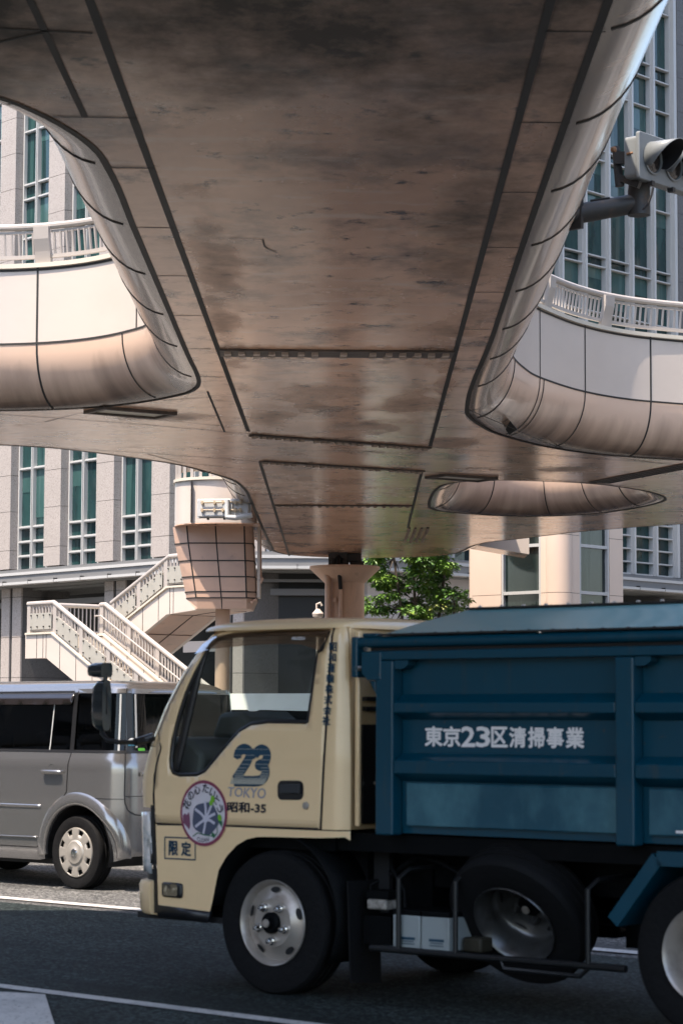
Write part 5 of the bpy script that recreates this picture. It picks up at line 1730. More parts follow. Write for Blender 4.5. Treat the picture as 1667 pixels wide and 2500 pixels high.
# ================================================================== white car seen through the truck cab
wo = at_y(690, 2110, 23.0)
wc = thing('white_car', (wo.x - 0.75, 23.7, 0), -R(42), 'white estate car half hidden behind the truck cab', 'car')
def estate(parent):
    prof = [(-2.1, 0.30), (-2.15, 0.62), (-1.95, 0.82), (-1.1, 0.95), (-0.75, 1.58), (-0.2, 1.66), (1.3, 1.655), (1.95, 1.50), (2.1, 0.95), (2.15, 0.45), (2.05, 0.28)]
    prof = rounded(prof, 0.12)
    def fn(x, z, side):
        ins = 0.0 if z < 0.95 else (z - 0.95) * 0.22
        y = 0.03 + ins
        return Vector((x, y if side else 1.68 - y, z))
    wn = [rounded([(-0.85, 0.99), (0.42, 0.99), (0.42, 1.50), (-0.55, 1.50)], 0.05), rounded([(0.50, 0.99), (1.75, 0.99), (1.66, 1.48), (0.50, 1.50)], 0.05)]
    for side in (True, False):
        mb = sheet(prof, wn, lambda x, z: fn(x, z, side), grid=0.12)
        mb.build('body', M['white_car'], parent, angle=50)
        for w_ in wn:
            sheet(w_, [], lambda x, z: fn(x, z, side) + Vector((0, 0.008 if side else -0.008, 0)), grid=0).build('window', M['privacy'], parent)
    mb = MB()
    a = [fn(x, z, True) for x, z in prof]; c = [fn(x, z, False) for x, z in prof]
    k = len(a)
    mb.add(a + c, [(i, (i + 1) % k, k + (i + 1) % k, k + i) for i in range(k)])
    mb.build('shell', M['white_car'], parent, angle=40)
    for x in (-1.35, 1.35):
        for y, o in ((0.1, -1), (1.58, 1)):
            van_wheel(parent, (x, y, 0.303), o)
    strip([(-0.9, 0.97), (1.8, 0.97)], 0.025, lambda x, z: fn(x, z, True) + Vector((0, -0.003, 0)), step=0.2).build('window_seal', M['trim'], parent)
estate(wc)
# ================================================================== the truck
TH_T = R(40)
to = Vector((-0.3546, 12.4913, 0))
truck = thing('refuse_truck', to, -TH_T, 'cream cab tipper truck with a blue lidded container passing under the bridge', 'truck')
tT = Vector((math.cos(TH_T), -math.sin(TH_T), 0)); nT = Vector((-math.sin(TH_T), -math.cos(TH_T), 0))
def S(u, v, y=0.0):
    """photo point on the truck's near side (or y further in) to length and height"""
    q = at_plane(u, v, to - nT * y, nT) - to
    return (q.dot(tT), q.z)
R2 = lambda x, y: S(350 + x * .38265, 1480 + y * .38265)
R4 = lambda x, y: S(350 + x * .41454, 2000 + y * .41454)
R6 = lambda x, y: S(400 + x * .20408, 1780 + y * .20408)

def truck_paint(name, base, streaks, rough=0.25):
    return mat(name, base, rough, spec=0.5, coat=0.35, noise=[((0.8, 0.8, 5.0), 5, 0.48, 0.72, streaks, 0.45), ((3, 3, 3), 5, 0.55, 0.8, tuple(x * 0.85 for x in base), 0.4)])
M['cab'] = truck_paint('cream_paint', (0.86, 0.61, 0.34), (0.77, 0.53, 0.275))
M['blue'] = mat('blue_paint', (0.0003, 0.047, 0.078), 0.32, spec=0.35, coat=0.15, noise=[((1.2, 1.2, 2.0), 5, 0.45, 0.75, (0.0006, 0.036, 0.062), 0.6), ((11, 11, 1.3), 6, 0.60, 0.72, (0.045, 0.055, 0.055), 0.45), ((30, 30, 30), 3, 0.68, 0.72, (0.07, 0.055, 0.045), 0.6), ((2, 2, 1.0), 6, 0.60, 0.78, (0.02, 0.085, 0.12), 0.3)], bump=(1.4, 0.10))
M['blue_sheen'] = mat('blue_paint_sheen', (0.003, 0.062, 0.098), 0.3, spec=0.4, coat=0.2, noise=[((2.6, 1.0, 1.6), 5, 0.44, 0.66, (0.055, 0.165, 0.205), 0.9), ((6, 2.0, 9), 5, 0.5, 0.7, (0.02, 0.09, 0.13), 0.6)])  # pale patches stand for reflections, put into the panel colour
M['lid_blue'] = mat('lid_paint', (0.17, 0.36, 0.36), 0.32, spec=0.4, coat=0.25, noise=[((1.5, 1.5, 1.5), 5, 0.4, 0.7, (0.12, 0.29, 0.30), 0.6)], bump=(1.8, 0.18))
M['cab_glass'] = glass_mat('cab_glass', (0.80, 0.85, 0.82), 1.0)
M['ink'] = mat('navy_lettering', (0.008, 0.045, 0.08), 0.4)
M['ink_black'] = mat('black_lettering', (0.012, 0.016, 0.028), 0.4)
M['ink_grey'] = mat('grey_lettering', (0.30, 0.29, 0.33), 0.4)
M['ink_white'] = mat('white_lettering', (0.84, 0.79, 0.77), 0.4)
M['under'] = mat('chassis_black', (0.002, 0.0025, 0.003), 0.6, spec=0.1, noise=[((7, 7, 7), 4, 0.5, 0.75, (0.006, 0.006, 0.006), 0.7)])
M['wheel_silver'] = mat('wheel_silver', (0.44, 0.39, 0.34), 0.34, metal=0.5, noise=[((9, 9, 9), 5, 0.5, 0.75, (0.26, 0.22, 0.19), 0.7)])

# ---- cab chart: p runs along the side, round the front corner and across the front
CW = 1.69
RF_ = 0.25
APILLAR = [S(358, 2226), S(353, 2060), S(348, 1900), S(372, 1806), S(400, 1725), S(438, 1645), S(476, 1587), S(511, 1537), S(534, 1522)]
APILLAR = [(z, x + 0.104) for x, z in APILLAR]
APILLAR = [(0.0, APILLAR[0][1])] + APILLAR + [(2.1, APILLAR[-1][1] + 0.14)]
def cfront(z):
    for (a, x), (b_, y) in zip(APILLAR[:-1], APILLAR[1:]):
        if a <= z <= b_:
            return x + (y - x) * (z - a) / (b_ - a)
    return APILLAR[-1][1]
CR, RR_ = 0.405, 0.085          # rear corner
def cins(z):
    return 0.0 if z < 1.2 else (z - 1.2) * 0.045 + max(0, z - 1.80) ** 2 * 3.0
def cmap(p, z, lift=0.0, far=False):
    c = cfront(z)
    i = cins(z) - lift
    if p < c - RF_ * math.pi / 2:
        x, y = c - RF_ + i, RF_ + (c - RF_ * math.pi / 2 - p)
    elif p < c:
        a = (c - p) / RF_
        x, y = c - (RF_ - i) * math.sin(a), RF_ - (RF_ - i) * math.cos(a)
    elif p <= CR:
        x, y = p, i
    elif p < CR + RR_ * math.pi / 2:
        a = (p - CR) / RR_
        x, y = CR + (RR_ - i) * math.sin(a), RR_ - (RR_ - i) * math.cos(a)
    else:
        x, y = CR + RR_ - i, RR_ + p - CR - RR_ * math.pi / 2
    # slight barrel in the door skin
    if -0.8 < p < 0.4 and z < 1.9:
        y -= 0.012 * (1 - ((p + 0.2) / 0.6) ** 2) * max(0, 1 - ((z - 0.95) / 0.7) ** 2)
    return Vector((x, CW - y if far else y, z))
def pend(z):
    return cfront(z) - RF_ * math.pi / 2 - (CW / 2 - RF_)
PR = CR + RR_ * 1.2
win = [R2(*q) for q in ((352, 300), (378, 240), (440, 196), (560, 170), (850, 158), (1168, 152), (1128, 285), (1098, 300), (1052, 742), (1036, 752), (800, 748), (690, 762), (618, 805), (560, 872), (470, 985), (405, 1062), (350, 1086), (235, 1089), (188, 1072), (169, 1032), (165, 980), (176, 850), (208, 700), (250, 550), (300, 420))]
win = win[::-1]
door_l, door_r, door_b, door_t = -0.815, 0.333, 0.852, 1.878
arch_pts = [R4(*q) for q in ((395, 545), (412, 480), (450, 300), (500, 215), (560, 152), (620, 117), (680, 104), (760, 104), (1040, 111), (1172, 108))]
for far in (False, True):
    # lower body with wheel arch
    zb = [cfront(z) for z in (0.27, 0.85)]
    outer = [(zb[0] - 0.02, 0.262)] + arch_pts + [(0.49, 0.822), (PR, 0.822), (PR, 0.846), (-0.82, 0.846)]
    o2 = [(cfront(0.40) - 0.015, R4(85, 505)[1])] + [(p[0], p[1]) for p in arch_pts] + [(PR, 0.80), (PR, 0.846), (cfront(0.846) - 0.015, 0.846)]
    sheet(o2, [], lambda p, z: cmap(p, z, 0, far), grid=0.05).build('lower_panel', M['cab'], truck, angle=50)
    # door
    dp = [(cfront(0.852) - 0.012, 0.852), (door_r, 0.852), (door_r + 0.02, 1.2), (door_r + 0.045, 1.872)]
    k = 10
    dp += [(-0.30 + 0.02, 1.872)]
    for i in range(k + 1):
        z = 1.868 - (1.868 - 0.852) * i / k
        if i < k:
            dp.append((max(cfront(z) - 0.10 if z > 1.3 else cfront(z) - 0.012 - 0.088 * max(0, (z - 1.15) / 0.15) if z > 1.15 else cfront(z) - 0.012, -2), z))
    d_ = sheet(dp, [win], lambda p, z: cmap(p, z, 0.003, far), grid=0.05)
    d_ = d_.build('door', M['cab'], truck, angle=50, solid=0.02)
    if not far:
        door = d_
    sheet(win, [], lambda p, z: cmap(p, z, -0.010, far), grid=0.08).build('window_glass', M['cab_glass'], d_)
    # window rubber: from the opening inwards
    cxw = (-0.2, 1.5)
    def shrink(poly, w_):
        P = [Vector(q) for q in poly]
        out = []
        for i in range(len(P)):
            a, b_, c = P[i - 1], P[i], P[(i + 1) % len(P)]
            n1 = (b_ - a).normalized(); n2 = (c - b_).normalized()
            n = Vector((-(n1.y + n2.y), n1.x + n2.x)).normalized()
            out.append(tuple(b_ + n * w_))
        return out
    wind = densify(win, 0.06)
    area = sum(wind[i - 1][0] * wind[i][1] - wind[i][0] * wind[i - 1][1] for i in range(len(wind)))
    inn = shrink(wind, 0.022 if area > 0 else -0.022)
    mb = MB()
    a = [cmap(p, z, -0.002, far) for p, z in wind]; c = [cmap(p, z, -0.004, far) for p, z in inn]
    kk = len(a)
    mb.add(a + c, [(i, (i + 1) % kk, kk + (i + 1) % kk, kk + i) for i in range(kk)])
    mb.build('window_seal', M['trim'], d_, solid=0.01)
    # quarter-light bar near the windscreen pillar
    mb = MB(); strip([(cfront(1.16) + 0.115, 1.13), (cfront(1.6) + 0.075, 1.80)], 0.05, lambda p, z: cmap(p, z, -0.006, far), mb); mb.build('quarter_bar', M['trim'], d_, solid=0.01)
    # pillar behind the door
    sheet([(door_r + 0.010, 0.852), (PR, 0.852), (PR, 1.875), (door_r + 0.055, 1.875), (door_r + 0.03, 1.2)], [], lambda p, z: cmap(p, z, 0, far), grid=0.04).build('rear_pillar', M['cab'], truck, angle=60)
    # front corner and nose: corner panel, windscreen frame
    n = 14
    zs = [0.36 + (1.262 - 0.36) * i / n for i in range(n + 1)]
    nose = [(cfront(z) - 0.028, z) for z in zs[5:]] + [(pend(z), z) for z in reversed(zs)] + [(cfront(0.36) - 0.03, 0.36)]
    sheet([(cfront(0.93) - 0.028, 0.93)] + [(cfront(z) - 0.028, z) for z in (1.0, 1.1, 1.255)] + [(pend(1.255), 1.255), (pend(0.93), 0.93)], [], lambda p, z: cmap(p, z, 0, far), grid=0.05).build('nose_panel', M['cab'], truck, angle=60)
    sheet([(cfront(0.40) - 0.46, 0.40), (cfront(0.40) - 0.46, 0.926), (pend(0.926), 0.926), (pend(0.40), 0.40)], [], lambda p, z: cmap(p, z, 0, far), grid=0.06).build('grille', M['trim'], truck)
    # windscreen pillar
    zz = [1.26 + (1.875 - 1.26) * i / 12 for i in range(13)]
    sheet([(cfront(z) - 0.105, z) for z in zz] + [(cfront(z) - 0.20, z) for z in reversed(zz)], [], lambda p, z: cmap(p, z, 0.0, far), grid=0.04).build('windscreen_pillar', M['cab'], truck, angle=60, solid=0.03)
    strip([(cfront(z) - 0.20, z) for z in zz], 0.03, lambda p, z: cmap(p, z, -0.004, far), step=0.08).build('windscreen_seal', M['trim'], truck)
    sheet([(cfront(z) - 0.20, z) for z in zz] + [(pend(z), z) for z in reversed(zz)], [], lambda p, z: cmap(p, z, -0.012, far), grid=0.08).build('windscreen', M['cab_glass'], truck)
    # headlamp
    sheet([(cfront(0.58) - 0.055, 0.58), (cfront(0.9) - 0.055, 0.91), (cfront(0.9) - 0.45, 0.88), (cfront(0.58) - 0.40, 0.62)], [], lambda p, z: cmap(p, z, 0.012, far), grid=0.05).build('headlamp', M['chrome'] if far else mat('headlamp_lens', (0.72, 0.66, 0.62), 0.15, coat=1.0, noise=[((5, 5, 9), 4, 0.45, 0.6, (0.35, 0.38, 0.39), 0.9)]), truck, solid=0.01)
    strip([(cfront(0.40) - 0.030, 0.375), (cfront(0.5) - 0.030, 0.5), (cfront(0.93) - 0.036, 0.945)], 0.032, lambda p, z: cmap(p, z, 0.002, far), step=0.04).build('corner_seal', M['trim'], truck)
    # bumper with rolled edges
    mb = MB()
    sec = [(0.362, -0.02), (0.367, 0.018), (0.385, 0.032), (0.515, 0.034), (0.540, 0.022), (0.548, -0.02)]
    vs_ = []
    pp = [cfront(0.45) - 0.048 - 0.04 * i for i in range(26)]
    pp = [p for p in pp if p > pend(0.45)] + [pend(0.45)]
    for p in pp:
        for z, l_ in sec:
            vs_.append(cmap(p, z, l_, far))
    m_ = len(sec)
    mb.add(vs_, [(i * m_ + j, (i + 1) * m_ + j, (i + 1) * m_ + j + 1, i * m_ + j + 1) for i in range(len(pp) - 1) for j in range(m_ - 1)] + [tuple(range(m_))])
    mb.build('bumper', M['cab'], truck, angle=40)
    # black valance under the lower panel
    sheet([R4(88, 504), R4(398, 544), R4(385, 598), R4(378, 610), R4(98, 572)][::-1], [], lambda p, z: cmap(p, z, -0.02, far), grid=0).build('valance', M['trim'], truck, solid=0.03)
sheet([(-1.3, 0.54), (-0.855, 0.54), (-0.855, 0.59), (-1.3, 0.59)], [], lambda p, z: cmap(p, z, -0.01), grid=0.05).build('grille', M['trim'], truck)

mb = MB()
mb.box((-0.70, CW / 2, 0.352), (0.64, CW - 0.14, 0.03)); mb.box((-0.375, CW / 2, 0.48), (0.03, CW - 0.9, 0.34)); mb.box((-1.0, CW / 2, 0.40), (0.04, CW - 0.5, 0.16))
mb.build('undertray', M['black'], truck, smooth=False)
# ---- roof
mb = MB()
nx, ny = 40, 40
zr = 1.868
xf, xr = cfront(1.868) - RF_ + 0.02, CR + RR_ - 0.005
vs_ = []
for i in range(nx + 1):
    for j in range(ny + 1):
        a = -1 + 2 * i / nx; b_ = -1 + 2 * j / ny
        ax = math.copysign(1 - (1 - abs(a)) ** 1.7, a); by = math.copysign(1 - (1 - abs(b_)) ** 1.7, b_)
        # rounded-square plan
        k = (1 - 0.085 * (abs(ax) ** 8) * (abs(by) ** 8))
        d = max(0, 1 - abs(ax) ** (5 if ax < 0 else 14)) * max(0, 1 - abs(by) ** 12)
        vs_.append(((xf + xr) / 2 + (xr - xf) / 2 * ax * k, CW / 2 + (CW / 2 - 0.012) * by * k, zr + 0.040 * d ** 0.5 + 0.012 * d + 0.03 * max(0, 1 - ax * ax) * max(0, 1 - by * by)))
mb.add(vs_, [(i * (ny + 1) + j, (i + 1) * (ny + 1) + j, (i + 1) * (ny + 1) + j + 1, i * (ny + 1) + j + 1) for i in range(nx) for j in range(ny)])
mb.build('roof', M['cab'], truck, angle=60)
mb = MB()   # drip rail over the door
mb.tube([cmap(p, 1.874 if p > cfront(1.874) - 0.05 else 1.874 - 0.0, 0.012) for p in [-0.36 + 0.02 * 0] + [-0.3 + 0.07 * i for i in range(10)]], 0.010, 8)
mb.build('drip_rail', M['cab'], truck)
# ---- back of the cab
mb = MB()
mb.box((CR + RR_ - 0.05, CW / 2, 1.36), (0.03, CW - 0.16, 1.02), mi=0)
mb.box((CR + RR_ - 0.03, CW / 2, 1.60), (0.02, CW - 0.5, 0.05))
mb.build('cab_back', M['cab'], truck, smooth=False, bevel=0.008)
mb = MB(); mb.box((CR + RR_ + 0.008, 0.095, 1.36), (0.028, 0.022, 0.98)); mb.build('cab_back_flange', M['cab'], truck, bevel=0.006)
mb = MB()
for z in (1.46, 1.41):
    mb.box((CR + RR_ - 0.02, 0.26, z + 0.05), (0.03, 0.16, 0.022))
mb.box((CR + RR_ - 0.02, 0.36, 1.13), (0.03, 0.42, 0.50)); mb.build('vent_and_shade', M['trim'], truck, smooth=False)  # slats are vents; the large dark panel paints the gap's shade
mb = MB(); mb.tube([(CR + RR_ + 0.03, 0.2, 1.085), (CR + RR_ + 0.03, 0.34, 1.085)], 0.008, 8); mb.build('grab_bar', M['chrome'], truck)
# ---- cabin
mb = MB(); mb.box((-0.30, CW / 2, 0.80), (1.3, 1.5, 0.12)); mb.box((-0.1, CW / 2, 0.6), (1.0, 1.1, 0.4)); mb.build('cabin_floor', M['under'], truck, smooth=False)
mb = MB()
mb.prism([(-1.0, 0.12, 0.9), (-0.62, 0.12, 0.9), (-0.60, 0.12, 1.22), (-0.70, 0.12, 1.30), (-0.92, 0.12, 1.31)], (0, CW - 0.24, 0))
mb.prism([(-0.90, 0.50, 1.30), (-0.58, 0.50, 1.30), (-0.60, 0.50, 1.40), (-0.68, 0.50, 1.45), (-0.84, 0.50, 1.44)], (0, 0.42, 0))
mb.build('dashboard', M['interior_grey'], truck, bevel=0.03)
for sy in (0.36, 0.80, 1.28):
    t_ = MB(); t_.box((0.0, sy, 0.98), (0.5, 0.42, 0.14)); t_.box((0.25, sy, 1.28), (0.12, 0.42, 0.55)); t_.box((0.26, sy, 1.60), (0.08, 0.22, 0.16)) if sy != 0.80 else None
    t_.build('seat', M['interior'], truck, bevel=0.04)
mb = MB()
ring = []
for k in range(25):
    a = 2 * math.pi * k / 24
    ring.append(Vector((-0.46 + 0.16 * math.cos(a) * 0.75, 1.28 + 0.19 * math.sin(a), 1.36 + 0.16 * math.cos(a) * 0.65)))
mb.tube(ring, 0.014, 8, cap=False); mb.tube([(-0.46, 1.28, 1.36), (-0.62, 1.28, 1.18)], 0.03, 8); mb.tube([ring[6], ring[18]], 0.014, 6)
mb.build('steering_wheel', M['trim'], truck)

# ---- door furniture and lettering
f3 = lambda p, z: cmap(p, z, 0.0062)
hl = rounded([R2(868, 1236), R2(1030, 1236), R2(1030, 1112), R2(868, 1112)], 0.035)
sheet(hl, [], lambda p, z: cmap(p, z, 0.005), grid=0.03).build('handle_recess', M['trim'], door)
mb = MB(); a, c = R2(890, 1165), R2(1015, 1165); mb.bar(cmap(*a, 0.014), cmap(*c, 0.014), 0.02, 0.05); mb.build('door_handle', M['interior'], door, bevel=0.006)
mb = MB(); mb.lathe([(0, 0.012), (0.017, 0.010), (0.02, 0.003)], cmap(*R2(1045, 1272), 0.003), (0, -1, 0), 20); mb.build('lock', M['wheel_silver'], door)
mb = MB()
strip([R2(90, 1391), R2(500, 1398), R2(1122, 1420)], 0.009, lambda p, z: cmap(p, z, 0.0035), mb)
strip([(door_r + 0.005, 0.852), (door_r + 0.025, 1.2), (door_r + 0.05, 1.875)], 0.012, lambda p, z: cmap(p, z, 0.0045), mb)
strip([(cfront(z) - 0.021, z) for z in (0.95, 1.0, 1.15, 1.25)] + [(cfront(z) - 0.10, z) for z in (1.33, 1.5, 1.7)], 0.012, lambda p, z: cmap(p, z, 0.005), mb)
mb.build('door_gap', M['trim'], truck)
# the 23 mark: joined numerals with fine lines
two = [(905, 345), (908, 300), (925, 262), (960, 240), (1000, 238), (1035, 258), (1050, 295), (1046, 340), (1020, 395), (975, 465), (930, 535), (880, 610)]
three = [(1112, 312), (1130, 278), (1160, 252), (1202, 246), (1240, 268), (1258, 312), (1252, 365), (1222, 412), (1160, 432), (1212, 446), (1240, 480), (1244, 520), (1234, 560), (1205, 598), (1170, 618), (1100, 624), (1000, 622), (900, 622), (868, 622)]
tow = abs(R6(0, 0)[0] - R6(88, 0)[0])
mb = stroke([[R6(*q) for q in two], [R6(*q) for q in three], [R6(1040, 275), R6(1075, 300), R6(1110, 290)]], tow, f3)
mb.build('number_mark', M['ink'], door, smooth=False, recalc=False)
mb = MB()
yy = [238, 312, 368, 420, 462, 498, 528, 552, 572, 588, 602, 614, 626, 638, 650]
for i, y in enumerate(yy):
    w_ = 0.0022 + 0.00022 * i
    for (xa, xb) in ([(840, 1330)]):
        pass
    x0 = 850 + max(0, (y - 330)) * -0.06
    strip([R6(830, y), R6(1320, y + 6)], w_, lambda p, z: cmap(p, z, 0.0072), mb)
# the fine lines only cross the numerals: cut to the numerals' spans
mb = MB()
def spans(y):
    if y < 300: return [(880, 1290)]
    if y < 350: return [(860, 955), (1000, 1110), (1195, 1305)]
    if y < 390: return [(985, 1090), (1190, 1300)]
    if y < 430: return [(955, 1060), (1120, 1270)]
    if y < 520: return [(985 - (y - 430) * .62 - 60, 985 - (y - 430) * .62 + 55), (1185, 1295)]
    if y < 575: return [(880, 985), (1180, 1285)]
    return [(840 - (y - 575) * .2, 1255 - (y - 600) * .5)]
for i, y in enumerate(yy):
    w_ = 0.0020 + 0.00018 * i
    for (xa, xb) in spans(y):
        strip([R6(xa, y), R6(xb, y + (xb - xa) * 0.012)], w_, lambda p, z: cmap(p, z, 0.0074), mb)
mb.build('number_mark_lines', mat('light_lines', (0.42, 0.40, 0.33), 0.4), door, smooth=False, recalc=False)
mb = MB()
letter('TOKYO', [R2(553, 1212), R2(795, 1230), R2(797, 1160), R2(556, 1152)], f3, mb, bold=0.012, shear=0.08)
mb.build('city_lettering', M['ink_grey'], door, smooth=False, recalc=False)
mb = MB()
letter('昭和-35', [R2(552, 1310), R2(795, 1322), R2(797, 1255), R2(553, 1248)], f3, mb, fat=0.0022)
mb.build('fleet_number', M['ink_black'], door, smooth=False, recalc=False)
for i, ch in enumerate('昭和運輸株式会社'):
    t = i / 7.0
    cx = 1197 - 30 * t; cyy = 258 + 472 * t
    mb = MB()
    h = 28
    letter(ch, [R2(cx - 25, cyy + h), R2(cx + 23, cyy + h + 1), R2(cx + 23, cyy - h + 1), R2(cx - 25, cyy - h)], lambda p, z: cmap(p, z, 0.007), mb, fat=0.0012)
    mb.build('company_lettering', M['ink'], truck, smooth=False, recalc=False)
# boxed notice
mb = stroke([[R6(22, 1292), R6(395, 1306), R6(393, 1562), R6(22, 1546), R6(22, 1292)]], 0.007, lambda p, z: cmap(p, z, 0.004))
mb.build('notice_box', M['ink'], truck, smooth=False, recalc=False)
mb = MB()
letter('限', [R6(75, 1505), R6(180, 1510), R6(182, 1342), R6(77, 1336)], lambda p, z: cmap(p, z, 0.004), mb, fat=0.0024)
letter('定', [R6(228, 1512), R6(340, 1518), R6(342, 1352), R6(230, 1346)], lambda p, z: cmap(p, z, 0.004), mb, fat=0.0024)
mb.build('notice_lettering', M['ink'], truck, smooth=False, recalc=False)
# round flower badge
bc = R6(501, 1005)
BR = 0.172
def bx(x, y, l=0.006):
    return cmap(bc[0] + x * BR, bc[1] + y * BR, 0.0 + l)
disc = lambda r, n=48: [(r * math.cos(2 * math.pi * k / n), r * math.sin(2 * math.pi * k / n)) for k in range(n)]
badge_o = sheet(disc(1.0), [], lambda x, y: bx(x, y, 0.0062), grid=0.2)
badge_o = badge_o.build('flower_badge', mat('badge_rim', (0.24, 0.045, 0.085), 0.4), door, recalc=False)
sheet(disc(0.905), [], lambda x, y: bx(x, y, 0.0080), grid=0.2).build('badge_ground', mat('badge_white', (0.66, 0.61, 0.63), 0.35, noise=[((8, 8, 8), 3, 0.5, 0.7, (0.62, 0.50, 0.53), 0.6)]), badge_o, recalc=False)
pet = [(0.56 * (1 + 0.05 * math.cos(5 * a + 0.6)) * math.cos(a) + 0.10, 0.50 * (1 + 0.05 * math.cos(5 * a + 0.6)) * math.sin(a) - 0.16) for a in [2 * math.pi * k / 60 for k in range(60)]]
sheet(pet, [], lambda x, y: bx(x, y, 0.0098), grid=0.2).build('badge_flower', mat('flower_blue', (0.075, 0.085, 0.13), 0.4), badge_o, recalc=False)
mb = MB()
for (x1, y1) in ((0.08, 0.36), (0.38, 0.30), (0.52, 0.0), (0.50, -0.30), (0.02, -0.62), (-0.32, -0.42), (-0.34, 0.12)):
    mb = stroke([[(0.12, -0.17), ((0.12 + x1) / 2 + 0.02, (-0.17 + y1) / 2 + 0.02), (x1, y1)]], 0.085, lambda x, y: bx(x, y, 0.0112), mb)
sheet([(0.12 + 0.12 * math.cos(2 * math.pi * k / 20), -0.17 + 0.11 * math.sin(2 * math.pi * k / 20)) for k in range(20)], [], lambda x, y: bx(x, y, 0.0116), grid=0, mb=mb)
mb.build('badge_star', mat('flower_white', (0.56, 0.53, 0.60), 0.4), badge_o, smooth=False, recalc=False)
mb = MB()
for (x, y, a, s, ch) in ((-0.68, 0.25, 62, 0.30, '花'), (-0.52, 0.52, 45, 0.26, 'の'), (-0.26, 0.70, 22, 0.27, '心'), (0.12, 0.76, -8, 0.28, 'た'), (0.40, 0.62, -32, 0.25, 'い'), (0.58, 0.42, -50, 0.24, 'と'), (0.72, 0.16, -75, 0.26, 'う')):
    V, T = text_tris(ch, bold=0.012)
    ca, sa = math.cos(R(a)), math.sin(R(a))
    mb.add([bx(x + s * ((p.x - .5) * ca - (p.y - .5) * sa), y + s * ((p.x - .5) * sa + (p.y - .5) * ca), 0.0125) for p in V], T)
mb.build('badge_lettering', M['ink_black'], badge_o, smooth=False, recalc=False)
mb = MB()
V, T = text_tris('CLEAN', bold=0.01)
mb.add([bx(-0.25 + 0.5 * p.x, -0.88 + 0.13 * p.y + 0.15 * (p.x - .5) ** 2, 0.0098) for p in V], T)
mb.build('badge_lettering', M['ink_black'], badge_o, smooth=False, recalc=False)
mb = MB()
for (x, y, a, s) in ((0.42, 0.44, 100, 0.20), (0.36, 0.33, 60, 0.18), (0.72, -0.12, 100, 0.19)):
    sheet([(x + s * (math.cos(t) * 0.55 * math.cos(R(a)) - math.sin(t) * 0.4 * math.sin(R(a))), y + s * (math.cos(t) * 0.55 * math.sin(R(a)) + math.sin(t) * 0.4 * math.cos(R(a)))) for t in [2 * math.pi * k / 16 for k in range(16)]], [], lambda x_, y_: bx(x_, y_, 0.0136 + 0.0006 * len(mb.v) / 40), grid=0, mb=mb)
mb.build('badge_leaf', mat('leaf_lime', (0.18, 0.42, 0.03), 0.4), badge_o, smooth=False, recalc=False)
mb = MB()
sheet([(0.66, -0.20), (0.84, -0.22), (0.82, -0.42), (0.76, -0.34)], [], lambda x, y: bx(x, y, 0.0152), grid=0, mb=mb); sheet([(0.40, -0.55), (0.52, -0.62), (0.48, -0.76), (0.38, -0.66)], [], lambda x, y: bx(x, y, 0.0128), grid=0, mb=mb)
mb = stroke([[(-0.42, -0.72), (-0.22, -0.60), (0.1, -0.66), (0.42, -0.68)], [(0.50, -0.70), (0.62, -0.55), (0.60, -0.38)]], 0.03, lambda x, y: bx(x, y, 0.012), mb)
mb.build('badge_stem', mat('leaf_dark', (0.02, 0.14, 0.06), 0.4), badge_o, smooth=False, recalc=False)
sheet([(-0.86, -0.10), (-0.78, -0.02), (-0.70, -0.08), (-0.60, 0.02), (-0.56, -0.16), (-0.54, -0.38), (-0.58, -0.52), (-0.72, -0.40), (-0.84, -0.32)], [], lambda x, y: bx(x, y, 0.0105), grid=0).build('badge_bud', mat('bud_purple', (0.20, 0.07, 0.12), 0.4), badge_o, recalc=False)
# side indicator lamp
fl = rounded([R4(118, 455), R4(238, 466), R4(238, 378), R4(118, 368)], 0.02)
fo = sheet(fl, [], lambda p, z: cmap(p, z, 0.010), grid=0.03).build('side_lamp', M['trim'], truck, solid=0.012)
sheet(rounded([R4(128, 447), R4(212, 455), R4(212, 384), R4(128, 378)], 0.015), [], lambda p, z: cmap(p, z, 0.013), grid=0.03).build('side_lamp_lens', mat('lamp_lens_clear', (0.22, 0.17, 0.11), 0.12, metal=0.3, coat=1.0, noise=[((16, 16, 16), 3, 0.45, 0.55, (0.02, 0.018, 0.016), 0.9), ((22, 22, 22), 2, 0.58, 0.64, (0.6, 0.5, 0.35), 0.8)]), fo, recalc=False)
# rain visor over the cab window
vis = [R2(*q) for q in ((346, 305), (372, 243), (440, 192), (560, 166), (850, 152), (1172, 145), (1166, 205), (1140, 285), (1100, 268), (1010, 243), (880, 240), (740, 246), (600, 258), (450, 272))][::-1]
M['visor'] = glass_mat('smoked_visor', (0.46, 0.41, 0.38), 6.0, 0.05)
sheet(vis, [], lambda p, z: cmap(p, z, 0.012 + (1.87 - z) * 0.32), grid=0.03).build('rain_visor', M['visor'], door, angle=60)
mb = MB(); letter('ISUZU', [R2(952, 214), R2(1032, 214), R2(1032, 196), R2(952, 196)], lambda p, z: cmap(p, z, 0.016 + (1.87 - z) * 0.32), mb, bold=0.02)
mb.build('visor_lettering', M['ink_white'], door, smooth=False, recalc=False)
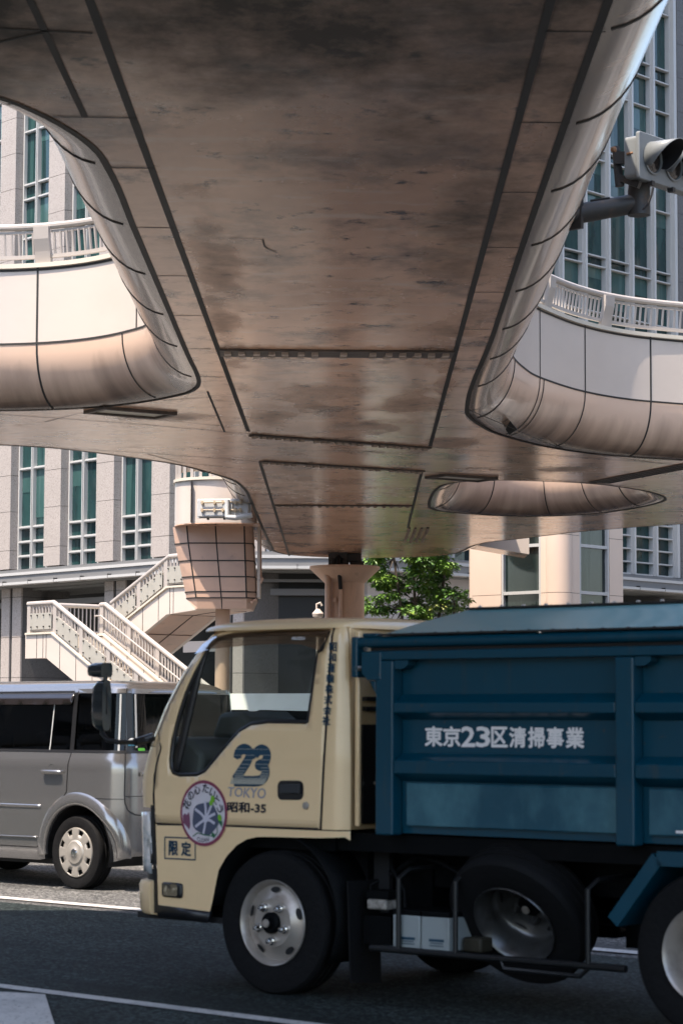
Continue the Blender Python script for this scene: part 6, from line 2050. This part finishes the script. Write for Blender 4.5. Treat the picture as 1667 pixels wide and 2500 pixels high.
# ---- mirrors on the front corner
mir = thing('door_mirror', (0, 0, 0)); mir.parent = truck
def T3(u, v, y):
    s, z = S(u, v, y); return Vector((s, y, z))
ym = -0.20
mb = MB()
mb.tube([T3(372, 1806, 0.03), T3(330, 1812, -0.06), T3(290, 1812, ym), T3(262, 1806, ym), T3(250, 1790, ym), T3(252, 1768, ym), T3(258, 1740, ym), T3(258, 1650, ym), T3(255, 1620, ym)], 0.013, 10)
mb.tube([T3(376, 1798, 0.03), T3(352, 1806, 0.0), T3(330, 1812, -0.06)], 0.022, 10)
mb.build('mirror_arm', M['trim'], mir)
def shell(mid_u, mid_v, wu, hv, dep, nm, lean=0):
    mb = MB()
    n = 20
    rings = []
    for k, (sc, d) in enumerate(((1.0, 0.0), (1.02, 0.02), (0.97, 0.055), (0.8, 0.085), (0.4, 0.10), (0.0, 0.105))):
        ring = []
        for i in range(n):
            a = 2 * math.pi * i / n
            ex, ez = math.copysign(abs(math.cos(a)) ** 0.55, math.cos(a)), math.copysign(abs(math.sin(a)) ** 0.55, math.sin(a))
            c = T3(mid_u, mid_v, ym)
            # glass faces back towards the driver: mirror plane roughly across the truck
            ring.append(c + Vector((-d * dep, 0, 0)) + Vector((0.15 * ex * wu * sc * 0.3, ex * wu * sc, ez * hv * sc * (1 - 0.12 * ex * 0))))
        rings.append(ring)
    vs_ = [q for r_ in rings for q in r_]
    mb.add(vs_, [(i * n + j, i * n + (j + 1) % n, (i + 1) * n + (j + 1) % n, (i + 1) * n + j) for i in range(len(rings) - 1) for j in range(n)])
    mb.build(nm, mat('mirror_shell', (0.012, 0.016, 0.017), 0.12, coat=0.6), mir, angle=60)
    mb = MB(); mb.add([q + Vector((0.001, 0, 0)) for q in rings[0]], [tuple(range(n))]); mb.build('mirror_glass', mat('mirror_silver', (0.05, 0.06, 0.06), 0.05, spec=0.8), mir, smooth=False)
shell(261, 1722, 0.032, 0.136, 1.0, 'mirror_housing')
shell(261, 1636, 0.042, 0.040, 1.3, 'upper_mirror_housing')

# ---- wheels
def truck_wheel(parent, c, outward=-1, concave=False, nm=None):
    wh = tyre(parent, c, 0.367, 0.205, 0.212, outward)
    o = outward
    mb = MB()
    nseg = 100
    if not concave:
        prof = [(0.212, 0.080), (0.219, 0.100), (0.216, 0.106), (0.206, 0.098), (0.198, 0.078), (0.192, 0.062), (0.186, 0.062), (0.152, 0.078), (0.128, 0.092), (0.122, 0.098), (0.06, 0.098), (0.0, 0.098)]
        hole = (6, 8)
    else:
        prof = [(0.212, 0.080), (0.219, 0.100), (0.216, 0.106), (0.204, 0.094), (0.198, 0.06), (0.188, 0.045), (0.186, 0.0), (0.178, -0.035), (0.165, -0.05), (0.130, -0.065), (0.118, -0.075), (0.0, -0.075)]
        hole = (8, 9)
    vs_ = []
    for r, h in prof:
        for k in range(nseg):
            a = 2 * math.pi * k / nseg
            vs_.append(Vector((r * math.cos(a), o * h, r * math.sin(a))))
    fs = []
    for i in range(len(prof) - 1):
        for k in range(nseg):
            fs.append((i * nseg + k, i * nseg + (k + 1) % nseg, (i + 1) * nseg + (k + 1) % nseg, (i + 1) * nseg + k))
    mb.add(vs_, fs)
    for k in range(5):
        a = R(90 + 72 * k)
        rad, hh = (0.166, 0.0735) if not concave else (0.148, -0.055)
        c0 = Vector((rad * math.cos(a), o * hh, rad * math.sin(a)))
        er, et = Vector((math.cos(a), 0, math.sin(a))), Vector((-math.sin(a), 0, math.cos(a)))
        er2 = (er - Vector((0, o, 0)) * 0.45).normalized()
        up = Vector((0, o, 0)) * 0.004 + er * 0.002
        mb.add([c0 + up + er2 * 0.016 * math.sin(t) + et * 0.031 * math.cos(t) for t in [2 * math.pi * j / 18 for j in range(18)]], [tuple(range(18))], 1)
    mb.build('rim', [nm or M['wheel_silver'], M['black']], wh, angle=40)
    for k in range(5):
        mb = MB()
        a = R(126 + 72 * k)
        rad, hh = (0.092, 0.098) if not concave else (0.09, -0.075)
        c0 = Vector((rad * math.cos(a), o * hh, rad * math.sin(a)))
        mb.lathe([(0.024, 0.0), (0.022, 0.014), (0.0165, 0.016), (0.0165, 0.034), (0.012, 0.042), (0, 0.045)], c0, (0, o, 0), 14)
        mb.build('wheel_nut', nm or M['chrome'], wh)
    mb = MB()
    hb = 0.098 if not concave else -0.075
    mb.lathe([(0.055, hb), (0.055, hb + 0.022), (0.045, hb + 0.03), (0.03, hb + 0.03), (0.028, hb + 0.05), (0.0, hb + 0.052)], (0, 0, 0), (0, o, 0), 24)
    mb.build('hub', M['under'], wh)
    mb = MB(); mb.lathe([(0.022, hb + 0.051), (0.02, hb + 0.058), (0.0, hb + 0.06)], (0, 0, 0), (0, o, 0), 16); mb.build('hub_cap', M['wheel_silver'], wh)
    return wh
truck_wheel(truck, (0.0, 0.115, 0.367))
truck_wheel(truck, (0.0, CW - 0.115, 0.367), 1)
truck_wheel(truck, (2.56, 0.115, 0.367), -1, True)
truck_wheel(truck, (2.56, CW - 0.115, 0.367), 1, True)
tyre(truck, (2.56, 0.345, 0.367), 0.367, 0.2, 0.2)
tyre(truck, (2.56, CW - 0.345, 0.367), 0.367, 0.2, 0.2)
M['spare_grey'] = mat('spare_rim', (0.10, 0.10, 0.10), 0.28, metal=0.7, noise=[((9, 9, 9), 5, 0.5, 0.75, (0.05, 0.045, 0.04), 0.8)])
sp = truck_wheel(truck, (1.40, 0.26, 0.478), -1, True, M['spare_grey'])
sp.name = 'spare_wheel'
sp.rotation_euler = (R(33), 0, R(2))
# ---- chassis and everything under the body
mb = MB()
for y in (0.5, 1.19):
    mb.box((1.25, y, 0.66), (4.3, 0.07, 0.2))
for x in (-0.75, 0.5, 1.1, 1.9, 3.1):
    mb.box((x, CW / 2, 0.66), (0.08, 0.62, 0.16))
mb.build('chassis_rail', M['under'], truck, smooth=False)
mb = MB(); mb.box((1.9, CW / 2, 0.79), (3.1, 1.45, 0.09)); mb.box((0.25, CW / 2, 0.55), (0.9, 0.8, 0.5)); mb.build('subframe', M['under'], truck, smooth=False)
mb = MB(); mb.box((2.0, CW / 2 + 0.1, 0.45), (0.6, 0.5, 0.3)); mb.tube([(0.4, CW / 2, 0.5), (2.5, CW / 2, 0.4)], 0.06, 10); mb.tube([(2.56, 0.2, 0.367), (2.56, CW - 0.2, 0.367)], 0.09, 12); mb.lathe([(0, -0.15), (0.16, -0.1), (0.19, 0), (0.16, 0.1), (0, 0.15)], (2.56, CW / 2, 0.367), (0, 1, 0), 20); mb.build('driveline', M['under'], truck)
mb = MB(); mb.box((0.95, 1.35, 0.47), (0.8, 0.42, 0.36)); mb.build('fuel_tank', M['under'], truck, bevel=0.04)
mb = MB()
n = 24
vs_ = []
for k in range(n + 1):
    a = R(175 - 205 * k / n)
    for y in (0.01, 0.33):
        vs_.append((0.43 * math.cos(a) + 0.01, y, 0.40 + 0.43 * math.sin(a)))
mb.add(vs_, [(2 * k, 2 * k + 1, 2 * k + 3, 2 * k + 2) for k in range(n)])
mb.build('mudguard', M['under'], truck, solid=0.01)
mb = MB(); mb.box((0.05, 0.36, 0.62), (0.9, 0.03, 0.5)); mb.build('wheel_housing', M['black'], truck, smooth=False)
mb = MB(); mb.add([(0.50, 0.02, 0.60), (0.50, 0.26, 0.60), (0.52, 0.26, 0.08), (0.52, 0.02, 0.10)], [(0, 1, 2, 3)]); mb.build('mud_flap', M['rubber'], truck, solid=0.01, smooth=False)
# batteries in their tray
M['battery'] = mat('battery_case', (0.27, 0.30, 0.30), 0.4, noise=[((4, 4, 4), 4, 0.5, 0.75, (0.18, 0.20, 0.20), 0.6)])
for (a, c) in ((0.777, 0.945), (0.953, 1.126)):
    bt = MB(); bt.box(((a + c) / 2, 0.15, 0.37), (c - a, 0.24, 0.162)); bo = bt.build('battery', M['battery'], truck, bevel=0.006)
    bl = MB(); bl.box(((a + c) / 2, 0.15, 0.465), (c - a, 0.24, 0.026)); bl.build('battery_top', M['under'], bo, bevel=0.005)
    bl = MB()
    for k, z in enumerate((0.34, 0.326, 0.314)):
        bl.box(((a + c) / 2 + 0.01, 0.0275, z), ((0.09, 0.075, 0.085)[k], 0.002, (0.012, 0.004, 0.004)[k]))
    bl.build('battery_print', M['ink'], bo, smooth=False)
mb = MB(); mb.box((1.20, 0.16, 0.322), (0.11, 0.1, 0.07)); mb.build('oil_box', mat('dull_ochre', (0.02, 0.016, 0.007), 0.7), truck, bevel=0.01)
mb = MB(); mb.box((0.63, 0.13, 0.488), (0.125, 0.1, 0.05)); mb.build('air_valve', mat('cast_alloy', (0.34, 0.31, 0.27), 0.5, noise=[((20, 20, 20), 3, 0.45, 0.6, (0.1, 0.09, 0.08), 0.8)]), truck, bevel=0.01)
mb = MB(); mb.box((0.63, 0.15, 0.535), (0.14, 0.12, 0.04)); mb.box((0.62, 0.2, 0.36), (0.18, 0.2, 0.14)); mb.tube([(0.565, 0.12, 0.51), (0.565, 0.12, 0.58), (0.60, 0.14, 0.60)], 0.008, 8)
mb.tube([(0.58, 0.25, 0.62), (0.72, 0.3, 0.72), (0.9, 0.25, 0.70), (1.05, 0.3, 0.62)], 0.014, 8); mb.tube([(0.55, 0.3, 0.75), (0.62, 0.22, 0.66), (0.7, 0.22, 0.55), (0.72, 0.2, 0.45)], 0.012, 8)
mb.build('air_lines', M['under'], truck)
mb = MB()
mb.tube([(0.655, 0.012, 0.282), (1.3, 0.01, 0.28), (2.15, 0.01, 0.28)], 0.017, 10)
mb.tube([(1.45, 0.01, 0.275), (1.47, 0.01, 0.235), (1.9, 0.01, 0.23), (1.95, 0.01, 0.275)], 0.012, 8)
for x in (0.831, 1.18, 1.945):
    mb.tube([(x, 0.008, 0.29), (x, 0.008, 0.63), (x + 0.02, 0.06, 0.67), (x + 0.02, 0.4, 0.68)], 0.013, 10)
mb.build('side_guard', mat('guard_rail', (0.004, 0.0045, 0.005), 0.45), truck)
mb = MB()
for q0, q1 in (((2.085, 0.49), (2.325, 0.785)), ((2.325, 0.785), (2.85, 0.785)), ((2.85, 0.785), (3.05, 0.5))):
    d = Vector((q1[0] - q0[0], 0, q1[1] - q0[1])).normalized(); n_ = Vector((-d.z, 0, d.x)) * 0.033
    a, c = Vector((q0[0], 0.0, q0[1])), Vector((q1[0], 0.0, q1[1]))
    mb.prism([a + n_, a - n_, c - n_, c + n_], (0, 0.28, 0))
mb.build('rear_fender', M['blue'], truck, smooth=False)
# ---- container
XR = 3.45
def container_side(far):
    s = -1 if far else 1
    Y = lambda y: CW - y if far else y
    def bxx(mb, x0, x1, y0, y1, z0, z1):
        mb.box(((x0 + x1) / 2, (Y(y0) + Y(y1)) / 2, (z0 + z1) / 2), (x1 - x0, abs(y1 - y0), z1 - z0))
    mb = MB(); mb.box(((0.70 + XR) / 2, Y(0.095), 1.29), (XR - 0.72, 0.03, 0.83)); mb.build('side_plate', M['blue'], truck, smooth=False)
    mb = MB(); bxx(mb, 0.60, XR, 0.0, 0.10, 1.700, 1.745); mb.build('top_rail', M['blue'], truck, smooth=False, bevel=0.006)
    mb = MB(); bxx(mb, 0.687, 0.797, 0.0, 0.079, 0.838, 1.697); mb.build('side_post', M['blue'], truck, smooth=False, bevel=0.008)
    mb = MB(); bxx(mb, 2.104, 2.205, 0.0, 0.079, 0.835, 1.697); mb.build('side_post', M['blue'], truck, smooth=False, bevel=0.008)
    mb = MB(); bxx(mb, XR - 0.11, XR, 0.0, 0.079, 0.835, 1.697); mb.build('side_post', M['blue'], truck, smooth=False, bevel=0.008)
    mb = MB(); mb.prism([(0.598, Y(-0.006), 1.742), (0.598, Y(-0.006), 1.635), (0.64, Y(-0.006), 1.60), (0.725, Y(-0.006), 1.60), (0.725, Y(-0.006), 1.742)], (0, s * 0.09, 0)); mb.prism([(0.64, Y(0.004), 1.598), (0.684, Y(0.004), 1.53), (0.684, Y(0.004), 1.598)], (0, s * 0.05, 0)); mb.build('corner_bracket', M['blue'], truck, smooth=False, bevel=0.006)
    for (x0, x1) in ((0.799, 2.102), (2.207, XR - 0.112)):
        for (zt, zm, zb_, zz_) in ((1.533, 1.488, 1.441, 1.404), (1.243, 1.205, 1.143, 1.101)):
            mb = MB()
            mb.prism([(x0, Y(0.079), zt), (x0, Y(0.004), zm), (x0, Y(0.004), zb_), (x0, Y(0.079), zz_)], (x1 - x0, 0, 0))
            mb.build('side_rib', M['blue'], truck, smooth=False, bevel=0.005)
        mb = MB(); bxx(mb, x0 + 0.04, x1 - 0.002, 0.055, 0.079, 0.885, 1.096); mb.build('lower_side_panel', M['blue_sheen'], truck, smooth=False, bevel=0.006)
        mb = MB(); mb.prism([(x0, Y(0.012), 1.697), (x0, Y(0.012), 1.655), (x0 + 0.05, Y(0.012), 1.655), (x0 + 0.085, Y(0.012), 1.675), (x0 + 0.085, Y(0.012), 1.697)], (0, s * 0.06, 0)); mb.build('gusset', M['blue'], truck, smooth=False)
    mb = MB(); mb.tube([(0.565, Y(0.022), 1.79), (XR, Y(0.022), 1.79)], 0.028, 14); mb.build('lid_rail', M['blue'], truck)
    mb = MB(); bxx(mb, 0.535, 0.575, -0.008, 0.07, 1.615, 1.818)
    bxx(mb, 0.60, 0.70, 0.0, 0.05, 1.815, 1.835)
    mb.build('lid_hinge', M['blue'], truck, smooth=False, bevel=0.008)
    mb = MB(); bxx(mb, 0.62, XR, 0.045, 0.075, 1.746, 1.815); mb.build('lid_seal', M['trim'], truck, smooth=False)
    mb = MB()
    mb.lathe([(0.014, -0.01), (0.014, 0.06)], (0.57, Y(0.0), 1.66), (0, s, 0), 12); mb.lathe([(0.01, -0.012), (0.01, 0.0)], (0.63, Y(0.0), 1.757), (0, s, 0), 12)
    mb.build('hinge_pin', M['wheel_silver'], truck)
    # lid: gable sheet, slightly dented
    mb = MB()
    nx_, ny_ = 46, 10
    vs_ = []
    rnd_ = random.Random(12)
    for i in range(nx_ + 1):
        for j in range(ny_ + 1):
            fx, fy = i / nx_, j / ny_
            x = (0.72 - 0.075 * fy) * (1 - fx) + XR * fx
            y = 0.0 + 0.845 * fy
            z = 1.824 + (1.985 - 1.824) * fy + 0.005 * math.sin(fx * 9.0 + fy * 3) * math.sin(math.pi * fy)
            vs_.append((x, Y(y), z))
    mb.add(vs_, [(i * (ny_ + 1) + j, (i + 1) * (ny_ + 1) + j, (i + 1) * (ny_ + 1) + j + 1, i * (ny_ + 1) + j + 1) for i in range(nx_) for j in range(ny_)])
    mb.build('lid', M['lid_blue'], truck, angle=60)
    mb = MB(); mb.box((2.08, Y(0.006), 1.826), (2.74, 0.018, 0.010))
    for k in range(20):
        mb.lathe([(0.008, 0), (0.006, 0.003), (0, 0.004)], (0.78 + 0.14 * k, Y(0.002), 1.831), (0, 0, 1), 8)
    mb.build('lid_edge', M['trim'], truck, smooth=False)
container_side(False); container_side(True)
mb = MB(); mb.box((2.05, CW / 2, 1.988), (2.82, 0.07, 0.012), mi=0)
for k in range(20):
    mb.lathe([(0.012, 0), (0.009, 0.008), (0, 0.01)], (0.72 + 0.14 * k, CW / 2 - 0.02, 1.994), (0, 0, 1), 8, 1)
mb.build('lid_ridge', [M['trim'], M['wheel_silver']], truck, smooth=False)
mb = MB(); mb.box((0.715, CW / 2, 1.30), (0.03, CW - 0.2, 0.86)); mb.prism([(0.70, 0.05, 1.745), (0.70, CW - 0.05, 1.745), (0.70, CW - 0.05, 1.82), (0.70, CW / 2, 1.975), (0.70, 0.05, 1.82)], (0.02, 0, 0)); mb.build('front_wall', M['blue'], truck, smooth=False)
mb = MB(); mb.box((XR - 0.02, CW / 2, 1.30), (0.03, CW - 0.2, 0.86)); mb.prism([(XR - 0.03, 0.05, 1.745), (XR - 0.03, CW - 0.05, 1.745), (XR - 0.03, CW - 0.05, 1.82), (XR - 0.03, CW / 2, 1.975), (XR - 0.03, 0.05, 1.82)], (0.02, 0, 0)); mb.build('tailboard', M['blue'], truck, smooth=False)
mb = MB(); mb.box((2.07, CW / 2, 0.862), (2.74, CW - 0.17, 0.03)); mb.build('container_floor', M['blue'], truck, smooth=False)
R3 = lambda x, y: S(850 + x * .52105, 1450 + y * .52105, 0.08)
mb = MB()
for ch, xa, xb in (('東', 362, 441), ('京', 447, 525), ('2', 532, 594), ('3', 602, 664), ('区', 673, 745), ('清', 757, 832), ('掃', 845, 919), ('事', 932, 1008), ('業', 1022, 1103)):
    yt, yb_ = 622 + (xa - 362) * 0.008, 712 + (xa - 362) * 0.013
    letter(ch, [R3(xa, yb_), R3(xb, yb_ + 0.8), R3(xb, yt + 0.6), R3(xa, yt)], lambda p, z: Vector((p, 0.0775, z)), mb, fat=0.0036 if ch in '23' else 0.0034)
mb.build('container_lettering', M['ink_white'], truck, smooth=False, recalc=False)
mb = MB()
a, c = R3(1548, 1126), R3(1700, 1135); mb.box(((a[0] + c[0]) / 2, 0.053, 0.905), (c[0] - a[0], 0.003, 0.012)); mb.build('plate_mark', M['ink_white'], truck, smooth=False)
